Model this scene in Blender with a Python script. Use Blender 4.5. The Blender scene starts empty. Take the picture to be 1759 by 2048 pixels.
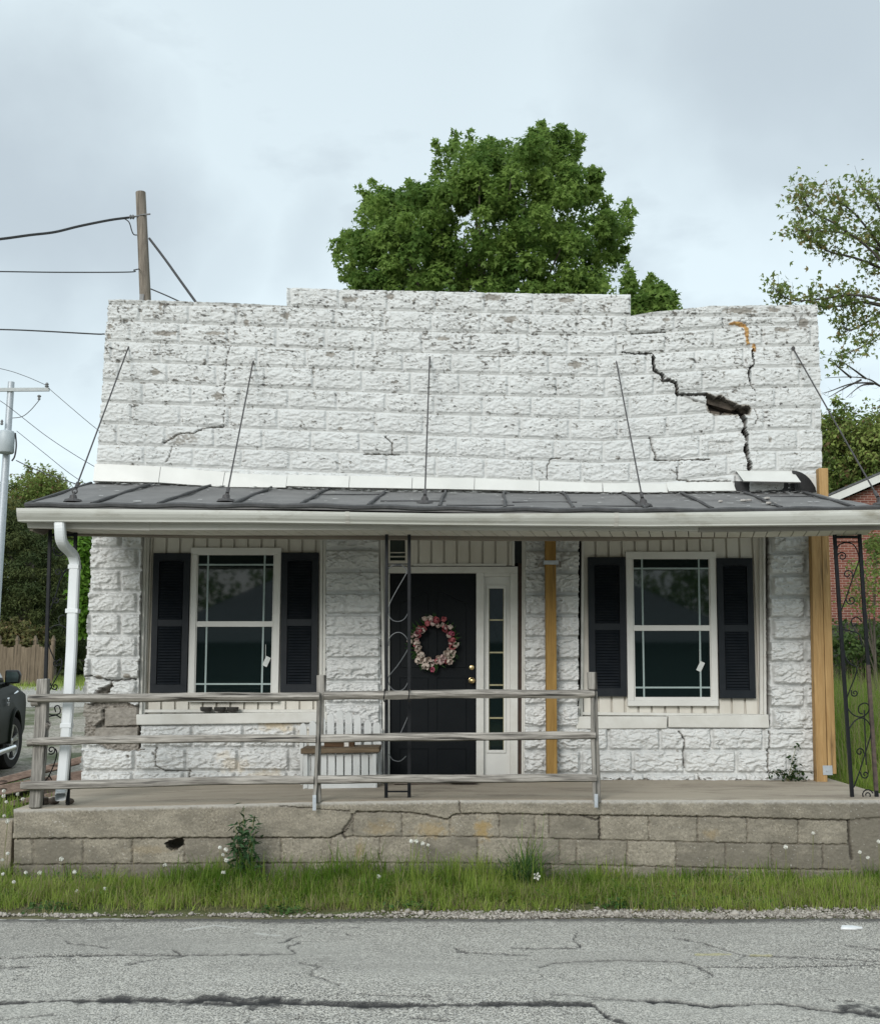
import bpy, math, random
import numpy as np
from mathutils import Vector, Matrix
rnd = random.Random(7)
RN = np.random.default_rng(11)
R = math.radians
SC = bpy.context.scene
COL = SC.collection

# ---------------------------------------------------------------- camera
F_PX, W_PX, H_PX = 2300.0, 1759.0, 2048.0
CAM_Z, PITCH = 1.70, math.atan(326.0 / 2300.0)
cd = bpy.data.cameras.new('camera'); cam = bpy.data.objects.new('camera', cd); COL.objects.link(cam)
cd.sensor_width = 36.0; cd.lens = 36.0 * F_PX / H_PX; cd.clip_end = 3000; cd.clip_start = 0.05
cam.location = (0, 0, CAM_Z); cam.rotation_euler = (math.pi / 2 + PITCH, 0, 0)
SC.camera = cam

# ---------------------------------------------------------------- world, sun, exposure
SUN_EL, SUN_AZ = R(25), R(202)          # azimuth clockwise from +Y (the view direction)
wd = bpy.data.worlds.new('World'); SC.world = wd; wd.use_nodes = True
wt = wd.node_tree; wt.nodes.clear()
def wn(t, **k):
    n = wt.nodes.new(t)
    for a, b in k.items(): setattr(n, a, b)
    return n
wout = wn('ShaderNodeOutputWorld'); wbg = wn('ShaderNodeBackground'); wbg.inputs['Strength'].default_value = 0.10
sky = wn('ShaderNodeTexSky', sky_type='NISHITA', sun_disc=False, sun_elevation=SUN_EL, sun_rotation=SUN_AZ)
tc = wn('ShaderNodeTexCoord')
nz = wn('ShaderNodeTexNoise'); nz.inputs['Scale'].default_value = 4.2; nz.inputs['Detail'].default_value = 7; nz.inputs['Roughness'].default_value = 0.55
mp = wn('ShaderNodeMapping'); mp.inputs['Scale'].default_value = (1, 1, 2.2); mp.inputs['Location'].default_value = (3.1, 0.4, 0.2)
wt.links.new(tc.outputs['Generated'], mp.inputs['Vector']); wt.links.new(mp.outputs[0], nz.inputs['Vector'])
def wmath(op, a, b=None, c=None):
    n = wn('ShaderNodeMath', operation=op)
    for i, v in enumerate((a, b, c)):
        if v is None: continue
        if isinstance(v, (int, float)): n.inputs[i].default_value = v
        else: wt.links.new(v, n.inputs[i])
    return n.outputs[0]
# grey cloud banks, each at its own bearing in the sky
nz2 = wn('ShaderNodeTexNoise'); nz2.inputs['Scale'].default_value = 5.0; nz2.inputs['Detail'].default_value = 6
wt.links.new(tc.outputs['Generated'], nz2.inputs['Vector'])
mixv = wn('ShaderNodeVectorMath', operation='MULTIPLY_ADD'); wt.links.new(nz2.outputs['Color'], mixv.inputs[0])
mixv.inputs[1].default_value = (0.26, 0.26, 0.26); wt.links.new(tc.outputs['Generated'], mixv.inputs[2])
bank = None
def dirpx(px, py):
    c, s = math.cos(PITCH), math.sin(PITCH)
    u = (px - W_PX / 2) / F_PX; v = -(py - H_PX / 2) / F_PX
    return Vector((u, c - s * v, s + c * v)).normalized()
for px, py, rad, amt in ((1650, 60, 0.17, 0.95), (60, 440, 0.13, 1.0), (620, 430, 0.065, 0.6), (1560, 350, 0.07, 0.75), (360, 480, 0.08, 0.55), (900, -700, 0.5, 0.5), (1750, 260, 0.07, 0.5), (20, 30, 0.1, 0.25)):
    d = dirpx(px, py) + Vector((0.13, 0.13, 0.13))
    vd = wn('ShaderNodeVectorMath', operation='DISTANCE'); wt.links.new(mixv.outputs[0], vd.inputs[0]); vd.inputs[1].default_value = d
    m = wn('ShaderNodeMapRange', interpolation_type='SMOOTHSTEP'); wt.links.new(vd.outputs['Value'], m.inputs['Value'])
    m.inputs['From Min'].default_value = rad * 1.75; m.inputs['From Max'].default_value = rad * 0.15
    m.inputs['To Max'].default_value = amt
    bank = m.outputs[0] if bank is None else wmath('MAXIMUM', bank, m.outputs[0])
nzr = wn('ShaderNodeMapRange'); wt.links.new(nz.outputs['Fac'], nzr.inputs['Value'])
nzr.inputs['From Min'].default_value = 0.44; nzr.inputs['From Max'].default_value = 0.70; nzr.inputs['To Max'].default_value = 0.8
bank = wmath('MAXIMUM', bank, nzr.outputs[0])
cm = wn('ShaderNodeMix', data_type='RGBA'); wt.links.new(bank, cm.inputs[0])
cm.inputs[6].default_value = (6.0, 6.9, 7.2, 1); cm.inputs[7].default_value = (3.75, 4.3, 4.65, 1)
# overcast brightens towards the zenith
sx = wn('ShaderNodeSeparateXYZ'); wt.links.new(tc.outputs['Generated'], sx.inputs[0])
zr = wn('ShaderNodeMapRange', interpolation_type='SMOOTHSTEP'); wt.links.new(sx.outputs['Z'], zr.inputs['Value'])
zr.inputs['From Min'].default_value = 0.5; zr.inputs['From Max'].default_value = 0.95; zr.inputs['To Min'].default_value = 1.0; zr.inputs['To Max'].default_value = 1.45
vs = wn('ShaderNodeVectorMath', operation='SCALE'); wt.links.new(cm.outputs[2], vs.inputs[0]); wt.links.new(zr.outputs[0], vs.inputs['Scale'])
fm = wn('ShaderNodeMix', data_type='RGBA'); fm.inputs[0].default_value = 0.9
wt.links.new(sky.outputs[0], fm.inputs[6]); wt.links.new(vs.outputs[0], fm.inputs[7])
wt.links.new(fm.outputs[2], wbg.inputs['Color']); wt.links.new(wbg.outputs[0], wout.inputs['Surface'])

sl = bpy.data.lights.new('sun', 'SUN'); sun = bpy.data.objects.new('sun', sl); COL.objects.link(sun)
sl.energy = 1.5; sl.angle = R(24); sl.color = (1.0, 0.975, 0.94)
sd = Vector((math.sin(SUN_AZ) * math.cos(SUN_EL), math.cos(SUN_AZ) * math.cos(SUN_EL), math.sin(SUN_EL)))
sun.rotation_euler = sd.to_track_quat('Z', 'Y').to_euler()
vs_ = SC.view_settings; vs_.view_transform = 'Standard'; vs_.look = 'None'; vs_.gamma = 1.0; vs_.exposure = 0.62

# ---------------------------------------------------------------- pixel <-> world
CP, SP = math.cos(PITCH), math.sin(PITCH)
def P(px, py, Y):
    u = (px - W_PX / 2) / F_PX; v = -(py - H_PX / 2) / F_PX
    k = Y / (CP - SP * v)
    return Vector((u * k, Y, CAM_Z + (SP + CP * v) * k))
def Pn(px, py, Y):
    u = (px - W_PX / 2) / F_PX; v = -(py - H_PX / 2) / F_PX
    k = Y / (CP - SP * v)
    return u * k, Y + 0 * k, CAM_Z + (SP + CP * v) * k
def Pz(px, py, z):
    u = (px - W_PX / 2) / F_PX; v = -(py - H_PX / 2) / F_PX
    k = (z - CAM_Z) / (SP + CP * v)
    return Vector((u * k, (CP - SP * v) * k, z))
def proj(x, y, z):
    dz = z - CAM_Z
    w = y * CP + dz * SP
    return W_PX / 2 + F_PX * x / w, H_PX / 2 - F_PX * (-y * SP + dz * CP) / w

# ---------------------------------------------------------------- numpy noise
def _h(ix, iy, s):
    n = (ix.astype(np.int64) * 374761393 + iy.astype(np.int64) * 668265263 + s * 982451653) & 0x7fffffff
    n = ((n ^ (n >> 13)) * 1274126177) & 0x7fffffff
    n = ((n ^ (n >> 15)) * 2246822519) & 0x7fffffff
    return ((n ^ (n >> 16)) & 0xffffff) / float(0xffffff)
def perlin(x, y, s=0):
    ix = np.floor(x); iy = np.floor(y); fx = x - ix; fy = y - iy
    ux = fx * fx * fx * (fx * (fx * 6 - 15) + 10); uy = fy * fy * fy * (fy * (fy * 6 - 15) + 10)
    def g(dx, dy):
        a = _h(ix + dx, iy + dy, s) * 2 * math.pi
        return np.cos(a) * (fx - dx) + np.sin(a) * (fy - dy)
    a = g(0, 0); b = g(1, 0); c = g(0, 1); d = g(1, 1)
    return (a + ux * (b - a)) * (1 - uy) + (c + ux * (d - c)) * uy
def fbm(x, y, o=4, s=0, gain=0.5):
    t = 0; a = 1.0; n = 0
    for i in range(o):
        t = t + a * perlin(x * 2 ** i + 17.3 * i, y * 2 ** i + 9.1 * i, s + i * 31); n += a; a *= gain
    return t / n * 1.6
def ridged(x, y, o=4, s=0, gain=0.5):
    t = 0; a = 1.0; n = 0
    for i in range(o):
        t = t + a * (1 - np.abs(perlin(x * 2 ** i + 7.7 * i, y * 2 ** i, s + i * 57)) * 1.8); n += a; a *= gain
    return t / n
def ss(a, b, x):
    t = np.clip((x - a) / (b - a), 0, 1); return t * t * (3 - 2 * t)
def inpoly(px, py, poly):
    r = np.zeros(np.shape(px), bool); n = len(poly); j = n - 1
    for i in range(n):
        xi, yi = poly[i]; xj, yj = poly[j]
        c = ((yi > py) != (yj > py)) & (px < (xj - xi) * (py - yi) / ((yj - yi) + 1e-9) + xi)
        r ^= c; j = i
    return r
def dline(px, py, pts):
    d = np.full(np.shape(px), 1e9)
    for (x0, y0), (x1, y1) in zip(pts, pts[1:]):
        vx, vy = x1 - x0, y1 - y0; L = vx * vx + vy * vy + 1e-9
        t = np.clip(((px - x0) * vx + (py - y0) * vy) / L, 0, 1)
        d = np.minimum(d, np.hypot(px - x0 - t * vx, py - y0 - t * vy))
    return d

# ---------------------------------------------------------------- objects
def tag(o, label=None, cat=None, group=None, kind=None):
    if label: o['label'] = label
    if cat: o['category'] = cat
    if group: o['group'] = group
    if kind: o['kind'] = kind
    return o
OFF = {}
def thing(name, loc, label, cat, group=None):
    o = bpy.data.objects.new(name, None); COL.objects.link(o); o.location = loc
    o.empty_display_size = 0.1; OFF[o.name] = Vector(loc)
    return tag(o, label, cat, group)
def link(name, me, mat, parent=None, smooth=False):
    o = bpy.data.objects.new(name, me); COL.objects.link(o)
    if mat:
        for m in (mat if isinstance(mat, (list, tuple)) else [mat]): me.materials.append(m)
    if smooth: me.polygons.foreach_set('use_smooth', np.ones(len(me.polygons), bool))
    if parent is not None:
        o.parent = parent; OFF[o.name] = OFF[parent.name]
    else: OFF[o.name] = Vector((0, 0, 0))
    return o
def npmesh(name, V, Fq, mat, parent=None, smooth=False, attrs=None, origin=None):
    """V (n,3) world coords, Fq (m,k) faces of equal size"""
    me = bpy.data.meshes.new(name)
    off = np.array(OFF[parent.name]) if parent is not None else (np.array(origin) if origin is not None else np.zeros(3))
    V = (np.asarray(V, float) - off).astype(np.float32); Fq = np.asarray(Fq, np.int32)
    m, k = Fq.shape
    me.vertices.add(len(V)); me.vertices.foreach_set('co', V.ravel())
    me.loops.add(m * k); me.loops.foreach_set('vertex_index', Fq.ravel())
    me.polygons.add(m); me.polygons.foreach_set('loop_start', np.arange(0, m * k, k, dtype=np.int32))
    for nm, arr in (attrs or {}).items():
        a = me.attributes.new(nm, 'FLOAT_COLOR', 'POINT')
        c = np.zeros((len(V), 4), np.float32); c[:, :arr.shape[1]] = arr; a.data.foreach_set('color', c.ravel())
    me.update(calc_edges=True); me.validate()
    o = link(name, me, mat, parent, smooth)
    if parent is None and origin is not None: o.location = origin; OFF[o.name] = Vector(origin)
    return o
class MB:
    def __init__(s): s.v = []; s.f = []; s.m = []; s.mi = 0
    def add(s, vs, fs):
        b = len(s.v); s.v += [tuple(v) for v in vs]; s.f += [tuple(i + b for i in f) for f in fs]; s.m += [s.mi] * len(fs)
    def box(s, x0, x1, y0, y1, z0, z1):
        s.add([(x0, y0, z0), (x1, y0, z0), (x1, y1, z0), (x0, y1, z0), (x0, y0, z1), (x1, y0, z1), (x1, y1, z1), (x0, y1, z1)],
              [(0, 3, 2, 1), (4, 5, 6, 7), (0, 1, 5, 4), (1, 2, 6, 5), (2, 3, 7, 6), (3, 0, 4, 7)])
    def prism(s, pts, d):
        n = len(pts); d = Vector(d); a = [Vector(p) for p in pts]
        s.add(a + [p + d for p in a], [tuple(range(n)), tuple(range(2 * n - 1, n - 1, -1))] + [(i, i + n, (i + 1) % n + n, (i + 1) % n) for i in range(n)])
    def pp(s, px, Y, depth):                      # photo-pixel polygon standing at distance Y, `depth` thick
        s.prism([P(x, y, Y) for x, y in px], (0, depth, 0))
    def pr(s, x0, y0, x1, y1, Y, depth): s.pp([(x0, y0), (x1, y0), (x1, y1), (x0, y1)], Y, depth)
    def tube(s, pts, r, n=8, cap=True):
        pts = [Vector(p) for p in pts]; k = len(pts); rs = r if isinstance(r, (list, tuple)) else [r] * k
        vs = []; up = None
        for i, p in enumerate(pts):
            t = (pts[min(i + 1, k - 1)] - pts[max(i - 1, 0)])
            t = t.normalized() if t.length > 1e-9 else Vector((0, 0, 1))
            if up is None: up = t.orthogonal().normalized()
            else:
                up = up - t * up.dot(t); up = up.normalized() if up.length > 1e-6 else t.orthogonal().normalized()
            b = t.cross(up)
            for j in range(n):
                a = 2 * math.pi * j / n; vs.append(p + (up * math.cos(a) + b * math.sin(a)) * rs[i])
        fs = [(i * n + j, i * n + (j + 1) % n, (i + 1) * n + (j + 1) % n, (i + 1) * n + j) for i in range(k - 1) for j in range(n)]
        if cap: fs += [tuple(range(n - 1, -1, -1)), tuple(range((k - 1) * n, k * n))]
        s.add(vs, fs)
    def bar(s, p, q, w, h, up=(0, 1, 0)):
        p, q = Vector(p), Vector(q); t = (q - p).normalized(); a = t.cross(Vector(up)).normalized() * (w / 2); b = a.cross(t).normalized() * (h / 2)
        vs = [p - a - b, p + a - b, p + a + b, p - a + b, q - a - b, q + a - b, q + a + b, q - a + b]
        s.add(vs, [(0, 3, 2, 1), (4, 5, 6, 7), (0, 1, 5, 4), (1, 2, 6, 5), (2, 3, 7, 6), (3, 0, 4, 7)])
    def lathe(s, prof, c, n=16, ax='Z', ring=False):
        c = Vector(c); vs = []
        for r, z in prof:
            for j in range(n):
                a = 2 * math.pi * j / n; p = (r * math.cos(a), r * math.sin(a), z)
                if ax == 'Y': p = (p[0], p[2], p[1])
                if ax == 'X': p = (p[2], p[0], p[1])
                vs.append(c + Vector(p))
        k = len(prof)
        fs = [(i * n + j, i * n + (j + 1) % n, (i + 1) * n + (j + 1) % n, (i + 1) * n + j) for i in range(k - 1) for j in range(n)]
        if ring: fs += [((k - 1) * n + j, (k - 1) * n + (j + 1) % n, (j + 1) % n, j) for j in range(n)]
        else: fs += [tuple(range(n - 1, -1, -1)), tuple(range((k - 1) * n, k * n))]
        s.add(vs, fs)
    def build(s, name, mat, parent=None, smooth=False, bevel=0, origin=None, seg=2):
        me = bpy.data.meshes.new(name)
        off = OFF[parent.name] if parent is not None else Vector(origin or (0, 0, 0))
        me.from_pydata([Vector(v) - off for v in s.v], [], s.f); me.validate()
        import bmesh
        bm = bmesh.new(); bm.from_mesh(me); bmesh.ops.recalc_face_normals(bm, faces=bm.faces); bm.to_mesh(me); bm.free()
        o = link(name, me, mat, parent, smooth)
        if len(me.polygons) == len(s.m): me.polygons.foreach_set('material_index', s.m)
        if parent is None and origin is not None: o.location = origin; OFF[o.name] = Vector(origin)
        if bevel:
            b = o.modifiers.new('bevel', 'BEVEL'); b.width = bevel; b.segments = seg; b.limit_method = 'ANGLE'; b.angle_limit = R(40)
        if smooth:
            try:
                bm = bmesh.new(); bm.from_mesh(me)
                for e in bm.edges:
                    if len(e.link_faces) == 2 and e.calc_face_angle(0) > R(50): e.smooth = False
                bm.to_mesh(me); bm.free()
            except Exception: pass
        return o

# ---------------------------------------------------------------- materials
MATS = {}
class NT:
    def __init__(s, name):
        s.m = bpy.data.materials.new(name); s.m.use_nodes = True; s.t = s.m.node_tree; s.t.nodes.clear()
        s.out = s.t.nodes.new('ShaderNodeOutputMaterial'); s.b = s.t.nodes.new('ShaderNodeBsdfPrincipled')
        s.t.links.new(s.b.outputs[0], s.out.inputs[0]); s.tc = s.t.nodes.new('ShaderNodeTexCoord')
    def n(s, t, **k):
        n = s.t.nodes.new(t)
        for a, b in k.items(): setattr(n, a, b)
        return n
    def set(s, inp, v):
        if hasattr(v, 'is_output') or isinstance(v, bpy.types.NodeSocket): s.t.links.new(v, inp)
        elif isinstance(v, (tuple, list)) and len(v) == 3 and inp.type == 'RGBA': inp.default_value = (*v, 1)
        else: inp.default_value = v
    def vec(s, scale=(1, 1, 1), src='Object'):
        m = s.n('ShaderNodeMapping'); m.inputs['Scale'].default_value = scale; s.t.links.new(s.tc.outputs[src], m.inputs[0]); return m.outputs[0]
    def noise(s, scale, detail=4, rough=0.55, sc=(1, 1, 1), dist=0):
        n = s.n('ShaderNodeTexNoise'); s.t.links.new(s.vec(sc), n.inputs['Vector'])
        n.inputs['Scale'].default_value = scale; n.inputs['Detail'].default_value = detail; n.inputs['Roughness'].default_value = rough; n.inputs['Distortion'].default_value = dist
        return n.outputs['Fac']
    def rng(s, v, a, b, c=0.0, d=1.0, smooth=False):
        n = s.n('ShaderNodeMapRange'); 
        if smooth: n.interpolation_type = 'SMOOTHSTEP'
        s.t.links.new(v, n.inputs[0])
        for i, x in zip((1, 2, 3, 4), (a, b, c, d)): n.inputs[i].default_value = x
        return n.outputs[0]
    def mix(s, f, a, b, blend='MIX'):
        n = s.n('ShaderNodeMix', data_type='RGBA', blend_type=blend)
        s.set(n.inputs[0], f); s.set(n.inputs[6], a); s.set(n.inputs[7], b); return n.outputs[2]
    def math(s, op, a, b=0.0):
        n = s.n('ShaderNodeMath', operation=op); s.set(n.inputs[0], a); s.set(n.inputs[1], b); return n.outputs[0]
    def attr(s, name):
        a = s.n('ShaderNodeAttribute', attribute_name=name); x = s.n('ShaderNodeSeparateColor'); s.t.links.new(a.outputs['Color'], x.inputs[0])
        return x.outputs[0], x.outputs[1], x.outputs[2], a.outputs['Alpha']
    def bump(s, h, strength=0.3, dist=0.01, prev=None):
        n = s.n('ShaderNodeBump'); n.inputs['Strength'].default_value = strength; n.inputs['Distance'].default_value = dist
        s.t.links.new(h, n.inputs['Height'])
        if prev is not None: s.t.links.new(prev, n.inputs['Normal'])
        return n.outputs[0]
    def done(s, col, rough=0.7, spec=None, metal=None, normal=None):
        s.set(s.b.inputs['Base Color'], col); s.set(s.b.inputs['Roughness'], rough)
        if spec is not None: s.b.inputs['Specular IOR Level'].default_value = spec
        if metal is not None: s.b.inputs['Metallic'].default_value = metal
        if normal is not None: s.t.links.new(normal, s.b.inputs['Normal'])
        return s.m
def simple(name, a, b, scale=6, rough=0.6, bumps=0.15, bscale=60, dist=0.004, sc=(1, 1, 1), lo=0.35, hi=0.65, dirt=None, spec=None, metal=None, dirtr=(0.58, 0.72), dscale=3.5):
    if name in MATS: return MATS[name]
    t = NT(name)
    c = t.mix(t.rng(t.noise(scale, 5, 0.6, sc), lo, hi), a, b)
    if dirt is not None:
        c = t.mix(t.rng(t.noise(dscale, 8, 0.68, sc), dirtr[0], dirtr[1]), c, dirt)
    n = t.bump(t.noise(bscale, 4, 0.6, sc), bumps, dist) if bumps else None
    MATS[name] = t.done(c, rough, spec, metal, n); return MATS[name]

def lowior(m, v=1.2):
    for n in m.node_tree.nodes:
        if n.type == 'BSDF_PRINCIPLED': n.inputs['IOR'].default_value = v
    return m
def wood(name, light, dark, grain_axis='z', rough=0.8, scale=1.0, crack=0.5, contrast=(0.40, 0.60), knots=False):
    t = NT(name)
    sc = {'z': (1, 1, 0.05), 'x': (0.05, 1, 1), 'y': (1, 0.05, 1)}[grain_axis]
    g = t.noise(70 * scale, 6, 0.7, sc, 0.3); g2 = t.noise(16 * scale, 4, 0.6, sc, 0.5); blot = t.noise(3.0, 4, 0.6)
    c = t.mix(t.rng(g, contrast[0], contrast[1]), dark, light)
    c = t.mix(t.rng(g2, 0.4, 0.65, 0, 0.6), c, tuple(x * 0.62 for x in dark))
    c = t.mix(t.rng(blot, 0.4, 0.7, 0, 0.35), c, tuple(x * 0.75 for x in light))
    fine = t.rng(t.noise(34 * scale, 3, 0.5, sc, 0.2), 0.60, 0.68)
    c = t.mix(t.math('MULTIPLY', fine, crack), c, (0.02, 0.018, 0.016))
    if knots:
        vo = t.n('ShaderNodeTexVoronoi'); vo.inputs['Scale'].default_value = 1.0; t.t.links.new(t.vec((9, 9, 2.6)), vo.inputs['Vector']); kd = vo.outputs['Distance']
        c = t.mix(t.rng(kd, 0.30, 0.12, 0, 0.5), c, tuple(x * 0.6 for x in dark)); c = t.mix(t.rng(kd, 0.125, 0.08), c, (0.07, 0.03, 0.012))
    n = t.bump(g, 0.5, 0.004); n = t.bump(fine, -0.6 * crack, 0.006, n)
    return t.done(c, rough, 0.25, None, n)

M = {}
# white painted rock-faced block: mask channels = grime in flaked spots, bare concrete, yellow foam, rusty stain
t = NT('painted_block'); wr, ba, fo, st = t.attr('mask')
c = t.mix(t.rng(t.noise(2.2, 6, 0.6), 0.35, 0.7), (0.595, 0.60, 0.59), (0.525, 0.53, 0.52))
c = t.mix(t.rng(t.noise(26, 5, 0.7), 0.55, 0.75, 0, 0.45), c, (0.50, 0.50, 0.49))
c = t.mix(st, c, (0.50, 0.38, 0.2))
flake = t.mix(t.rng(t.noise(30, 3), 0.4, 0.6), (0.085, 0.083, 0.078), (0.24, 0.225, 0.20))
c = t.mix(wr, c, flake)
conc = t.mix(t.rng(t.noise(14, 6, 0.7), 0.35, 0.7), (0.30, 0.275, 0.24), (0.17, 0.155, 0.135))
c = t.mix(ba, c, conc)
c = t.mix(fo, c, t.mix(t.rng(t.noise(25, 3), 0.4, 0.6), (0.46, 0.27, 0.09), (0.24, 0.12, 0.04)))
nrm = t.bump(t.noise(110, 5, 0.7), 0.35, 0.006)
M['block'] = t.done(c, 0.62, 0.35, None, nrm)
M['white'] = simple('white_trim', (0.60, 0.595, 0.56), (0.52, 0.51, 0.47), 5, 0.5, 0.1, 90, 0.002, dirt=(0.42, 0.39, 0.33), dirtr=(0.6, 0.85))
M['vinyl'] = simple('white_vinyl', (0.62, 0.615, 0.585), (0.57, 0.565, 0.535), 3, 0.4, 0.04, 60, 0.001, dirt=(0.5, 0.48, 0.43), dirtr=(0.68, 0.95))
M['siding'] = simple('siding_paint', (0.60, 0.575, 0.515), (0.52, 0.49, 0.43), 4, 0.6, 0.2, 80, 0.002, sc=(1, 1, 0.3), dirt=(0.36, 0.31, 0.24), dirtr=(0.62, 0.9))
M['gutter'] = simple('gutter_enamel', (0.56, 0.56, 0.52), (0.44, 0.44, 0.40), 3, 0.38, 0.05, 40, 0.002, sc=(0.3, 1, 1), dirt=(0.27, 0.25, 0.20), dirtr=(0.53, 0.74), dscale=5)
M['fascia'] = simple('fascia_board', (0.52, 0.51, 0.47), (0.42, 0.40, 0.36), 3, 0.6, 0.15, 50, 0.003, sc=(0.3, 1, 1), dirt=(0.20, 0.17, 0.13), dirtr=(0.56, 0.8))
M['fascia_old'] = simple('fascia_weathered', (0.30, 0.28, 0.25), (0.20, 0.185, 0.165), 8, 0.8, 0.3, 60, 0.004, sc=(0.15, 1, 1), dirt=(0.1, 0.085, 0.07))
M['beam'] = simple('porch_beam', (0.24, 0.21, 0.17), (0.15, 0.125, 0.10), 9, 0.85, 0.3, 60, 0.004, sc=(0.15, 1, 1))
M['down'] = simple('downspout_enamel', (0.66, 0.68, 0.69), (0.60, 0.62, 0.63), 3, 0.35, 0.03, 40, 0.001, dirt=(0.45, 0.42, 0.35), dirtr=(0.66, 0.9))
M['shutter'] = simple('shutter_vinyl', (0.009, 0.012, 0.016), (0.014, 0.017, 0.021), 8, 0.45, 0.05, 80, 0.001, spec=0.22)
M['door'] = simple('door_paint', (0.0035, 0.005, 0.0065), (0.005, 0.0065, 0.008), 5, 0.42, 0.04, 80, 0.001, spec=0.14)
t = NT('window_glass'); M['glass'] = t.done((0.006, 0.012, 0.012), 0.03, 0.6)
t = NT('dark_interior'); M['dark'] = t.done((0.012, 0.012, 0.012), 0.9, 0.1)
M['grille'] = simple('window_grille', (0.30, 0.37, 0.36), (0.26, 0.33, 0.32), 5, 0.5, 0)
M['brass_bar'] = simple('brass_caming', (0.36, 0.33, 0.2), (0.28, 0.25, 0.14), 20, 0.35, 0)
M['brass'] = simple('aged_brass', (0.75, 0.58, 0.30), (0.6, 0.45, 0.22), 30, 0.28, 0, metal=1.0)
# porch roof
t = NT('painted_roof_metal')
c = t.mix(t.rng(t.noise(2.5, 6, 0.65), 0.35, 0.7), (0.185, 0.18, 0.176), (0.125, 0.122, 0.121))
c = t.mix(t.rng(t.noise(9, 6, 0.7), 0.6, 0.75, 0, 0.6), c, (0.24, 0.23, 0.22))
c = t.mix(t.rng(t.noise(45, 3, 0.6, (0.4, 1, 1)), 0.75, 0.78), c, (0.4, 0.4, 0.38))
M['roof'] = t.done(c, 0.75, 0.2, None, t.bump(t.noise(4, 4, 0.6), 0.4, 0.03))
M['roof_seam'] = simple('roof_seam', (0.075, 0.074, 0.075), (0.045, 0.045, 0.046), 12, 0.8, 0.3, 40, 0.006)
M['rubber'] = simple('bent_rubber_flap', (0.03, 0.03, 0.031), (0.02, 0.02, 0.021), 12, 0.6, 0.3, 30, 0.006)
M['iron'] = simple('black_iron', (0.006, 0.007, 0.009), (0.011, 0.012, 0.014), 20, 0.5, 0.2, 90, 0.001, spec=0.2, dirt=(0.05, 0.032, 0.022), dirtr=(0.66, 0.8))
M['iron_rust'] = simple('rusty_iron', (0.10, 0.07, 0.055), (0.045, 0.032, 0.027), 30, 0.8, 0.4, 90, 0.002)
M['iron_thin'] = simple('grey_wire_iron', (0.10, 0.105, 0.11), (0.07, 0.075, 0.08), 20, 0.5, 0)
M['rod'] = simple('steel_rod', (0.06, 0.055, 0.055), (0.035, 0.032, 0.032), 40, 0.6, 0.2, 90, 0.001)
M['galv'] = simple('galvanised', (0.46, 0.49, 0.52), (0.36, 0.39, 0.42), 14, 0.45, 0.05, 60, 0.001, metal=0.3)
M['post_wood'] = wood('treated_lumber', (0.46, 0.295, 0.13), (0.31, 0.18, 0.07), 'z', 0.7, 0.8, 0.5, (0.36, 0.62), True)
M['post_old'] = wood('yellowed_lumber', (0.33, 0.20, 0.06), (0.22, 0.125, 0.032), 'z', 0.75, 0.8, 0.4, (0.36, 0.62), True)
M['rail'] = wood('weathered_rail', (0.42, 0.39, 0.35), (0.125, 0.112, 0.098), 'x', 0.9, 0.8, 0.9)
M['railpost'] = wood('weathered_post', (0.40, 0.375, 0.34), (0.14, 0.13, 0.115), 'z', 0.9, 0.8, 0.9)
M['pole_wood'] = wood('utility_pole_wood', (0.30, 0.26, 0.215), (0.17, 0.145, 0.12), 'z', 0.9, 0.4, 0.7)
M['bench'] = simple('bench_paint', (0.58, 0.59, 0.58), (0.50, 0.51, 0.50), 8, 0.6, 0.2, 60, 0.002, sc=(1, 1, 0.3), dirt=(0.3, 0.27, 0.22), dirtr=(0.64, 0.85))
M['seat'] = wood('bench_seat_wood', (0.20, 0.15, 0.10), (0.09, 0.065, 0.04), 'x', 0.85, 0.8, 0.6)
M['brownbox'] = wood('brown_box_wood', (0.10, 0.058, 0.03), (0.05, 0.028, 0.015), 'x', 0.8, 0.8, 0.5)
M['planks'] = wood('faded_planks', (0.40, 0.30, 0.25), (0.22, 0.16, 0.13), 'x', 0.9, 0.6, 0.8)
M['picket'] = wood('fence_pickets', (0.235, 0.185, 0.13), (0.12, 0.092, 0.064), 'z', 0.9, 0.5, 0.6)
M['darkfence'] = wood('dark_fence_boards', (0.075, 0.07, 0.06), (0.035, 0.033, 0.03), 'z', 0.9, 0.5, 0.6)
# concrete with mask: dark joint / crack, block tone, moss-ochre stain, pale aggregate
def concrete(name, a, b, use=True):
    t = NT(name)
    c = t.mix(t.rng(t.noise(3.0, 7, 0.65), 0.35, 0.68), a, b)
    c = t.mix(t.rng(t.noise(55, 4, 0.7), 0.46, 0.66, 0, 0.55), c, tuple(x * 1.55 for x in a))
    c = t.mix(t.rng(t.noise(80, 3, 0.7), 0.57, 0.66, 0, 0.7), c, tuple(x * 0.42 for x in b))
    if use:
        jt, tone, och, agg = t.attr('mask')
        c = t.mix(t.math('MULTIPLY', tone, 0.8), c, tuple(x * 0.5 for x in a))
        c = t.mix(och, c, (0.30, 0.21, 0.09))
        c = t.mix(agg, c, (0.55, 0.53, 0.5))
        c = t.mix(t.math('MULTIPLY', jt, 0.75), c, (0.05, 0.043, 0.036))
    n = t.bump(t.noise(120, 5, 0.75), 0.55, 0.006); n = t.bump(t.noise(18, 4, 0.6), 0.25, 0.01, n)
    return t.done(c, 0.9, 0.2, None, n)
M['cmu'] = concrete('porch_block', (0.285, 0.255, 0.205), (0.195, 0.172, 0.135))
M['conc'] = concrete('plain_concrete', (0.27, 0.235, 0.185), (0.19, 0.165, 0.13), False)
t = NT('porch_floor')
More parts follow.
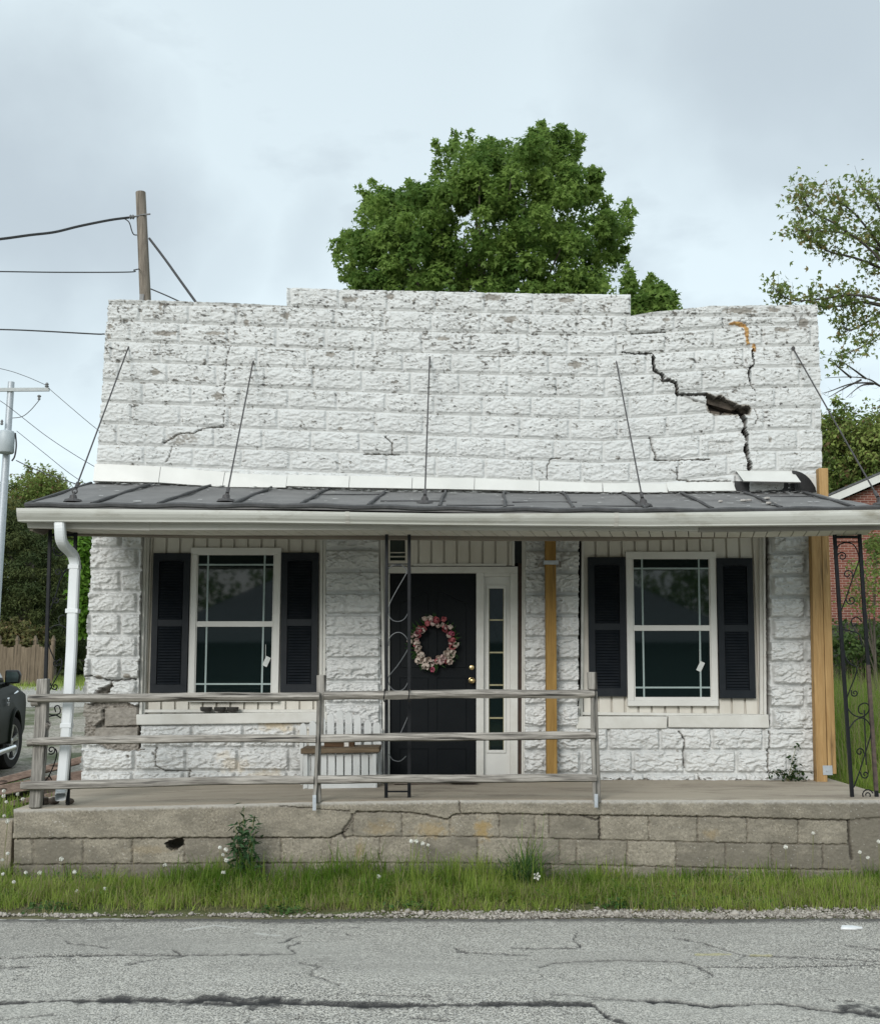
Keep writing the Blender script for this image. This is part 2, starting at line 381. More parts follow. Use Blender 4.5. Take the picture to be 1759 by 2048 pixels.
c = t.mix(t.rng(t.noise(1.6, 6, 0.6, (0.4, 1.4, 1)), 0.35, 0.68), (0.42, 0.365, 0.29), (0.31, 0.265, 0.21))
c = t.mix(t.rng(t.noise(2.4, 8, 0.72, (0.6, 1.6, 1)), 0.50, 0.66, 0, 0.65), c, (0.17, 0.14, 0.11)); c = t.mix(t.rng(t.noise(14, 5, 0.7), 0.62, 0.72, 0, 0.5), c, (0.12, 0.10, 0.08))
c = t.mix(t.rng(t.noise(90, 3, 0.7), 0.55, 0.7, 0, 0.4), c, (0.5, 0.46, 0.4))
M['floor'] = t.done(c, 0.85, 0.2, None, t.bump(t.noise(70, 5, 0.7), 0.3, 0.004))
# road
t = NT('old_asphalt'); ck, tar, pal, yel = t.attr('mask')
vo = t.n('ShaderNodeTexVoronoi'); vo.inputs['Scale'].default_value = 150; t.t.links.new(t.vec(), vo.inputs['Vector'])
sp = t.n('ShaderNodeSeparateColor'); t.t.links.new(vo.outputs['Color'], sp.inputs[0])
c = t.mix(t.rng(sp.outputs[0], 0.15, 0.95), (0.11, 0.105, 0.096), (0.62, 0.585, 0.52))
c = t.mix(t.rng(sp.outputs[1], 0.80, 0.90, 0, 0.8), c, (0.055, 0.054, 0.054))
c = t.mix(t.rng(sp.outputs[2], 0.90, 0.96, 0, 0.7), c, (0.62, 0.60, 0.57))
c = t.mix(t.rng(t.noise(0.9, 6, 0.6, (0.6, 1, 1)), 0.38, 0.66, 0, 0.55), c, (0.38, 0.365, 0.33))
c = t.mix(t.rng(t.noise(7, 6, 0.65, (0.5, 1, 1)), 0.55, 0.8, 0, 0.5), c, (0.135, 0.128, 0.115))
c = t.mix(t.rng(t.noise(0.55, 5, 0.6, (0.35, 1.6, 1)), 0.50, 0.62, 0, 0.45), c, (0.25, 0.237, 0.215)); c = t.mix(t.rng(t.noise(1.7, 7, 0.7), 0.60, 0.70, 0, 0.5), c, (0.15, 0.142, 0.13))
c = t.mix(pal, c, (0.5, 0.49, 0.46)); c = t.mix(yel, c, (0.48, 0.42, 0.12))
c = t.mix(tar, c, t.mix(t.rng(sp.outputs[1], 0.3, 0.9), (0.018, 0.017, 0.018), (0.085, 0.082, 0.08)))
c = t.mix(ck, c, (0.035, 0.034, 0.034))
n = t.bump(vo.outputs['Distance'], -0.5, 0.006)
M['asphalt'] = t.done(c, 0.9, 0.1, None, n)
# soil, gravel, yard
t = NT('yard_soil')
c = t.mix(t.rng(t.noise(0.7, 7, 0.65), 0.38, 0.64), (0.11, 0.14, 0.045), (0.15, 0.125, 0.08))
c = t.mix(t.rng(t.noise(20, 5, 0.7), 0.4, 0.7, 0, 0.6), c, (0.032, 0.05, 0.014))
yy_ = t.n('ShaderNodeSeparateXYZ'); t.t.links.new(t.tc.outputs['Object'], yy_.inputs[0])
bare_ = t.math('MULTIPLY', t.rng(t.math('ADD', yy_.outputs[1], t.math('MULTIPLY', t.noise(2.5, 5), 0.35)), 8.75, 8.42), t.rng(yy_.outputs[1], 7.6, 7.8))
c = t.mix(bare_, c, t.mix(t.noise(60, 4), (0.10, 0.078, 0.055), (0.22, 0.185, 0.145)))
M['soil'] = t.done(c, 0.95, 0.1, None, t.bump(t.noise(25, 6, 0.7), 0.6, 0.03))
t = NT('gravel_bed')
vo = t.n('ShaderNodeTexVoronoi'); vo.inputs['Scale'].default_value = 28; t.t.links.new(t.vec(), vo.inputs['Vector'])
sp = t.n('ShaderNodeSeparateColor'); t.t.links.new(vo.outputs['Color'], sp.inputs[0])
c = t.mix(sp.outputs[0], (0.16, 0.145, 0.12), (0.40, 0.37, 0.32))
c = t.mix(t.rng(t.noise(0.8, 5), 0.45, 0.62, 0, 0.8), c, (0.06, 0.08, 0.025))
M['gravel'] = t.done(c, 0.9, 0.15, None, t.bump(vo.outputs['Distance'], -0.8, 0.02))
t = NT('loose_stone'); a = t.attr('mask')[0]
c = t.mix(a, (0.10, 0.085, 0.068), (0.42, 0.385, 0.34))
M['stone'] = t.done(c, 0.85, 0.2, None, t.bump(t.noise(60, 3), 0.4, 0.004))
def leafmat(name, a, b, trans=0.35, rough=0.45, dry=None):
    t = NT(name); x, y, z, w = t.attr('mask')
    c = t.mix(x, a, b)
    if dry is not None: c = t.mix(t.rng(y, 0.72, 0.95), c, dry)
    d = t.n('ShaderNodeBsdfTranslucent'); t.t.links.new(c, d.inputs['Color'])
    m = t.n('ShaderNodeMixShader'); m.inputs[0].default_value = trans
    t.set(t.b.inputs['Base Color'], c); t.b.inputs['Roughness'].default_value = rough; t.b.inputs['Specular IOR Level'].default_value = 0.12
    t.t.links.new(t.b.outputs[0], m.inputs[1]); t.t.links.new(d.outputs[0], m.inputs[2]); t.t.links.new(m.outputs[0], t.out.inputs[0])
    return t.m
M['maple'] = leafmat('maple_leaves', (0.10, 0.18, 0.04), (0.24, 0.35, 0.085), 0.55)
M['pale'] = leafmat('pale_leaves', (0.12, 0.18, 0.045), (0.25, 0.31, 0.09), 0.5, dry=(0.16, 0.09, 0.05))
M['sparse'] = leafmat('young_leaves', (0.13, 0.19, 0.05), (0.30, 0.37, 0.13), 0.55, dry=(0.30, 0.24, 0.10))
M['cedar'] = leafmat('cedar_needles', (0.042, 0.064, 0.024), (0.105, 0.125, 0.045), 0.3, 0.6)
M['bright'] = leafmat('bright_leaves', (0.075, 0.17, 0.02), (0.17, 0.31, 0.045), 0.5)
M['dusty'] = leafmat('dusty_shrub_leaves', (0.075, 0.085, 0.025), (0.16, 0.155, 0.06), 0.35, dry=(0.2, 0.14, 0.07))
M['grass'] = leafmat('grass_blades', (0.105, 0.200, 0.024), (0.37, 0.46, 0.105), 0.55, 0.5, dry=(0.34, 0.30, 0.16))
M['weed'] = leafmat('weed_leaves', (0.035, 0.085, 0.022), (0.075, 0.145, 0.04), 0.3, 0.5)
M['vineleaf'] = leafmat('dark_vine_leaves', (0.012, 0.028, 0.008), (0.028, 0.055, 0.016), 0.2, 0.4)
M['bark'] = simple('bark', (0.14, 0.115, 0.09), (0.065, 0.055, 0.045), 12, 0.95, 0.8, 20, 0.03, sc=(1, 1, 0.25))
M['twig'] = simple('twig_bark', (0.10, 0.085, 0.075), (0.06, 0.05, 0.045), 12, 0.9, 0.2, 40, 0.004)
M['stem'] = simple('green_stem', (0.12, 0.15, 0.05), (0.2, 0.17, 0.09), 12, 0.7, 0)
M['fluff'] = simple('seed_fluff', (0.72, 0.72, 0.68), (0.55, 0.54, 0.48), 40, 0.9, 0)
# ================================================================ TERRAIN
YW, YF = 11.2, 9.6                    # wall face, porch front face
EDGE = float(Pz(880, 1839, 0.0).y)                           # asphalt edge
def G(x, y):
    x = np.asarray(x, float); y = np.asarray(y, float)
    z = 0.05 * ss(8.3, 9.6, y)
    ml = ss(-3.45, -3.75, x) * ss(9.7, 10.1, y)
    zl = 0.45 - 0.16 * ss(11.5, 16, y) + 0.037 * np.clip(y - 18.5, 0, 30)
    mr = ss(3.62, 3.9, x) * ss(9.75, 10.6, y)
    zr = 0.60 + 0.03 * np.clip(y - 14, 0, 40)
    mid = ss(19, 24, y)
    zc = 0.45 + 0.03 * np.clip(y - 20, 0, 30)
    m = (1 - ml) * (1 - mr)
    return z * m + zl * ml + zr * mr + (zc - z) * mid * m
def Gf(x, y): return float(G(x, y))

gx = np.concatenate([np.linspace(-400, -30, 24), np.linspace(-28, -8, 30), np.linspace(-7.6, 7.6, 120), np.linspace(8, 28, 30), np.linspace(30, 400, 24)])
gy = np.concatenate([np.linspace(-200, -22, 16), np.linspace(-20, 7, 28), np.linspace(7.3, 14, 90), np.linspace(14.5, 60, 90), np.linspace(63, 700, 24)])
GX, GY = np.meshgrid(gx, gy)
GZ = G(GX, GY) + np.where((GY > 8.1), 0.012 * fbm(GX * 2, GY * 2, 3, 5), 0) - 0.004 - 0.04 * ss(EDGE - .02, EDGE - .1, GY)
hole = (GY > 11.4) & (GY < 20) & (np.abs(GX) < 3.3)
GZ = np.where(hole, 0.0, GZ)
ni, nj = GX.shape
idx = np.arange(ni * nj).reshape(ni, nj)
Q = np.stack([idx[:-1, :-1], idx[:-1, 1:], idx[1:, 1:], idx[1:, :-1]], -1).reshape(-1, 4)
o = npmesh('ground', np.stack([GX, GY, GZ], -1).reshape(-1, 3), Q, M['soil'], None, True); tag(o, kind='structure')

# ---- road in front: fine sheet where it is seen close, plain sheets either side
def gridmesh(name, xs, ys, zf, mat, maskf=None, parent=None):
    X, Y = np.meshgrid(xs, ys); a, b = X.shape; i = np.arange(a * b).reshape(a, b)
    q = np.stack([i[:-1, :-1], i[:-1, 1:], i[1:, 1:], i[1:, :-1]], -1).reshape(-1, 4)
    Z, mk = zf(X, Y)
    return np.stack([X, Y, Z], -1).reshape(-1, 3), q, mk.reshape(-1, 4)
RX = 3.3
cracks = [([(0, 2008), (120, 2003), (330, 2002), (420, 2008), (480, 2012), (530, 2003), (640, 2010), (760, 2012), (900, 2012), (1150, 2012), (1180, 2010), (1215, 2035), (1250, 2050)], 2.9, 1.0),
 ([(380, 2005), (440, 1998), (500, 2008), (560, 2000)], 5, 1.0), ([(150, 2004), (260, 2000)], 3.4, .9), ([(1010, 2010), (1120, 2012)], 3.6, .9), ([(860, 2012), (1100, 2008), (1190, 2014)], 3, .9),
 ([(1180, 1998), (1350, 2004), (1420, 2014), (1560, 2008), (1640, 2020), (1759, 2030)], 2.6, 1.0), ([(1690, 2020), (1759, 2035)], 7, .8),
 ([(0, 1918), (150, 1912), (330, 1911), (500, 1910), (590, 1908)], 1.6, .9), ([(350, 1902), (365, 1912)], 2, .9), ([(250, 1930), (330, 1918), (380, 1911)], 1.2, .8),
 ([(560, 1886), (600, 1872)], 1.4, .8), ([(590, 1908), (575, 1895), (600, 1886)], 1.5, .8), ([(600, 1928), (640, 1935), (620, 1950), (680, 1972)], 1.5, .8),
 ([(130, 1880), (140, 1888), (215, 1896)], 1.2, .8), ([(0, 1938), (60, 1936)], 2, .7),
 ([(915, 1905), (1060, 1911)], 1.2, .9), ([(910, 1898), (935, 1908)], 1.6, .8), ([(1020, 1897), (1160, 1897), (1145, 1880), (1155, 1866)], 1.3, .9),
 ([(1080, 1935), (1110, 1926), (1230, 1922), (1360, 1926), (1400, 1937), (1530, 1935), (1759, 1930)], 1.3, .9), ([(1395, 1937), (1425, 1952), (1415, 1960)], 1.6, .8),
 ([(1345, 1878), (1400, 1886), (1490, 1912), (1470, 1923)], 1.1, .8), ([(1490, 1912), (1620, 1916), (1759, 1924)], 1.2, .8), ([(1690, 1892), (1759, 1902)], 1.2, .8),
 ([(700, 1988), (860, 1994)], 1.2, .6), ([(1100, 1990), (1260, 2000)], 1.2, .6), ([(820, 2035), (900, 2044)], 2.0, .6), ([(0, 2040), (110, 2030)], 1.6, .6)]
def roadz(X, Y):
    px, py = proj(X, Y, 0.0)
    jx = px + 7 * fbm(X * 9, Y * 9, 3, 3) + 3 * fbm(X * 40, Y * 30, 2, 8); jy = py + 2.6 * fbm(X * 9 + 50, Y * 9, 3, 4) + 1.2 * fbm(X * 40, Y * 30, 2, 9)
    ck = np.zeros_like(X); tar = np.zeros_like(X)
    ed = fbm(X * 14, Y * 14, 3, 21)
    for pts, w, a in cracks:
        w *= 1.08
        d = dline(jx, jy, pts); wm = np.clip(.75 + 1.5 * fbm(X * 1.7, Y * 1.7, 3, 57), .25, 1.7) if w > 2.5 else 1.0; d = d / wm
        ck = np.maximum(ck, a * ss(w * 1.0, w * 0.35, d + ed * w * 0.8))
        tar = np.maximum(tar, (0.85 if w >= 3 else 0.25) * ss(w * 2.6, w * 0.8, d + ed * w * 2.2))
    net = np.abs(fbm(X * 1.5 + .3 * fbm(X * 4, Y * 4, 2, 52), Y * 2.2, 3, 51)); ck = np.maximum(ck, .75 * ss(.009, .003, net) * ss(.0, .22, fbm(X * .9, Y * 1.3, 2, 53))); net = np.abs(fbm(X * 2.6 + 40 + .3 * fbm(X * 5, Y * 5, 2, 55), Y * 3.6, 3, 54)); ck = np.maximum(ck, .6 * ss(.010, .003, net) * ss(.05, .25, fbm(X * 1.1 + 9, Y * 1.3, 2, 56)))
    # worn dark asphalt lip along the gravel
    lip = Y - (EDGE + 0.05 * fbm(X * 1.3, X * 0 + 3, 3, 12))
    pal = np.zeros_like(X); pal = 0.85 * ss(-.035, -.02, lip) * ss(300, 180, px + 60 * fbm(X * 6, X * 0, 2, 31)) * (fbm(X * 9, Y * 9, 3, 32) > -.15)
    tar = np.maximum(tar, (1 - pal) * 0.75 * ss(-0.17, -0.04, lip + 0.05 * ed + 0.05 * fbm(X * .8, X * 0, 2, 15)))
    for pts, w in (([(370, 1860), (430, 1852), (470, 1856)], 1.4), ([(510, 1868), (560, 1873)], 1.2)): pal = np.maximum(pal, 0.65 * ss(w * 1.6, w * .4, dline(px, py, pts) + ed))
    yel = np.zeros_like(X)
    for pts in ([(1390, 1911), (1460, 1910)], [(1500, 1911), (1540, 1912)]): yel = np.maximum(yel, 0.35 * ss(3, .8, dline(px, py, pts) + 2.2 * ed))
    Z = 0.004 - 0.012 * ck + 0.006 * fbm(X * 1.1, Y * 1.1, 3, 2) * ss(EDGE, EDGE - .4, Y) * ss(RX, RX - .4, np.abs(X)) * ss(5.0, 5.4, Y)
    return Z, np.stack([ck, tar, pal, yel], -1)
xs = np.linspace(-RX, RX, 800); ys = np.linspace(5.0, EDGE, 300)
V, q, mk = gridmesh('r', xs, ys, roadz, None)
V2 = V.copy(); sel = V[:, 1] > EDGE - 0.0001
V2[sel, 1] += 0.05 * fbm(V[sel, 0] * 1.3, V[sel, 0] * 0 + 3, 3, 12) + 0.018 * fbm(V[sel, 0] * 8, V[sel, 0] * 0, 2, 13)
Vs, Fs, Ms = [V2], [q], [mk]; nb = len(V2)
for x0, x1, y0, y1 in ((-150, -RX, -5, EDGE), (RX, 150, -5, EDGE), (-RX, RX, -5, 5.0)):
    Vs.append(np.array([(x0, y0, .004), (x1, y0, .004), (x1, y1, .004), (x0, y1, .004)])); Fs.append(np.array([[nb, nb + 1, nb + 2, nb + 3]])); Ms.append(np.zeros((4, 4))); nb += 4
o = npmesh('road', np.concatenate(Vs), np.concatenate(Fs), M['asphalt'], None, True, {'mask': np.concatenate(Ms)}); tag(o, kind='structure')
# white edge line remnant at the far left of the asphalt edge
# ---- side street and gravel apron behind, left
def sheet(name, pts, dz, mat, nx=24, ny=24):
    a, b, c, d = [np.array(p[:2], float) for p in pts]
    u, v = np.meshgrid(np.linspace(0, 1, nx), np.linspace(0, 1, ny))
    xy = ((a[None, None] * (1 - u[..., None]) + b * u[..., None]) * (1 - v[..., None]) + (d * (1 - u[..., None]) + c * u[..., None]) * v[..., None])
    z = G(xy[..., 0], xy[..., 1]) + dz
    i = np.arange(nx * ny).reshape(ny, nx); q = np.stack([i[:-1, :-1], i[:-1, 1:], i[1:, 1:], i[1:, :-1]], -1).reshape(-1, 4)
    o = npmesh(name, np.concatenate([xy, z[..., None]], -1).reshape(-1, 3), q, mat, None, True, {'mask': np.zeros((nx * ny, 4))}); tag(o, kind='structure'); return o
sheet('side_street', [(-45, 29.0), (-6.5, 32.5), (-3.0, 47.0), (-45, 38.0)], 0.03, M['asphalt'], 60, 20)
sheet('gravel_drive', [(-12, 14.2), (-4.2, 14.6), (-5.5, 32.6), (-22, 31.0)], 0.022, M['gravel'], 30, 30)

# ================================================================ HEIGHT-FIELD WALLS
def lerpx(tab):
    xs_, ys_ = zip(*tab); return lambda x: np.interp(x, xs_, ys_)
def hf(name, px0, px1, py0, py1, step, Y, maskf, hfn, skirt, mat, parent, top=None):
    """rough wall sheet standing at distance Y: real relief, real openings, edges carried back `skirt` metres"""
    nx = int((px1 - px0) / step) + 1; ny = int((py1 - py0) / (step * .72)) + 1
    X, T = np.meshgrid(np.linspace(px0, px1, nx), np.linspace(0, 1, ny))
    Yp = py0 + (py1 - py0) * T
    if top is not None:                       # first row follows the wall's own top line
        tp = top(X); Yp = tp + (py1 - tp) * T
    H, mk = hfn(X, Yp)
    wx, wy, wz = Pn(X, Yp, np.full_like(X, Y))
    V = np.stack([wx, np.full_like(wx, Y) - H, wz], -1).reshape(-1, 3)
    cx = (X[:-1, :-1] + X[1:, 1:]) / 2; cy = (Yp[:-1, :-1] + Yp[1:, 1:]) / 2
    ok = maskf(cx, cy)
    i = np.arange(nx * ny).reshape(ny, nx)
    q = np.stack([i[:-1, :-1], i[1:, :-1], i[1:, 1:], i[:-1, 1:]], -1)[ok]
    # border edges -> skirts
    e = np.concatenate([np.stack([q[:, k], q[:, (k + 1) % 4]], -1) for k in range(4)])
    key = np.sort(e, 1); key = key[:, 0].astype(np.int64) * (nx * ny) + key[:, 1]
    u, inv, cnt = np.unique(key, return_inverse=True, return_counts=True)
    be = e[cnt[inv] == 1]
    vb = np.unique(be); mp_ = np.full(nx * ny, -1); mp_[vb] = np.arange(len(vb)) + nx * ny; fr_ = mp_ + len(vb)
    Vb = V[vb].copy(); Vb[:, 1] = Y + skirt
    Vall = np.concatenate([V, Vb, V[vb]]); mk = mk.reshape(-1, 4)
    mb = mk[vb].copy()
    if skirt > 0.1: mb[:, 1] = 1.0
    mk = np.concatenate([mk, mb, mk[vb]])
    qs = np.stack([fr_[be[:, 1]], fr_[be[:, 0]], mp_[be[:, 0]], mp_[be[:, 1]]], -1)
    q = np.concatenate([q, qs])
    used = np.unique(q); rm = np.full(len(Vall), -1); rm[used] = np.arange(len(used))
    o = npmesh(name, Vall[used], rm[q], mat, parent, False, {'mask': mk[used]})
    sm = np.ones(len(q), bool); sm[-len(qs):] = False
    if len(o.data.polygons) == len(q): o.data.polygons.foreach_set('use_smooth', sm)
    return o

def blocks(X, Yp, lines, blen, offs, seed):
    L = [ln(X) for ln in lines]
    row = np.zeros(X.shape, int); 
    for l in L: row += (Yp > l)
    n = len(L)
    top = np.choose(np.clip(row - 1, 0, n - 1), L) if n < 32 else None
    bot = np.choose(np.clip(row, 0, n - 1), L)
    top = np.where(row == 0, bot - 43, top); bot = np.where(row == n, top + 43, bot)
    o = np.array(offs)[np.clip(row, 0, len(offs) - 1)]
    bl = np.array(blen)[np.clip(row, 0, len(blen) - 1)] if hasattr(blen, '__len__') else blen
    c = np.floor((X - o) / bl); u = (X - o) - c * bl
    dy = np.minimum(Yp - top, bot - Yp); dx = np.minimum(u, bl - u)
    return row, c, u, Yp - top, dx, dy, _h(c + 100, row + 50, seed), bot - top

def rockface(X, Yp, B, amp=1.0, seed=1, sharp=1.0):
    row, c, u, v, dx, dy, rid, hh = B
    e = np.minimum(dx, dy * 1.0)
    pil = ss(0.6, 5.5, dy + 1.6 * fbm(X / 9, Yp / 9, 2, seed + 5)) * ss(1.0, 5.5, dx + 2.0 * fbm(X / 9, Yp / 9, 2, seed + 8))
    # every block comes from one of three moulds: shared split-face, shifted per block
    ox = np.floor(rid * 3) * 211.0 + (rid * 7.3); 
    U = u / 97.0 * 4.0 + ox; W = v / 41.0 * 2.6 + ox * 1.7
    wx_ = fbm(U * 1.1, W * 1.1, 3, seed + 1) * 0.9; wy_ = fbm(U * 1.1 + 9, W + 4, 3, seed + 2) * 0.7
    r1 = ridged(U * 0.85 + wx_, W * 1.05 + wy_ + U * 0.25, 4, seed + 3, 0.55)
    r2 = fbm(X / 26, Yp / 20, 3, seed + 6)
    r3 = fbm(X / 7, Yp / 5, 3, seed + 7)
    vv = v / np.maximum(hh, 1)
    belly = np.clip(1 - np.abs(vv - 0.45) * 1.7, 0, 1)
    h = pil * (0.010 + 0.038 * np.clip(r1 - 0.25, 0, 1) + 0.010 * belly + 0.010 * r2 + 0.0045 * sharp * r3)
    # beaded mortar joint
    bead = 0.0105 * np.exp(-((dy - .9) / 1.0) ** 2) + 0.004 * np.exp(-((dx - 1.0) / 1.3) ** 2) * (dy > 2)
    groove = 0.013 * np.exp(-((v - 1.0) / 0.9) ** 2) + 0.005 * np.exp(-((u - 1.0) / 0.9) ** 2)
    return (h + bead * .6) * amp - groove, e, r1, r3

# ---- course lines of the parapet (sagging towards the door, lifting at the right end)
XS = (150, 213, 750, 900, 1200, 1330, 1500, 1650)
PL = [(640, 640, 661, 664, 671, 664, 651, 648), (681, 681, 702, 706, 712, 705, 693, 690), (722, 722, 741, 746, 754, 746, 736, 732),
      (762, 762, 784, 789, 795, 787, 777, 773), (804, 804, 823, 829, 838, 831, 818, 815), (846, 846, 865, 872, 881, 874, 860, 858),
      (888, 888, 906, 913, 925, 919, 902, 901), (927, 927, 947, 956, 966, 963, 944, 939)]
lines = [lerpx(list(zip(XS, r))) for r in PL]
cop = lerpx([(150, 606), (570, 613), (750, 620), (1200, 630), (1262, 632), (1700, 632)])
wallTop = lerpx([(150, 599), (230, 600), (350, 603), (450, 606), (573.5, 612), (574, 576.5), (680, 580), (750, 581), (900, 585), (1100, 588), (1259.5, 589), (1260, 632), (1300, 626), (1370, 619), (1420, 613), (1500, 612), (1632, 610), (1700, 610)])
lines_p = [cop] + lines
offs_p = [0, 573 - 97, 213 + 50, 213 + 12, 240, 190, 265 - 97, 235, 290, 210, 250]
leftE = lerpx([(570, 220), (600, 218), (640, 216), (668, 212), (760, 207), (850, 200), (925, 193), (965, 190), (1010, 189)])
rightE = lerpx([(570, 1631), (610, 1632), (700, 1636), (800, 1639), (940, 1642), (1010, 1642)])
mainCrack = [(1244, 705), (1272, 708), (1302, 707), (1306, 714)]
wideCrack = [(1304, 716), (1306, 741), (1323, 751), (1324, 763), (1336, 761), (1350, 768), (1352, 789), (1381, 791), (1411, 790), (1413, 809)]
holePoly = [(1411, 788), (1428, 796), (1439, 792), (1456, 804), (1476, 813), (1493, 813), (1499, 819), (1495, 831), (1476, 830), (1425, 830), (1413, 819)]
downCrack = [(1480, 831), (1488, 847), (1486, 864), (1491, 874), (1491, 884), (1490, 898), (1492, 915), (1496, 925), (1496, 938)]
foam = [[(1466, 647), (1480, 650), (1490, 655), (1491, 668), (1493, 688)], [(1506, 691), (1505, 703)]]
rCrack = [(1503, 700), (1503, 717), (1505, 729), (1495, 741), (1493, 755), (1497, 768)]
thin = [([(1497, 768), (1507, 785)], 1.0), ([(1299, 874), (1302, 891), (1309, 908), (1309, 920), (1336, 922), (1370, 920), (1418, 920)], 1.5), ([(1352, 935), (1353, 959), (1377, 963), (1459, 963)], 1.6),
        ([(462, 693), (455, 710), (453, 734), (450, 768), (447, 782), (450, 809), (447, 853)], .75), ([(447, 853), (423, 855), (406, 857), (389, 867), (361, 867), (344, 877), (327, 886)], 1.5),
        ([(344, 893), (340, 915), (332, 925)], 1.2), ([(770, 874), (784, 887), (784, 908)], 1.3), ([(728, 909), (798, 909)], 1.6), ([(1120, 916), (1101, 918), (1093, 932), (1093, 959)], 1.2),
        ([(1507, 818), (1509, 828), (1512, 838), (1507, 850)], 1.0), ([(550, 690), (551, 700), (600, 706)], .9), ([(1244, 692), (1244, 705)], 1.0), ([(1222, 640), (1222, 656)], 1.3), ([(1260, 668), (1330, 664)], 1.2), ([(960, 713), (1030, 713)], 1.0)]
spots = [((311, 745), 9, 7), ((493, 645), 5, 8), ((572, 632), 11, 7), ((660, 710), 10, 6), ((700, 600), 16, 6), ((1148, 731), 16, 7), ((985, 596), 24, 6), ((1480, 622), 36, 6), ((1020, 640), 16, 7), ((222, 655), 6, 5), ((219, 674), 5, 5), ((322, 616), 4, 10), ((437, 793), 14, 8), ((1537, 881), 4, 6), ((680, 858), 7, 3), ((1330, 640), 8, 4), ((780, 594), 8, 6), ((1130, 602), 20, 5), ((470, 612), 6, 4), ((885, 678), 14, 5), ((1545, 620), 14, 5), ((1605, 648), 10, 12), ((330, 668), 26, 5), ((430, 668), 20, 4), ((1560, 660), 16, 5)]
def parapet_h(X, Yp):
    B = blocks(X, Yp, lines_p, 97.0, offs_p, 3)
    h, e, r1, r3 = rockface(X, Yp, B, 0.66, 1, 2.3)
    # weather-flaked paint: more of it in the upper courses
    hgt = ss(960, 600, Yp)
    f1 = fbm(X / 5.5, Yp / 4.0, 4, 71, 0.6); f2 = fbm(X / 60, Yp / 30, 3, 72)
    f1 = fbm(X / 7.5 + fbm(X / 12, Yp / 12, 2, 78), Yp / 4.6, 4, 71, 0.55); fc = fbm(X / 20, Yp / 13, 2, 77); ff = f1 + 0.30 * f2 + 0.24 * hgt + 0.45 * fc; wear = ss(.50, .55, ff); wear = np.maximum(wear, 0.5 * ss(.36, .49, ff) * (fbm(X / 2.6, Yp / 2.2, 2, 79) > .12))
    # long flake lines following the split face
    fl = np.abs(fbm(X / 22 + 0.5 * fbm(X / 9, Yp / 9, 2, 75), Yp / 12, 4, 74)); 
    wear = np.maximum(wear, ss(0.016, 0.006, fl) * ss(0.05, 0.3, f2 + 0.18 * hgt + 0.25 * fbm(X / 14, Yp / 14, 2, 76)) * 0.9)
    bare = np.zeros_like(X); fo = np.zeros_like(X); st = np.zeros_like(X)
    for (sx_, sy_), rx, ry in spots:
        d = np.hypot((X - sx_) / rx, (Yp - sy_) / ry) + 0.7 * fbm(X / 6, Yp / 6, 3, 81)
        bare = np.maximum(bare, ss(1.0, 0.8, d) * 0.9); h = h - 0.008 * ss(1.05, 0.8, d)
    d = np.hypot((X - 365) / 40, (Yp - 878) / 13) + 0.5 * fbm(X / 9, Yp / 9, 3, 82); bare = np.maximum(bare, 0.75 * ss(1.0, .6, d) * (fbm(X / 6, Yp / 5, 3, 83) > -.12))
    d = np.maximum(np.abs(X - 1440) / 26, np.abs(Yp - 900) / 17); h = h - 0.018 * ss(1.02, 0.96, d); bare = np.maximum(bare, 0.3 * ss(1.0, .9, d) * (fbm(X / 5, Yp / 5, 3, 9) > 0.05))
    jx = X + 2.4 * fbm(X / 7, Yp / 7, 3, 91); jy = Yp + 2.4 * fbm(X / 7 + 40, Yp / 7, 3, 92)
    for pts, w in thin:
        w *= .68
        d = dline(jx, jy, pts); h = h - 0.03 * ss(w * 1.5, w * .6, d); wear = np.maximum(wear, ss(w * 1.5, w * .7, d))
    for pts in foam:
        d = dline(jx, jy, pts) + 2.0 * fbm(X / 5, Yp / 5, 2, 96); w = 3.6; fo = np.maximum(fo, ss(w * 1.2, w * .9, d)); h = h + 0.012 * ss(w * 1.2, w * .4, d)
    d = dline(jx, jy, [(1458, 649), (1480, 647)]); fo = np.maximum(fo, ss(2.4, 1.6, d))
    cxp = np.interp(Yp, (600, 705, 716, 751, 768, 789, 809, 831, 864, 938, 1000), (1500, 1306, 1305, 1322, 1350, 1352, 1412, 1482, 1487, 1496, 1496))
    h = h + 0.024 * (X > cxp) * ss(690, 760, Yp) * ss(1660, 1500, X) * (X < 1700)
    # slabs right of the break lean out, edge of hole is bare
    dh = dline(X, Yp, holePoly + holePoly[:1]); bare = np.maximum(bare, ss(3.0, 1.0, dh))
    h = h + 0.014 * fbm(X / 240, Yp / 160, 2, 95)
    return h, np.stack([wear * (1 - fo), bare * (1 - fo), fo, st], -1)
def parapet_m(x, y):
    jx = x + 2.6 * fbm(x / 6, y / 6, 3, 61); jy = y + 2.4 * fbm(x / 6 + 30, y / 6, 3, 62)
    ok = (x > leftE(y) + 2.0 * fbm(y / 9, y / 9 + 5, 2, 63)) & (x < rightE(y)) 
    ok &= ~((y < 612 + 0.0) & ((x < 574) | (x > 1260)) & (y < wallTop(x) - 0.1))
    ok &= ~(dline(jx, jy, mainCrack) < 1.8); ok &= ~(dline(jx, jy, wideCrack) < 3.4)
    ok &= ~inpoly(jx, jy, holePoly); ok &= ~(dline(jx, jy, downCrack) < (4.2 + 1.6 * np.sin(y * 0.19)))
    ok &= ~(dline(jx, jy, rCrack) < 2.2)
    return ok
STORE_LABEL = 'white painted rock-faced block storefront with stepped parapet and cracked upper wall'
store = thing('storefront_building', (0, YW, 0.63), STORE_LABEL, 'building')
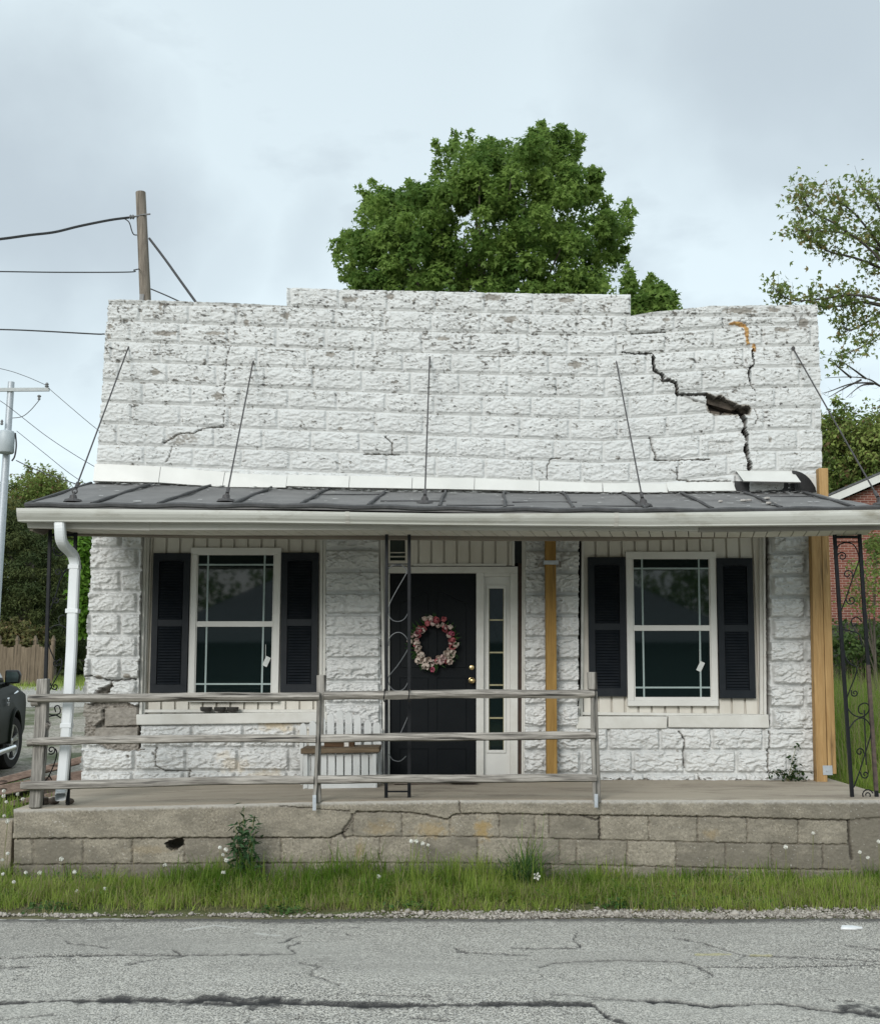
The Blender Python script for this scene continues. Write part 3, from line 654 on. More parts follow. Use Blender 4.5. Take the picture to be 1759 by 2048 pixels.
# three sheets so that the stepped top keeps crisp vertical ends
hf('parapet', 180, 574, 590, 1010, 1.7, YW, parapet_m, parapet_h, 0.16, M['block'], store, lambda x: wallTop(np.minimum(x, 573)))
hf('parapet', 574, 1260, 560, 1010, 1.7, YW, parapet_m, parapet_h, 0.16, M['block'], store, lambda x: wallTop(np.clip(x, 574.5, 1259)))
hf('parapet', 1260, 1648, 590, 1010, 1.7, YW, parapet_m, parapet_h, 0.16, M['block'], store, lambda x: wallTop(np.maximum(x, 1260.5)))
# wall core behind the face; its dark colour stands for shade in the cracks
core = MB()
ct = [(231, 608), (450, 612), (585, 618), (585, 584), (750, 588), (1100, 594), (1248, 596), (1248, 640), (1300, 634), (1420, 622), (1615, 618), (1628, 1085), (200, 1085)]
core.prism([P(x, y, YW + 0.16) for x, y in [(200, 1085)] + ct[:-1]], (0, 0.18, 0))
core.build('wall_core', simple('shade_dark_core', (.05, .042, .036), (.028, .024, .021), 14, .9, .5, 20, .02), store)

# broken block faces and loose mortar lying in the open break
CHK = simple('broken_block_face', (.15, .125, .10), (.075, .062, .052), 18, .95, .6, 40, .01)
for q_, yy_, mm_ in (([(1412, 792), (1428, 799), (1440, 795), (1456, 807), (1474, 816), (1462, 822), (1436, 816), (1416, 806)], .075, 'conc'), ([(1474, 815), (1492, 817), (1494, 826), (1480, 826)], .10, 'conc'), ([(1420, 822), (1438, 825), (1440, 832), (1424, 832)], .05, 'conc'), ([(1448, 826), (1462, 827), (1462, 832), (1446, 832)], .09, 'conc'), ([(1352, 770), (1358, 772), (1357, 786), (1352, 786)], .06, 'conc')):
    b_ = MB(); b_.pp(q_, YW + yy_, .07); b_.v = [(x_ + rnd.uniform(-.008, .008), y_ + rnd.uniform(-.02, .02), z_ + rnd.uniform(-.008, .008)) for x_, y_, z_ in b_.v]; b_.build('broken_chunk', CHK, store)
# ---- lower wall: corner piers, narrow piers, wall under the windows
def lowlines(ys): return [lerpx([(150, a), (1700, a + b)]) for a, b in ys]
LY = [1096, 1140, 1183, 1226, 1270, 1314, 1359, 1404, 1449, 1495, 1541]
def low_lines(dy): return [(lambda x, a=a: np.full_like(x, a + dy * 1.0)) for a in LY]
def pier_h(lns, blen, offs, seed, x0, x1, damage=False, wearamt=0.0, amp=1.0):
    def f(X, Yp):
        B = blocks(X, Yp, lns, blen, offs, seed)
        h, e, r1, r3 = rockface(X, Yp, B, amp, seed, 0.55)
        side = np.minimum(X - x0, x1 - X); h = h * ss(0, 5, side)
        z = np.zeros_like(X); bare = z.copy(); st = z.copy()
        f1 = fbm(X / 6, Yp / 5, 4, seed + 70, 0.6)
        wear = ss(0.70, 0.78, f1 + wearamt * 0.1 + 0.14 * ss(1540, 1570, Yp) + 0.2 * fbm(X / 50, Yp / 50, 2, seed + 71))
        bare = np.maximum(bare, ss(0.28, 0.36, fbm(X / 14, Yp / 5, 3, seed + 77) + 0.25 * ss(1556, 1574, Yp) - 0.2))
        # rust-ochre seep under the window's right end
        for (cx, cy, rx, ry, am) in ((560, 1440, 60, 30, .55), (470, 1530, 40, 22, .3), (540, 1552, 50, 18, .35), (610, 1470, 20, 30, .3), (450, 1510, 25, 12, .25)):
            d = np.hypot((X - cx) / rx, (Yp - cy) / ry) + 0.6 * fbm(X / 14, Yp / 14, 3, 88); st = np.maximum(st, am * ss(1.0, 0.3, d))
        if damage:
            jx = X + 7 * fbm(X / 16, Yp / 16, 3, 33); jy = Yp + 6 * fbm(X / 16 + 20, Yp / 16, 3, 34)
            gap = inpoly(jx, jy, [(160, 1408), (200, 1404), (235, 1399), (285, 1414), (290, 1500), (255, 1503), (215, 1499), (160, 1470)])
            g2 = inpoly(jx, jy, [(182, 1390), (205, 1375), (224, 1367), (226, 1385), (200, 1394)])
            bk = inpoly(X, Yp, [(209, 1417), (274, 1415), (275, 1450), (209, 1453)]) | inpoly(X, Yp, [(190, 1455), (275, 1455), (275, 1478), (190, 1478)])
            bulge = inpoly(jx, jy, [(168, 1412), (203, 1412), (206, 1440), (190, 1450), (172, 1442)])
            g = gap | g2
            h = np.where(g, -0.035 + 0.035 * r3 - 0.02 * (~bk), h); h = np.where(bk & gap, -0.012 + 0.006 * r3, h); h = np.where(bulge, 0.03 + 0.02 * r3, h)
            bare = np.where(g, 1.0, bare); wear = np.where(g, 0, wear)
            # slumped white lip left along the break
            for pts in ([(172, 1352), (195, 1353), (205, 1356), (224, 1361), (272, 1358)], [(224, 1361), (226, 1372), (215, 1385)]):
                d = dline(jx, jy, pts); h = h - 0.03 * ss(2.6, 1, d); wear = np.maximum(wear, ss(2.2, 1.2, d))
            for (cx, cy) in ((200, 1354), (256, 1352)):
                d = np.hypot((X - cx) / 8, (Yp - cy) / 5); bare = np.maximum(bare, ss(1.1, .8, d)); h = h + 0.012 * ss(1.1, .5, d)
        for pts, w in (([(314, 1495), (314, 1530), (330, 1541), (380, 1541)], 1.2), ([(381, 1540), (379, 1558)], 1.0), ([(1355, 1462), (1367, 1480), (1364, 1510), (1367, 1535)], 1.4), ([(1535, 1462), (1534, 1500), (1530, 1520), (1533, 1545)], 1.4), ([(1395, 1548), (1396, 1570)], 1.0), ([(308, 1505), (310, 1508)], 2.5), ([(258, 1511), (260, 1512)], 2.0), ([(1236, 1560), (1240, 1562)], 3.5), ([(1265, 1562), (1290, 1560)], 2.2)):
            jx = X + 2.5 * fbm(X / 8, Yp / 8, 3, 41); jy = Yp + 2 * fbm(X / 8, Yp / 8 + 9, 3, 42)
            d = dline(jx, jy, pts); h = h - 0.02 * ss(w * 1.6, w * .5, d); wear = np.maximum(wear, ss(w * 1.5, w * .7, d))
        return h, np.stack([wear, np.clip(bare, 0, 1), z, st], -1)
    return f
ltab = lerpx([(1040, 185), (1100, 184), (1200, 180), (1300, 174), (1400, 169), (1500, 165), (1580, 162)])
def jag(y, s): return 2.2 * fbm(y / 14, y / 14 + 3, 3, s)
def pier(name, x0f, x1f, y0, y1, lns, blen, offs, seed, damage=False, skirt=0.16, wearamt=0, amp=1.5, extra=None):
    xa = min(x0f(y0), x0f(y1)) - 4; xb = max(x1f(y0), x1f(y1)) + 4
    mf = lambda x, y: (x > x0f(y) + jag(y, seed)) & (x < x1f(y) + 0.5 * jag(y, seed + 1)) & (extra(x, y) if extra else True)
    return hf(name, xa, xb, y0, y1, 1.7, YW, mf, pier_h(lns, blen, offs, seed, xa, xb, damage, wearamt, amp), skirt, M['block'], store)
c_ = lambda v: (lambda y: np.interp(y, (1060, 1580), v) if hasattr(v, '__len__') else v + 0 * y)
L0 = low_lines(0)
half = [50, 101] * 6
pier('pier', ltab, c_((286, 272)), 1062, 1500, L0, [60, 101] * 6, [183 - 0, 183 - 8] * 6, 5, True)
pier('pier', c_((653, 650)), c_((757, 766)), 1062, 1580, low_lines(3), 112.0, [650] * 12, 6, amp=2.0)
pier('pier', c_((1051, 1048)), c_((1156, 1153)), 1062, 1580, low_lines(5), 120.0, [1042] * 12, 7, amp=2.0)
pier('pier', c_((1537, 1538)), c_((1620, 1632)), 1062, 1466, low_lines(11), [92, 92] * 6, [1540, 1540 - 26] * 6, 8, amp=2.0)
pier('window_wall', ltab, c_((656, 652)), 1497, 1580, L0, 103.0, [210, 210, 210, 210, 210, 210, 210, 210, 238, 213, 168, 164], 9, True, wearamt=.3)
pier('window_wall', c_((285, 281)), c_((656, 652)), 1447, 1497, L0, 103.0, [210] * 9 + [283, 283, 283], 10, False)
pier('window_wall', c_((1155, 1151)), c_((1628, 1632)), 1452, 1580, low_lines(5), 103.0, [0] * 9 + [1215, 1160, 1184], 11, wearamt=.2)
bk = MB(); bk.prism([P(x, y, YW + 0.19) for x, y in ((205, 1055), (1612, 1055), (1622, 1572), (185, 1572))], (0, 0.12, 0)); bk.build('inner_wall', M['dark'], store)  # black backing sheet, its colour stands for shade in the gaps between trim and piers
# side walls, roof deck, rear wall (the rest of the shop)
sw = MB(); zt = P(230, 640, YW).z
xl, xr = P(176, 1330, YW).x, P(1628, 1330, YW).x
sw.box(xl + .05, xl + .25, YW + .33, 20.5, 0.2, zt - .1); sw.box(xr - .25, xr - .05, YW + .33, 20.5, 0.2, zt - .1); sw.box(xl + .05, xr - .05, 20.5, 20.7, 0.2, zt - .6)
sw.build('side_wall', simple('side_block_grey', (0.30, 0.29, 0.27), (0.22, 0.21, 0.195), 6, 0.7, 0.5, 20, 0.02), store)  # unseen walls coloured grey so their reflection does not lighten the truck
rd = MB(); rd.prism([(xl + .25, YW + .33, zt - .5), (xr - .25, YW + .33, zt - .5), (xr - .25, 20.5, zt - .9), (xl + .25, 20.5, zt - .9)], (0, 0, .1)); rd.build('roof', M['roof_seam'], store)

# ================================================================ PORCH PLATFORM
deckz = lerpx([(-4, P(40, 1618, YF).z), (P(40, 1618, YF).x, P(40, 1618, YF).z), (P(300, 1612, YF).x, P(300, 1612, YF).z), (P(620, 1604, YF).x, P(620, 1604, YF).z), (P(880, 1600, YF).x, P(880, 1600, YF).z), (4, P(1700, 1600, YF).z)])
DZ = float(deckz(0.0))
porch = thing('concrete_porch', (0, YF, 0), 'raised concrete porch slab on a cracked concrete block foundation', 'porch')
plow = lerpx([(20, 1679), (330, 1678), (480, 1677), (575, 1675), (690, 1676), (702, 1652), (722, 1624), (1000, 1630), (1180, 1632), (1200, 1631), (1420, 1636), (1690, 1641), (1800, 1637)])
slabB = lerpx([(20, 1678), (480, 1676), (660, 1676), (690, 1664), (705, 1642), (712, 1624), (800, 1624), (850, 1630), (895, 1640), (905, 1630), (960, 1627), (1200, 1632), (1200, 1631), (1420, 1634), (1600, 1639), (1690, 1641), (1759, 1636), (1800, 1636)])
rA = lerpx([(20, 1679), (560, 1677), (690, 1674), (900, 1673), (1200, 1680), (1500, 1687), (1700, 1690), (1800, 1690)])
rB = lerpx([(20, 1730), (560, 1726), (900, 1726), (1200, 1731), (1500, 1738), (1700, 1740), (1800, 1742)])
jA = [706, 804, 900, 998, 1069, 1097, 1198, 1296, 1394, 1493, 1595, 1695]
jB = [67, 167, 265, 369, 470, 562, 662, 759, 856, 955, 1055, 1118, 1152, 1253, 1351, 1450, 1543, 1644, 1703]
jC = [130, 230, 330, 430, 520, 610, 710, 810, 905, 1000, 1100, 1200, 1310, 1410, 1500, 1600, 1690]
topP = lambda x: np.interp(x, (20, 40, 300, 620, 880, 1800), (1618.5, 1618, 1612, 1604, 1600, 1600))
def porch_h(X, Yp):
    jx = X + 2.6 * fbm(X / 8, Yp / 8, 3, 101); jy = Yp + 3.0 * fbm(X / 10 + 3, Yp / 10, 4, 102, .6)
    n = fbm(X / 7, Yp / 7, 4, 103)
    sB = slabB(jx); a = rA(jx); b = rB(jx)
    slab = jy < sB
    joint = np.minimum(np.abs(jy - b), np.where((jx > 690), np.abs(jy - a), 1e3))
    rowA = (~slab) & (jy < a) & (X > 660); rowB = (jy >= a) & (jy < b); rowC = jy >= b
    dv = np.full(X.shape, 1e3); cid = np.zeros(X.shape)
    for rowm, js in ((rowA, jA), (rowB, jB), (rowC, jC)):
        d = np.min(np.abs(jx[..., None] - np.array(js)), -1); dv = np.where(rowm, d, dv); cid = np.where(rowm, np.searchsorted(js, jx) + 40.0 * (rowC + 2 * rowA), cid)
    right = X > 1697
    dv = np.where(right & (jx > 1702), 1e3, dv); joint = np.where(right, 1e3, joint)
    joint = np.minimum(joint, dv); ragged = np.abs(jy - sB) + 1.5 * np.abs(n)
    tone = np.where(cid > 0, _h(cid, cid * 0 + 7, 5) ** 1.4, 0.35) * 0.9
    tone = np.where(right, 0.95, tone); tone = np.where(rowC & (X < 420), 0.9, tone)
    tone = np.clip(tone * 1.1 + 0.9 * fbm(X / 45, Yp / 22, 4, 104) - 0.08 + .35 * ss(1250, 1600, X) + .45 * ss(1690, 1755, Yp + 14 * fbm(X / 30, Yp / 60, 3, 112)) + .45 * ss(350, 60, X) * ss(1660, 1720, Yp), 0, 1)
    h = 0.004 * n + np.where(slab, 0.016 * ss(0, 4, sB - jy), 0.006 * ss(0.4, 3, joint))
    h = h - 0.014 * ss(2.2, .5, joint) * (0.4 + 0.6 * (fbm(X / 30, Yp / 30, 2, 105) > -0.1))
    jt = ss(1.3, .4, joint) * np.clip(.35 + 1.6 * fbm(X / 16, Yp / 16, 3, 106), .05, 1)
    h = h - 0.02 * ss(2.4, .6, ragged) * (X < 1695); jt = np.maximum(jt, ss(2.6, .8, ragged + 1.2 * np.abs(fbm(X / 5, Yp / 5, 2, 111))) * np.clip(.5 + 2.0 * fbm(X / 18, Yp * 0, 3, 107), .05, 1))
    for pts, w in (([(690, 1676), (684, 1667), (690, 1655), (702, 1640), (706, 1628)], 2.2), ([(918, 1600), (921, 1626)], 1.2), ([(1695, 1642), (1697, 1680), (1702, 1718)], 2.4), ([(1160, 1630), (1190, 1640), (1197, 1636)], 2.0), ([(560, 1612), (620, 1616), (700, 1622)], .8), ([(1198, 1636), (1199, 1680)], 1.6)):
        d = dline(jx, jy, pts); h = h - 0.018 * ss(w * 1.6, w * .5, d); jt = np.maximum(jt, ss(w * 1.4, w * .6, d))
    och = np.zeros_like(X)
    for cx, cy, rx, ry, am in ((865, 1660, 45, 22, .5), (965, 1660, 24, 26, .8), (760, 1656, 40, 20, .3), (720, 1700, 12, 30, .4), (480, 1700, 30, 14, .25), (1420, 1668, 22, 14, .35), (300, 1700, 60, 14, .2)):
        d = np.hypot((X - cx) / rx, (Yp - cy) / ry) + 0.7 * fbm(X / 12, Yp / 12, 3, 108); och = np.maximum(och, am * ss(1, .2, d))
    agg = ss(0.42, 0.6, fbm(X / 3.2, Yp / 3.2, 2, 109)) * ss(1.0, .3, np.hypot((X - 112) / 34, (Yp - 1650) / 52)) * .9
    agg = np.maximum(agg, ss(0.60, 0.68, fbm(X / 3.5, Yp / 3.5, 2, 110)) * .6)
    agg = np.maximum(agg, .55 * ss(9, 2, Yp - topP(X) + 4 * n) * (slab))
    wet = 0.5 * ss(1.0, .3, np.hypot((X - 112) / 60, (Yp - 1690) / 40) + .4 * n); tone = np.clip(tone + wet, 0, 1)
    h = h - 0.012 * ss(4, 0, Yp - 1600.0 + 0 * X) * 0
    return h, np.stack([jt, tone, och, agg], -1)
def porch_m(x, y):
    jx = x + 4 * fbm(x / 9, y / 9, 3, 121); jy = y + 3 * fbm(x / 9, y / 9 + 4, 3, 122)
    ok = x > 29 + 2.0 * fbm(y / 20, y / 20, 2, 123)
    return ok & ~inpoly(jx, jy, [(328, 1688), (336, 1681), (350, 1676), (366, 1676), (368, 1690), (358, 1698), (345, 1702), (336, 1698)])
hf('foundation', 22, 1800, 1600, 1785, 1.8, YF, porch_m, porch_h, 0.12, M['cmu'], porch, topP)
pb = MB(); xa, xb = P(31, 1640, YF).x + .01, P(1800, 1640, YF).x
pb.box(xa + .02, xb - .01, YF + .22, YW + .1, -.2, DZ - .14); pb.box(xa + .01, xa + .2, YF + .02, YF + .21, -.2, DZ - .14); pb.box(xb - .2, xb - .01, YF + .02, YF + .21, -.2, DZ - .14)
pb.build('fill', M['conc'], porch)
# floor slab top, following the settled front edge
fx = np.linspace(xa, xb, 60); fy = np.array([YF - .012, YF + .004, YF + .02] + list(np.linspace(YF + .1, YW + .18, 14)))
X, Y = np.meshgrid(fx, fy); Z = deckz(X) + 0.004 + 0.004 * fbm(X * 1.5, Y * 1.5, 2, 131) + 0.012 * (Y - YF) + np.where(Y < YF, -.012, 0)
i = np.arange(X.size).reshape(X.shape); q = np.stack([i[:-1, :-1], i[:-1, 1:], i[1:, 1:], i[1:, :-1]], -1).reshape(-1, 4)
npmesh('floor_slab', np.stack([X, Y, Z], -1).reshape(-1, 3), q, M['floor'], porch, True)
for q_ in ((xa - .004, xa + .01, YF, YW + .1, -.2, float(deckz(xa)) - .01), (xb - .01, xb + .004, YF, YW + .1, -.2, DZ - .01)): es = MB(); es.box(*q_); es.build('end_face', M['conc'], porch)
def FZ(x, y): return float(deckz(x)) + 0.006 + 0.012 * (y - YF)

# ================================================================ OPENINGS: siding, windows, shutters, door
YS = YW + 0.10                      # siding plane, set back from the piers
def siding(px0, px1, py0, py1, pitch, first, Y, name='siding_panel'):
    """grooved plywood sheet: boards with sunk grooves"""
    a, b = P(px0, (py0 + py1) / 2, Y).x, P(px1, (py0 + py1) / 2, Y).x
    z0, z1 = P(px0, py1, Y).z, P(px0, py0, Y).z
    sc_ = Y / F_PX; prof = [(a, Y)]
    x = P(first, 1300, Y).x
    g = 4.4 * sc_
    while x < b:
        if x > a + g: prof += [(x - g / 2, Y), (x - g / 2 + .001, Y + .026), (x + g / 2 - .001, Y + .026), (x + g / 2, Y)]
        x += pitch * sc_
    prof += [(b, Y)]
    m = MB(); n = len(prof)
    m.add([(p[0], p[1], z0) for p in prof] + [(p[0], p[1], z1) for p in prof], [(i, i + 1, i + 1 + n, i + n) for i in range(n - 1)])
    return m.build(name, M['siding'], store)
siding(296, 640, 1060, 1434, 27.3, 299, YS); siding(1164, 1536, 1060, 1436, 26.3, 1167, YS)
siding(816, 1024, 1060, 1131, 25.7, 836, YS - .02)
# trim strips beside piers and round the openings
for x0, x1, xb0, xb1, y0, y1, yy in ((288, 293.5, 278, 283.5, 1062, 1432, .04), (294.2, 299.5, 284.2, 289.5, 1062, 1430, .08), (640, 646, 638, 644, 1062, 1430, .07), (646.7, 652.5, 644.7, 650, 1062, 1432, .03),
     (758.5, 765, 767, 772, 1062, 1574, .02), (765.5, 770, 772.5, 776, 1062, 1574, .06), (1043.5, 1046.5, 1042.5, 1045.5, 1070, 1574, .05), (1047, 1051.5, 1046, 1050, 1062, 1574, .015),
     (1157.8, 1161.5, 1155, 1159, 1390, 1434, .04), (1162.5, 1167.5, 1160, 1165, 1062, 1432, .08), (1518, 1524.5, 1519, 1526, 1062, 1432, .07), (1525.2, 1529.5, 1527, 1532, 1062, 1434, .03)):
    tr = MB(); tr.pp([(x0, y0), (x1, y0), (xb1, y1), (xb0, y1)], YW + yy - .012, .05); tr.build('trim', M['white'], store, bevel=.003)
for q_ in ([(284, 1419), (640, 1419), (640, 1425), (283, 1425)], [(1160, 1424), (1530, 1428), (1530, 1433), (1160, 1430)]): tr = MB(); tr.pp(q_, YS - .03, .03); tr.build('trim', M['white'], store, bevel=.003)
# sills
def sill(px, name='sill'):
    m = MB(); m.pp(px, YW - .055, .17); return m.build(name, M['white'], store, bevel=.008)
sill([(272, 1429), (655, 1424), (654, 1445), (273, 1450)]); sill([(1151, 1433), (1334, 1433), (1333, 1457), (1152, 1458)]); sill([(1336, 1432), (1536, 1429), (1538, 1456), (1336, 1455)])

def window(x0, y0, x1, y1, dx, split, tagx, tagy, lines_x, bottom_gl):
    """double-hung sash; dx = lean in px from top to bottom"""
    Yf = YS - .035
    def q(x, y): return (x + dx * (y - y0) / (y1 - y0), y)
    def rect(m, a, b, c, d, Y, dep): m.pp([q(a, b), q(c, b), q(c, d), q(a, d)], Y, dep)
    m = MB(); w = 13
    rect(m, x0, y0, x1, y0 + w, Yf, .05); rect(m, x0, y1 - w + 2, x1, y1, Yf - .02, .07); rect(m, x0, y0 + w, x0 + w, y1 - w + 2, Yf, .05); rect(m, x1 - w, y0 + w, x1, y1 - w + 2, Yf, .05)
    fr = m.build('window', M['vinyl'], store, bevel=.004)
    s = MB(); rect(s, x0 + w, split - 5.5, x1 - w, split + 5.5, Yf + .008, .03); rect(s, x0 + w, y1 - w - 5, x1 - w, y1 - w + 2, Yf + .012, .03)
    rect(s, x0 + w, y0 + w, x1 - w, y0 + w + 2.2, Yf + .012, .03); rect(s, x0 + w, y0 + w, x0 + w + 2.5, y1 - w, Yf + .013, .03); rect(s, x1 - w - 2.5, y0 + w, x1 - w, y1 - w, Yf + .013, .03)
    s.build('sash', M['vinyl'], fr, bevel=.002)
    for a, b, yo in ((y0 + w, split, 0.022), (split, y1 - w, 0.026)):
        g = MB(); rect(g, x0 + w, a, x1 - w, b, Yf + yo, .004); g.build('pane', M['glass'], fr)
    g = MB()
    for x in lines_x: rect(g, x - 1.7, y0 + w + 2, x + 1.7, y1 - w - 4, Yf + .016, .005)
    for y in bottom_gl: rect(g, x0 + w, y - 1.7, x1 - w, y + 1.7, Yf + .0155, .005)
    g.build('grille', M['grille'], fr)
    t = MB(); a = R(25)
    pts = [(tagx + math.cos(a) * u - math.sin(a) * v, tagy + math.sin(a) * u + math.cos(a) * v) for u, v in ((-5, -10), (5, -10), (5, 10), (-5, 10))]
    t.pp(pts, Yf + .006, .002); t.pp([(tagx - 2, tagy - 34), (tagx - 1.2, tagy - 34), (tagx - 1.5, tagy - 8), (tagx - 2.3, tagy - 8)], Yf + .009, .002)
    t.build('tag', simple('paper_tag', (0.6, 0.62, 0.6), (0.5, 0.52, 0.5), 50, 0.7, 0), fr)
    return fr
window(382, 1095, 563, 1404, -7, 1248, 533, 1323, (417, 530), (1129.5, 1368))
window(1250, 1103, 1431, 1412, 5, 1256, 1400, 1333, (1282.5, 1396), (1137, 1375))

def shutter(x0, y0, x1, y1, dxb, dyr):
    """louvred panel; dxb = bottom shifted in px, dyr = right side dropped"""
    Yf = YS - .05
    def q(u, v): return (x0 + (x1 - x0) * u + dxb * v, y0 + (y1 - y0) * v + dyr * u)
    def rect(m, a, b, c, d, Y, dep): m.pp([q(a, b), q(c, b), q(c, d), q(a, d)], Y, dep)
    m = MB(); sx_, sy_ = 0.17, 0.05
    rect(m, 0, 0, 1, sy_, Yf, .04); rect(m, 0, 1 - sy_ * 1.2, 1, 1, Yf, .04); rect(m, 0, sy_, sx_, 1 - sy_ * 1.2, Yf, .04); rect(m, 1 - sx_, sy_, 1, 1 - sy_ * 1.2, Yf, .04); rect(m, sx_, .475, 1 - sx_, .525, Yf, .04)
    rect(m, sx_, sy_, 1 - sx_, 1 - sy_ * 1.2, Yf + .03, .008)
    # arched head of the upper louvre field
    n = 8; arc = [q(sx_ + (1 - 2 * sx_) * k / n, sy_ + .012 * (1 - math.sin(math.pi * k / n))) for k in range(n + 1)]
    m.pp([q(sx_, sy_)] + arc + [q(1 - sx_, sy_)], Yf + .0, .03)
    o = m.build('shutter', M['shutter'], store, bevel=.002)
    s = MB()
    for a, b, k in ((sy_ + .012, .475, 21), (.525, 1 - sy_ * 1.2, 20)):
        for i in range(k):
            v0 = a + (b - a) * i / k; v1 = v0 + (b - a) / k * .86
            p = [P(*q(sx_ + .02, v1), Yf + .002), P(*q(1 - sx_ - .02, v1), Yf + .002), P(*q(1 - sx_ - .02, v0), Yf + .022), P(*q(sx_ + .02, v0), Yf + .022)]
            s.prism(p, (0, .004, -.002))
    s.build('louvres', M['shutter'], o); return o
shutter(307, 1106, 381, 1386, -8, 0); shutter(563, 1105, 637, 1385, -3, 0)
shutter(1175, 1114, 1250, 1393, 3, 0); shutter(1432, 1116, 1504, 1397, 7, 0)

# door set
YD = YW + 0.13
fr = MB(); FR = lambda a, b, c, d, Y=YD - .05, dep=.08: fr.pr(a, b, c, d, Y, dep)
fr.pr(776, 1133, 1035, 1146, YD - .06, .1); fr.pr(774, 1146, 779, 1560, YD - .04, .08); fr.pr(952, 1146, 967, 1560, YD - .05, .09); fr.pr(1020, 1146, 1035, 1560, YD - .06, .1); fr.pr(967, 1146, 1020, 1153, YD - .05, .08)
frame = fr.build('door_frame', M['white'], store, bevel=.004)
d = MB(); d.pr(779, 1146, 952, 1558, YD, .045)
door = d.build('door', M['door'], store, bevel=.002)
pm = MB()
def molding(pts, Y, r=.004): pm.tube([P(x, y, Y) for x, y in pts + pts[:1]], r, 6)
arcL = lambda x0, x1, s: [(x0 + (x1 - x0) * k / 10, 1205 - 20 * math.sin(math.pi / 2 * (k / 10 if s > 0 else 1 - k / 10)) ** 2) for k in range(11)]
molding(arcL(800, 856, 1) + [(856, 1335), (800, 1335)], YD); molding(arcL(874, 932, -1) + [(932, 1335), (874, 1335)], YD)
for a, b in ((800, 856), (874, 932)):
    molding([(a, 1356), (b, 1356), (b, 1478), (a, 1478)], YD); molding([(a, 1498), (b, 1498), (b, 1545), (a, 1545)], YD)
pm.build('panel_molding', M['door'], door, True)
k = MB(); c = P(943, 1361, YD); k.lathe([(.030, 0), (.031, -.006), (.012, -.012), (.012, -.03), (.026, -.04), (.030, -.055), (.022, -.068), (.004, -.072)], c, 18, 'Y'); k.build('doorknob', M['brass'], door, True)
k = MB(); c = P(943, 1335, YD); k.lathe([(.024, 0), (.024, -.012), (.017, -.016), (.004, -.017)], c, 18, 'Y'); k.box(c.x - .003, c.x + .003, YD - .022, YD - .016, c.z - .01, c.z + .01); k.build('deadbolt', M['brass'], door, True)
sp = MB(); sp.pr(967, 1153, 977, 1560, YD, .04); sp.pr(1007, 1153, 1020, 1560, YD, .04); sp.pr(977, 1153, 1007, 1177, YD, .04); sp.pr(977, 1500, 1007, 1560, YD, .04)
side = sp.build('sidelight', M['vinyl'], store)
b = MB()
for a in ((972.5, 1170, 977, 1506), (1007, 1170, 1011.5, 1506), (977, 1170, 1007, 1177), (977, 1500, 1007, 1506)): b.pr(*a, YD - .012, .014)
b.build('bead', M['vinyl'], side, bevel=.003)
g = MB(); g.pr(977, 1177, 1007, 1500, YD + .015, .006); g.build('pane', M['glass'], side)
g = MB()
for y in (1240, 1305, 1370, 1436): g.pr(977, y - 1.5, 1007, y + 1.5, YD + .009, .004)
g.pr(977, 1177, 978.3, 1500, YD + .0095, .004); g.pr(1005.7, 1177, 1007, 1500, YD + .0095, .004)
g.build('caming', M['brass_bar'], side)
# transom remnants: small old sash at the left, dark gap at the right, brown strip in the gap below it
tw = MB(); tw.pr(776, 1062, 779.5, 1131, YS - .03, .05); tw.pr(810, 1062, 816, 1131, YS - .03, .05); tw.pr(779.5, 1121, 810, 1131, YS - .03, .05); tw.pr(779.5, 1112, 810, 1114.5, YS - .01, .03); tw.pr(776, 1104, 810, 1106, YS - .01, .03)
w = tw.build('transom_window', M['siding'], store, bevel=.002)
g = MB(); g.pr(779.5, 1060, 810, 1121, YS + .015, .006); g.build('pane', simple('old_dark_pane', (0.03, 0.045, 0.04), (0.02, 0.03, 0.028), 6, 0.12, 0), w)
for q_ in ((1024, 1062, 1028.5, 1131, YS - .05, .05), (826, 1127, 1012, 1131.5, YS - .035, .02)): tr = MB(); tr.pr(*q_); tr.build('trim', M['white'], store)
g = MB(); g.pr(1028.5, 1062, 1043, 1126, YS + .02, .01); g.build('gap_panel', simple('dark_teal_gap', (0.012, 0.020, 0.022), (0.008, 0.012, 0.014), 10, 0.5, 0.1), store)
g = MB(); g.pr(1035.5, 1126, 1043, 1560, YW + .09, .03); g.build('steel_column', simple('gap_strip_brown', (0.055, 0.032, 0.022), (0.032, 0.02, 0.015), 12, 0.8, 0.3), store)  # brown strip filling the gap beside the door frame
g = MB(); g.pr(774, 1558, 1045, 1566, YW + .0, .25); g.build('threshold', simple('threshold_board', (0.12, 0.085, 0.065), (0.2, 0.18, 0.16), 10, 0.8, 0.2, sc=(.2, 1, 1)), store)

# ================================================================ PORCH ROOF
zw = lambda x: float(np.interp(x, (-3.5, -2.8, -0.6, 1.5, 3.7), [P(p, y, YW).z for p, y in ((190, 966), (309, 968), (757, 982), (1190, 986), (1600, 984))]))
YE = 9.45
ze = lambda x: float(np.interp(x, (-3.5, -2.9, -1.2, 0.5, 2.2, 3.7), [P(p, y, YE).z for p, y in ((45, 1009), (174, 1010), (590, 1010), (1000, 1018), (1410, 1020), (1759, 1015))]))
XA, XB = -3.44, 3.66
pr_ = MB(); nx = 60
top = []
for i in range(nx + 1):
    x = XA + (XB - XA) * i / nx; row = []
    for j in range(9):
        t = j / 8; y = YE + (YW + .02 - YE) * t
        row.append((x, y, ze(x) + (zw(x) - ze(x)) * t + .010 * math.sin(x * 5.1 + j) * math.sin(t * math.pi)))
    top.append(row)
vs = [p for r in top for p in r] + [(p[0], p[1], p[2] - .035) for r in top for p in r]; n9 = 9; N = (nx + 1) * 9
fs = []
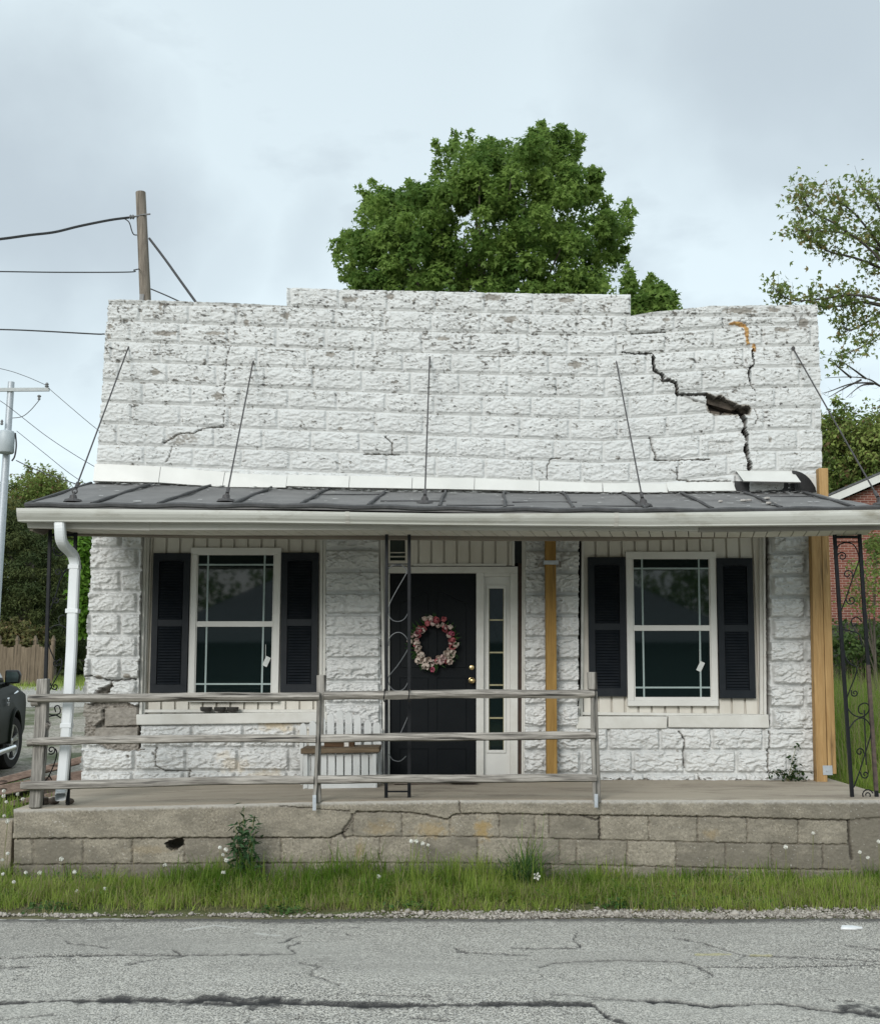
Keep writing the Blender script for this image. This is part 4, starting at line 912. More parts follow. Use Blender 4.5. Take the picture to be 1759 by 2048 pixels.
for i in range(nx):
    for j in range(8):
        a = i * 9 + j; fs += [(a, a + 9, a + 10, a + 1), (N + a, N + a + 1, N + a + 10, N + a + 9)]
for i in range(nx): fs += [(i * 9, N + i * 9, N + i * 9 + 9, i * 9 + 9), (i * 9 + 8, i * 9 + 17, N + i * 9 + 17, N + i * 9 + 8)]
for j in range(8): fs += [(j, j + 1, N + j + 1, N + j), (nx * 9 + j, N + nx * 9 + j, N + nx * 9 + j + 1, nx * 9 + j + 1)]
pr_.add(vs, fs)
proof = pr_.build('porch_roof', M['roof'], store, True)
seams = [((309, 970), (184, 1010)), ((426, 976), (317, 1010)), ((546, 977), (467, 1007)), ((656, 978), (602, 1009)), ((774, 980), (736, 1013)), ((890, 982), (878, 1016)), ((1007, 985), (1009, 1018)), ((1125, 985), (1146, 1019)), ((1241, 984), (1292, 1021)), ((1358, 985), (1423, 1018)), ((1483, 985), (1561, 1018)), ((1596, 984), (1705, 1014))]
for a, b in seams:
    xt = P(*a, YW).x; xe = P(*b, YE + .03).x; s = MB(); pts = []
    for k in range(13):
        t = k / 12; x = xe + (xt - xe) * t + .009 * math.sin(t * 9 + xt * 7) * t; y = YE + .01 + (YW - .02 - YE) * t
        pts.append((x, y, ze(x) + (zw(x) - ze(x)) * ((y - YE) / (YW - YE)) + .012))
    s.tube(pts, [.014 + .003 * math.sin(k * 1.7 + xt) for k in range(13)], 6); s.build('seam', M['roof_seam'], proof)
e = MB(); pts = [(XA + (XB - XA) * i / 60, YE - .005, ze(XA + (XB - XA) * i / 60) - .004 + .006 * math.sin(i * 1.3)) for i in range(61)]
e.tube(pts, .02, 6); pts = [(XA, YE + (YW - YE) * i / 8, ze(XA) + (zw(XA) - ze(XA)) * i / 8) for i in range(9)]; e.tube(pts, .016, 6); e.build('drip_edge', M['roof_seam'], proof)
# lap lines of the roof sheets
for x0, x1, t in ((656, 774, .62), (774, 890, .3), (1009, 1125, .35), (1125, 1240, .15), (890, 1007, .12), (1483, 1590, .7)):
    s = MB(); a, b = P(x0, 985, YW).x, P(x1, 985, YW).x
    s.tube([(a + (b - a) * k / 6, YE + (YW - YE) * t, ze(a) + (zw(a) - ze(a)) * t + .004) for k in range(7)], .006, 5); s.build('lap', M['roof_seam'], proof)
# gutter: K-profile swept along the eave
def eave(px0, y0, px1, y1, Y): return lambda x: None
gz_top = lambda x: float(np.interp(x, (-3.5, -1.5, 0, 1.7, 3.7), [P(p, y, 9.33).z for p, y in ((33, 1016), (510, 1021), (880, 1027), (1300, 1026), (1759, 1019))]))
gz_bot = lambda x: float(np.interp(x, (-3.5, -1.5, 0, 1.7, 3.7), [P(p, y, 9.33).z for p, y in ((33, 1041), (510, 1043), (880, 1048), (1300, 1051), (1759, 1047))]))
gm = MB(); n = 50; vs = []; XG0, XG1 = P(33, 1030, 9.33).x, XB + .05
for i in range(n + 1):
    x = XG0 + (XG1 - XG0) * i / n; zt_, zb = gz_top(x), gz_bot(x); H = zt_ - zb
    pf = [(9.47, zt_ + .005), (9.47, zb), (9.375, zb), (9.372, zb + .012), (9.365, zb + .02), (9.352, zb + .35 * H), (9.335, zb + .62 * H), (9.33, zb + .78 * H), (9.328, zt_), (9.345, zt_ + .002), (9.345, zt_ - .012), (9.352, zb + .7 * H), (9.375, zb + .3 * H), (9.39, zb + .015), (9.46, zb + .015), (9.46, zt_ + .005)]
    vs += [(x, y, z) for y, z in pf]
m_ = 16
gm.add(vs, [(i * m_ + j, i * m_ + (j + 1) % m_, (i + 1) * m_ + (j + 1) % m_, (i + 1) * m_ + j) for i in range(n) for j in range(m_)] + [tuple(range(m_)), tuple(n * m_ + j for j in range(m_))])
gm.build('gutter', M['gutter'], proof)
gc = MB(); x = XG0; gc.prism([(x - .003, 9.47, gz_top(x)), (x - .003, 9.47, gz_bot(x)), (x - .003, 9.375, gz_bot(x)), (x - .003, 9.35, gz_bot(x) + .04), (x - .003, 9.328, gz_top(x))], (.004, 0, 0)); gc.build('gutter_cap', M['gutter'], proof)
for x_ in (P(690, 1030, 9.33).x, P(1228, 1030, 9.33).x):
    H = gz_top(x_) - gz_bot(x_); zb = gz_bot(x_); gj = MB(); gj.prism([(x_, 9.47, zb - .003), (x_, 9.374, zb - .003), (x_, 9.361, zb + .02), (x_, 9.348, zb + .35 * H), (x_, 9.331, zb + .62 * H), (x_, 9.325, zb + H + .003), (x_, 9.335, zb + H + .003), (x_, 9.345, zb + .6 * H), (x_, 9.39, zb + .003), (x_, 9.47, zb + .003)], (.035, 0, 0)); gj.build('gutter_joint', M['fascia'], proof)
# fascia (the right part is bare weathered wood), vinyl soffit strip, porch beam
def strip(px, Y, dep, mat, name): m = MB(); m.pp(px, Y, dep); return m.build(name, mat, proof, bevel=.003)
strip([(52, 1036), (300, 1036), (300, 1061), (56, 1056)], 9.49, .03, M['fascia'], 'fascia'); strip([(300, 1036), (700, 1038), (1396, 1040), (1396, 1061), (700, 1060), (300, 1060)], 9.49, .03, M['fascia'], 'fascia'); strip([(1396.5, 1040), (1790, 1036), (1790, 1059), (1396.5, 1064)], 9.50, .03, M['fascia_old'], 'fascia')
sf = MB(); NS = 62
for i in range(NS):
    x0 = XA + .25 + (XB - XA - .3) * i / NS; x1 = XA + .25 + (XB - XA - .3) * (i + .93) / NS
    z = lambda x: float(np.interp(x, (-3.5, -2.0, -.5, 0.6, 1.6, 2.6, 3.7), [P(p, y, 9.53).z for p, y in ((60, 1056), (390, 1061), (760, 1061), (1020, 1063), (1270, 1064), (1510, 1065), (1780, 1060))]))
    sf.prism([(x0, 9.525, z(x0)), (x1, 9.525, z(x1)), (x1 + .07, 9.84, z(x1) - .004), (x0 + .07, 9.84, z(x0) - .004)], (0, 0, .012))
sf.build('soffit', M['siding'], proof)
bm_ = MB(); zb_ = lambda x: float(np.interp(x, (-3.5, -2.0, -.5, 0.6, 1.6, 2.6, 3.7), [P(p, y, 9.86).z for p, y in ((150, 1069), (390, 1075), (760, 1078), (1020, 1080), (1270, 1080), (1510, 1074), (1780, 1066))]))
for i in range(20):
    x0 = XA + .2 + (XB - XA - .2) * i / 20; x1 = XA + .2 + (XB - XA - .2) * (i + 1) / 20
    bm_.prism([(x0, 9.85, zb_(x0)), (x1, 9.85, zb_(x1)), (x1, 9.85, zb_(x1) + .14), (x0, 9.85, zb_(x0) + .14)], (0, .09, 0))
bm_.build('beam', M['beam'], proof)
# ceiling under the roof and triangular end cheeks
ce = MB(); ce.prism([(XA + .1, 9.95, ze(0) - .02), (XB - .05, 9.95, ze(0) - .02), (XB - .05, YW - .05, zw(0) - .16), (XA + .1, YW - .05, zw(0) - .16)], (0, 0, .02)); ce.build('ceiling', M['siding'], proof)
ck_ = MB(); ck_.prism([(XA + .02, 9.52, ze(XA) - .04), (XA + .02, YW - .06, zw(XA) - .05), (XA + .02, YW - .06, zw(XA) - .17), (XA + .02, 9.8, ze(XA) - .21), (XA + .02, 9.52, ze(XA) - .21)], (.03, 0, 0)); ck_.build('end_board', M['beam'], proof)
# downspout
dpts = [(120, 1043, 9.42), (121, 1062, 9.42), (123, 1080, 9.45), (129, 1092, 9.52), (138, 1101, 9.60), (146, 1110, 9.66), (150, 1124, 9.69), (150, 1140, 9.69), (148.5, 1170, 9.69), (146, 1222, 9.69), (144, 1290, 9.69), (138, 1400, 9.69), (131, 1500, 9.69), (124, 1575, 9.69), (122.5, 1586, 9.67), (121, 1594, 9.60)]
ds = MB(); pts = [P(*p) for p in dpts]
def cat3(pts, n=4):
    o = []; q = [pts[0]] + pts + [pts[-1]]
    for i in range(1, len(q) - 2):
        for k in range(n):
            t = k / n; o.append(.5 * (2 * q[i] + (q[i + 1] - q[i - 1]) * t + (2 * q[i - 1] - 5 * q[i] + 4 * q[i + 1] - q[i + 2]) * t * t + (3 * q[i] - q[i - 1] - 3 * q[i + 1] + q[i + 2]) * t ** 3))
    return o + [pts[-1]]
pts = cat3(pts[:8]) + pts[8:13] + cat3(pts[13:])
def rect_sweep(m, pts, w, d):
    vs = []; k = len(pts)
    for i, p in enumerate(pts):
        t = (pts[min(i + 1, k - 1)] - pts[max(i - 1, 0)]).normalized(); a = Vector((1, 0, 0)); a = (a - t * a.dot(t)).normalized(); b = t.cross(a)
        for u, v in ((-1, -.7), (-.7, -1), (.7, -1), (1, -.7), (1, .7), (.7, 1), (-.7, 1), (-1, .7)): vs.append(p + a * u * w / 2 + b * v * d / 2)
    m.add(vs, [(i * 8 + j, i * 8 + (j + 1) % 8, i * 8 + 8 + (j + 1) % 8, i * 8 + 8 + j) for i in range(k - 1) for j in range(8)])
rect_sweep(ds, pts, .083, .065)
dsp = ds.build('downspout', M['down'], store)
for px, py, w in ((146, 1222, .105), (134, 1451, .092), (149.5, 1134, .09)):
    st_ = MB(); p = P(px, py, 9.69); st_.box(p.x - w / 2, p.x + w / 2, 9.652, 9.73, p.z - .018, p.z + .018); st_.build('strap', M['down'], dsp, bevel=.003)
# white metal flashing pieces along the wall base
fl = [((191, 928), (322, 934), (320, 967), (190, 964)), ((323, 934), (450, 945), (447, 976), (321, 967)), ((451, 946), (575, 952), (573, 977), (448, 976)), ((576, 950), (699, 953), (698, 977), (574, 974)), ((700, 952), (824, 955), (823, 979), (699, 977)), ((825, 955), (948, 957), (947, 981), (824, 979)), ((949, 957), (1077, 962), (1076, 984), (948, 981)), ((1078, 962), (1203, 967), (1202, 986), (1077, 984)), ((1204, 967), (1332, 968), (1332, 987), (1204, 986)), ((1330, 966), (1463, 964), (1467, 984), (1333, 985)), ((1470, 943), (1584, 943), (1588, 971), (1476, 969))]
for i, p in enumerate(fl):
    f = MB(); t0 = .045 if i < 9 else .06
    a, b, c, d = [P(x, y, YW - .02) for x, y in p]
    if i == 10: pts = [a + Vector((0, -.03, 0)), b + Vector((0, -.02, 0)), c + Vector((0, -.20, 0)), d + Vector((0, -.20, 0))]
    else: pts = [a + Vector((0, -.02, 0)), b + Vector((0, -.02, 0)), c + Vector((0, -t0 - .02, 0)), d + Vector((0, -t0 - .02, 0))]
    f.prism(pts, (0, .006, 0)); f.prism([pts[3], pts[2], pts[2] + Vector((0, .03, -.004)), pts[3] + Vector((0, .03, -.004))], (0, 0, .004)); f.prism([pts[0], pts[1], pts[1] + Vector((0, .05, .004)), pts[0] + Vector((0, .05, .004))], (0, 0, -.006))
    f.build('flashing', M['vinyl'], store)
# curled rubber flap at the right end, dark membrane upstand
cf = MB(); prof = []
for k in range(13):
    t = k / 12; prof.append((1583 + 46 * t + 4 * math.sin(t * 3), 941 + 34 * t ** 1.9, YW - .09 - .05 * math.sin(t * 3)))
up = [P(x, y, Y) for x, y, Y in prof]; dn = [P(x + (2 if k else 6), min(985, 985 - 1 * k / 12), YW - .07) for k, (x, y, Y) in enumerate(prof)]
cf.add(up + dn + [p + Vector((0, .012, 0)) for p in up + dn], [(k, k + 1, k + 14, k + 13) for k in range(12)] + [(26 + k, 26 + k + 13, 26 + k + 14, 26 + k + 1) for k in range(12)] + [(k, k + 26, k + 27, k + 1) for k in range(12)])
cf.build('rubber_flap', M['rubber'], store)
for q_ in ([(1468, 962), (1588, 966), (1600, 986), (1472, 986)], [(192, 966), (320, 969), (448, 978), (448, 981), (192, 973)]): mu = MB(); mu.pp(q_, YW - .04, .02); mu.build('membrane', M['rubber'], store)
fr2 = MB(); fr2.pp([(1588, 948), (1634, 950), (1634, 985), (1590, 985)], YW - .035, .015); fr2.build('flashing', M['vinyl'], store)
# support rods from parapet to roof edge
for top_, bot, Yb in (((258, 692), (147, 990), 9.72), ((507, 720), (452, 1000), 9.80), ((859, 712), (849, 1005), 9.86), ((1231, 720), (1286, 1010), 9.82), ((1585, 697), (1762, 1008), 9.75)):
    m = MB(); a = P(*top_, YW - .01); b = P(*bot, Yb); dirn = (b - a).normalized(); b0 = b - dirn * .16
    m.tube([a + Vector((0, .08, 0)), a, b0], .0072, 8); m.tube([b0, b0 + dirn * .07], .016, 8); 
    ring = [b0 + dirn * .11 + Vector((.022 * math.cos(t), 0, .022 * math.sin(t))) for t in [2 * math.pi * k / 10 for k in range(11)]]; m.tube(ring, .006, 6)
    xx = b.x; tt = (b.y - YE) / (YW - YE); zz = ze(xx) + (zw(xx) - ze(xx)) * tt
    m.tube([b0 + dirn * .12, (xx, b.y, zz + .02)], .010, 6)
    m.lathe([(.085, -.01), (.07, .012), (.035, .022), (.028, .05), (.012, .058)], (xx, b.y, zz), 10)
    m.lathe([(.02, -.004), (.02, .004)], a + Vector((0, -.004, 0)), 8, 'Y')
    m.build('tie_rod', M['rod'], store)
# ================================================================ RAIL FENCE ON THE PORCH
YR = 9.53
fence = thing('rail_fence', (P(80, 1617, YR).x, YR, FZ(-3.3, 9.6)), 'weathered grey three-rail wooden fence along the porch edge', 'fence')
def rail(pts, r, ends, Y=YR):
    m = MB(); k = 26; xs_ = [p[0] for p in pts]; ys_ = [p[1] for p in pts]; Z = []
    for i in range(k + 1):
        x = xs_[0] + (xs_[-1] - xs_[0]) * i / k; y = np.interp(x, xs_, ys_)
        Z.append(P(x, y + 0.5 * math.sin(x * .021 + ys_[0]), Y))
    n = 10; vs = []
    for i, p in enumerate(Z):
        t = i / k; rr = r * (1 + .03 * math.sin(i * .7 + ys_[0]) + .015 * math.sin(i * 2.9))
        if (i == 0 and ends[0]) or (i == k and ends[1]): rr *= .8
        for j in range(n):
            a = 2 * math.pi * j / n; w = 1 + .09 * math.sin(j * 2.3 + ys_[0]) + .02 * math.sin(i * .8 + j * 3)
            vs.append(p + Vector((0, math.cos(a) * rr * w, math.sin(a) * rr * w)))
    m.add(vs, [(i * n + j, i * n + (j + 1) % n, i * n + n + (j + 1) % n, i * n + n + j) for i in range(k) for j in range(n)] + [tuple(range(n)), tuple(k * n + j for j in range(n))])
    o = m.build('rail', M['rail'], fence, True); return o
rail([(57, 1397), (200, 1396), (400, 1394), (639, 1393)], .035, (1, 0)); rail([(648, 1392), (880, 1388), (1188, 1388)], .034, (0, 1))
rail([(66, 1483), (200, 1481), (400, 1477), (632, 1478)], .034, (1, 0)); rail([(642, 1477), (880, 1474), (1190, 1471)], .034, (0, 1))
rail([(43, 1571), (200, 1569), (400, 1562), (628, 1560)], .036, (1, 0)); rail([(636, 1559), (880, 1558), (1192, 1556)], .034, (0, 1))
def postm(px, Y, dep): m = MB(); m.pp(px, Y, dep); return m
m = postm([(73, 1358), (95, 1357), (91, 1480), (79, 1616), (57, 1617), (66, 1480)], YR + .035, .085); m.build('post', M['railpost'], fence, bevel=.012, seg=3)
m = postm([(633, 1350), (652, 1350), (650, 1386), (647, 1390), (646, 1470), (641, 1480), (640, 1560), (642, 1600), (640, 1606), (628, 1606), (633, 1480)], YR + .03, .06); m.pp([(634, 1386), (641, 1386), (635, 1560), (631, 1604), (625, 1604), (631, 1480)], YR - .01, .038); m.build('post', M['railpost'], fence, bevel=.008, seg=2)
m = postm([(1175, 1344), (1193, 1344), (1194, 1380), (1176, 1379)], YR - .01, .07); m.pp([(1181, 1381), (1194, 1381), (1197, 1480), (1200, 1545), (1201, 1606), (1189, 1606), (1183, 1480)], YR + .03, .05); m.pp([(1181, 1381), (1187, 1381), (1192, 1604), (1186, 1604), (1181, 1480)], YR - .005, .033); m.build('post', M['railpost'], fence, bevel=.008)
for a in ((625, 1590, 632, 1621), (1188, 1588, 1195, 1615)):
    m = MB(); m.pr(*a, YR - .017, .004)
    for q in range(3): c = P((a[0] + a[2]) / 2, a[1] + 6 + 9 * q, YR - .0175); m.lathe([(.004, 0), (.004, -.003)], c, 8, 'Y')
    m.build('metal_strap', M['galv'], fence)
for px_, py_, r_ in ((88, 1458, .03), (61, 1486, .034)):
    pass
m = MB(); m.tube([P(84, 1466, YR + .10), P(97, 1446, YR + .06)], [.034, .03], 10); m.build('broken_rail_stub', M['rail'], fence, True)
for q_ in ([P(56, 1485, YR + .03), P(72, 1484, YR + .03)], [P(64, 1405, YR + .03), P(78, 1404, YR + .03)]): m = MB(); m.tube(q_, [.034, .034], 10); m.build('broken_rail_stub', M['rail'], fence, True)
for x in (770, 818):
    m = MB(); c = P(x + 1, 1391, YR + .12); m.tube([c + Vector((.004 * math.sin(k), -.12 + .175 * math.cos(t), .05 * math.sin(t))) for k, t in enumerate([2 * math.pi * k / 18 for k in range(19)])], .005, 6); m.build('tie_wire', M['iron'], fence)

# ================================================================ ORNAMENTAL IRON POSTS
def spiral(c, r0, a0, turns, sgn, n=18):
    return [(c[0] + r0 * (1 - .78 * k / n) * math.cos(a0 + sgn * turns * 2 * math.pi * k / n), c[1] + r0 * (1 - .78 * k / n) * math.sin(a0 + sgn * turns * 2 * math.pi * k / n)) for k in range(n + 1)]
def ironpost(label, lt, lb, rt, rb, Y, scroll, matR=None, bars=(), thinw=.0055, scm=None):
    o = thing('ornamental_post', (P(*lb, Y).x, Y, P(*lb, Y).z), label, 'porch post', 'ornamental iron porch posts')
    for a, b, mm in ((lt, lb, M['iron']), (rt, rb, M['iron'])):
        m = MB(); pa, pb_ = P(*a, Y), P(*b, Y); pb_.z = FZ(pb_.x, Y) - .003; m.bar(pa, pb_, .028, .028); m.build('leg', mm, o, bevel=.003)
    if matR:
        m = MB(); t = .36; q = lambda t: P(rt[0] + (rb[0] - rt[0]) * t, rt[1] + (rb[1] - rt[1]) * t, Y); m.bar(q(.5), q(.97), .0295, .0295); m.build('rusted_section', matR, o)
    for (x0, x1, y, h) in bars:
        m = MB(); m.bar(P(x0, y, Y), P(x1, y, Y), h, .02, (0, 1, 0)); m.build('crossbar', M['iron'], o)
    for pts in scroll:
        m = MB(); m.tube([P(x, y, Y) for x, y in pts], thinw, 6); m.build('scroll', scm or M['iron'], o, True)
    return o
def smooth(pts, n=6):
    out = []; P_ = [pts[0]] + list(pts) + [pts[-1]]
    for i in range(1, len(P_) - 2):
        p0, p1, p2, p3 = P_[i - 1:i + 3]
        for k in range(n):
            t = k / n; out.append(tuple(.5 * (2 * p1[j] + (p2[j] - p0[j]) * t + (2 * p0[j] - 5 * p1[j] + 4 * p2[j] - p3[j]) * t * t + (3 * p1[j] - p0[j] - 3 * p2[j] + p3[j]) * t ** 3) for j in range(2)))
    return out + [pts[-1]]
YP = 9.78
# right post (coordinates measured on the photograph's right scroll work)
sR = [smooth([(1672, 1105), (1675, 1092), (1683, 1087), (1693, 1085), (1706, 1090), (1714, 1104), (1716, 1122), (1708, 1145), (1700, 1168), (1690, 1198), (1679, 1226)]),
      spiral((1683, 1113), 9.5, -2.9, 1.35, 1), [(1704, 1156)] + spiral((1694, 1149), 9.5, -.1, 1.1, -1), [(1691, 1190)] + spiral((1701, 1200), 10, 3.2, 1.2, -1),
      smooth([(1722, 1243), (1712, 1234), (1702, 1240), (1704, 1252), (1712, 1248)]), smooth([(1675, 1228), (1681, 1255), (1700, 1262), (1716, 1268), (1722, 1290)]),
      smooth([(1687, 1300), (1690, 1316), (1701, 1329), (1712, 1335), (1708, 1355), (1698, 1380), (1692, 1400), (1694, 1416), (1706, 1430), (1722, 1434), (1734, 1425), (1737, 1412), (1728, 1406), (1717, 1412), (1716, 1424), (1724, 1428)]),
      [(1701, 1380)] + spiral((1708, 1386), 7, 2.6, 1.15, -1), smooth([(1697, 1457), (1708, 1442), (1722, 1436), (1735, 1444), (1741, 1462), (1735, 1487), (1727, 1513), (1717, 1545), (1706, 1575)]),
      [(1729, 1508)] + spiral((1718, 1504), 8.5, .2, 1.2, -1), [(1719, 1544)] + spiral((1729, 1549), 8.5, 3.1, 1.2, -1), spiral((1733, 1590), 12, -.3, 1.5, -1), [(1727, 1420), (1729, 1480), (1731, 1530)]]
ironpost('black scrolled iron post beside the new timber, one leg rusty', (1667, 1062), (1703, 1597), (1717, 1062), (1752, 1597), YP, sR, M['iron_rust'], ((1667, 1717, 1074, .022), (1668, 1718, 1084, .008)))
mir = lambda x, y: (150 - (x - 1668 - (y - 1065) * .067) + (-(y - 1065) * .043) - 2, y)
sL = [smooth([(106, 1100), (108, 1090), (120, 1084), (138, 1090), (146, 1106)]), [(128, 1108)] + spiral((117, 1101), 12, .3, 1.5, 1), smooth([(145, 1135), (132, 1140), (120, 1162), (112, 1190), (100, 1220)]), [(128, 1150)] + spiral((117, 1145), 8, .2, 1.2, -1), [(106, 1195)] + spiral((113, 1200), 7, 3, 1.1, -1),
      smooth([(97, 1262), (106, 1253), (120, 1250), (133, 1255), (136, 1240), (128, 1230), (118, 1236), (120, 1248)]), smooth([(95, 1280), (101, 1300), (112, 1322), (122, 1318), (124, 1330), (116, 1350), (104, 1372), (92, 1396)]), [(101, 1366)] + spiral((110, 1373), 7, 3.0, 1.15, -1), [(121, 1331)] + spiral((112, 1326), 7, .1, 1.1, 1),
      smooth([(92, 1418), (100, 1429), (112, 1430), (122, 1436)]), smooth([(88, 1446), (98, 1434), (112, 1430), (121, 1424), (118, 1412), (110, 1414), (112, 1424)]), spiral((103, 1500), 9, 2.2, 1.3, -1), smooth([(111, 1497), (114, 1508), (108, 1530), (98, 1552), (90, 1562)]), [(98, 1550), (104, 1560)]]
ironpost('black scrolled iron post behind the white downspout', (101, 1060), (84, 1606), (152, 1060), (136, 1606), YP, sL, None, ((101, 152, 1070, .022), (101, 152, 1078, .008)))
sM = [smooth([(816, 1140), (806, 1158), (792, 1182), (779, 1208), (777, 1226), (783, 1239), (796, 1243), (808, 1238), (816, 1226)]), smooth([(777, 1292), (779, 1276), (790, 1266), (802, 1266), (813, 1276), (817, 1292), (810, 1308), (794, 1332), (778, 1352), (777, 1366), (784, 1378), (796, 1382), (808, 1377), (816, 1364)]), smooth([(776, 1138), (784, 1132), (800, 1130), (810, 1136), (815, 1148)]), smooth([(816, 1432), (806, 1455), (795, 1478)]), smooth([(777, 1508), (786, 1520), (800, 1522), (812, 1512)])]
ironpost('plain black iron post with thin grey scrolls, tied to the rails', (773, 1064), (772, 1601), (818, 1064), (818, 1601), YP, sM, None, ((773, 818, 1128, .008), (772, 818, 1583, .012)), .0042, M['iron_thin'])

# ================================================================ TIMBER PROPS
o = thing('timber_post', (P(1652, 1572, 11.0).x, 11.0, FZ(3.6, 11.0)), 'pair of new yellow pine timbers bracing the right corner of the shop', 'post')
m = MB(); m.pp([(1621, 1066), (1641, 1066), (1654, 1573), (1632, 1573)], 11.0, .09); m.build('timber', M['post_wood'], o, bevel=.004)
m = MB(); m.pp([(1636, 936), (1655, 936), (1656.5, 1066), (1672, 1548), (1654.6, 1548), (1641.8, 1066)], 11.0, .09); m.build('timber', M['post_wood'], o, bevel=.004)
m = MB(); m.pp([(1644, 1531), (1663, 1531), (1664, 1550), (1645, 1550)], 10.994, .004)
c = P(1653, 1541, 10.99); m.lathe([(.009, 0), (.009, -.008)], c, 6, 'Y'); m.build('bracket', M['galv'], o)
o = thing('timber_post', (P(1103, 1572, 10.98).x, 10.98, FZ(1.1, 11)), 'yellowed square timber strapped in front of the narrow block pier by the door', 'post')
m = MB(); m.pp([(1090, 1066), (1111, 1066), (1114, 1573), (1093, 1573)], 10.98, .1); m.build('timber', M['post_old'], o, bevel=.004)
m = MB(); m.pp([(1086, 1121), (1116, 1121), (1116, 1129), (1086, 1129)], 10.972, .005); m.build('strap', M['galv'], o)
for q_ in ([(1080, 1125), (1087, 1120), (1087, 1133), (1073, 1134)], [(1116, 1121), (1121, 1124), (1122, 1135), (1113, 1134)]): m = MB(); m.pp(q_, 11.06, .02); m.build('strap_end', M['railpost'], o)

# ================================================================ BENCH, WREATH AND SMALL THINGS ON THE PORCH
YB = 10.55
bn = thing('picket_bench', (P(680, 1577, YB).x, YB, FZ(-.9, YB)), 'white picket-slat bench with brown plank seat by the front door', 'bench')
def pk(px, y0, y1, w, Y, dep, rd):
    if rd: head = [(px - w / 2 + w * k / 6, y0 + w * .5 * (1 - math.sin(math.pi * k / 6))) for k in range(7)]
    else: head = [(px - w / 2, y0 + w * .3), (px - w * .3, y0), (px + w * .3, y0), (px + w / 2, y0 + w * .3)]
    m = MB(); m.pp([(px - w / 2, y1)] + head + [(px + w / 2, y1)], Y, dep); return m
for px, y0, rd in ((606, 1446, 1), (625, 1441, 1), (644, 1433, 1), (661, 1426, 1), (679.5, 1419, 1), (697, 1424, 1), (714.5, 1432, 0), (735, 1439, 1), (753, 1445, 0)):
    pk(px, y0, 1508, 14.5, YB + .38, .02, rd).build('back_slat', M['bench'], bn, bevel=.003)
for ch, px in (('S', 661), ('O', 679.5), ('U', 697)):
    fc = bpy.data.curves.new('carved_letter', 'FONT'); fc.body = ch; fc.size = .085; fc.extrude = .0008; fc.align_x = 'CENTER'
    fo_ = bpy.data.objects.new('carved_letter', fc); me = bpy.data.meshes.new_from_object(fo_); bpy.data.objects.remove(fo_)
    c = P(px, 1448, YB + .379); me.transform(Matrix.Translation(c - OFF[bn.name]) @ Matrix.Rotation(math.pi / 2, 4, 'X')); link('carved_letter', me, simple('worn_letter', (0.55, 0.55, 0.54), (0.62, 0.62, 0.61), 30, .7, 0), bn)
for i in range(9): m = MB(); px = 613 + i * 16.6; m.pp([(px - 7, 1507), (px + 7, 1507), (px + 7, 1569), (px - 7, 1569)], YB + .03, .02); m.build('front_slat', M['bench'], bn, bevel=.003)
for px in (611.5, 748.5): m = MB(); m.pp([(px - 3.6, 1507), (px + 3.6, 1507), (px + 3.6, 1577), (px - 3.6, 1577)], YB, .04); m.build('leg', M['bench'], bn, bevel=.003)
for px in (603, 758): m = MB(); m.pp([(px - 4, 1484), (px + 4, 1484), (px + 2, 1574), (px - 2, 1574)], YB + .36, .04); m.build('leg', M['bench'], bn, bevel=.003)
m = MB(); m.pp([(606, 1567), (754, 1565), (754, 1577.5), (606, 1579)], YB + .01, .025); m.build('bottom_rail', M['bench'], bn, bevel=.003)
m = MB(); m.pp([(601, 1497), (758, 1494), (758, 1505), (601, 1508)], YB - .03, .40); m.build('seat', M['seat'], bn, bevel=.006)
bx = thing('wooden_box', tuple(P(680, 1498, YB + .12)), 'small dark brown wooden box lying on the white bench', 'box')
m = MB(); m.pp([(648, 1482), (708, 1482), (708, 1495.5), (648, 1496)], YB + .10, .12); m.build('box_body', M['brownbox'], bx, bevel=.004)
m = MB(); m.pp([(688, 1485), (697, 1485), (697, 1493), (688, 1493)], YB + .094, .005); m.build('tag', simple('pale_tag', (.6, .57, .53), (.5, .47, .43), 40, .7, 0), bx)
# wreath
wc = P(866, 1286, YD - .05)
wr = thing('door_wreath', tuple(wc), 'round wreath of pink and cream tulips hanging on the black door', 'wreath')
m = MB(); RW = 36 * YD / F_PX; m.tube([wc + Vector((RW * math.cos(t), .01 * math.sin(5 * t), RW * math.sin(t) * 1.08)) for t in [2 * math.pi * k / 28 for k in range(29)]], .02, 8); m.build('ring', M['vineleaf'], wr)
tc_ = [simple('tulip_pink', (0.50, 0.13, 0.20), (0.40, 0.08, 0.14), 60, .6, 0), simple('tulip_cream', (0.62, 0.56, 0.47), (0.55, 0.44, 0.40), 60, .6, 0), simple('tulip_rose', (0.36, 0.07, 0.085), (0.5, 0.17, 0.19), 60, .6, 0), simple('tulip_blush', (0.62, 0.43, 0.44), (0.6, 0.5, 0.44), 60, .6, 0)]
def tulip(c, d, s, mat):
    m = MB(); d = d.normalized(); a = d.orthogonal().normalized(); b = d.cross(a)
    for k in range(5):
        t = 2 * math.pi * k / 5 + rnd.random() * .4; u = a * math.cos(t) + b * math.sin(t); w = d.cross(u)
        pts = []
        for h, r, ww in ((0, .10, .10), (.35, .42, .34), (.7, .44, .34), (1.0, .36 + .2 * rnd.random(), .05)):
            for sg in (-1, 0, 1): pts.append(c + (d * h + u * (r - .05 * abs(sg)) + w * ww * sg) * s)
        m.add(pts, [(i * 3 + j, i * 3 + j + 1, i * 3 + 4 + j, i * 3 + 3 + j) for i in range(3) for j in range(2)])
    return m.build('tulip', mat, wr, True)
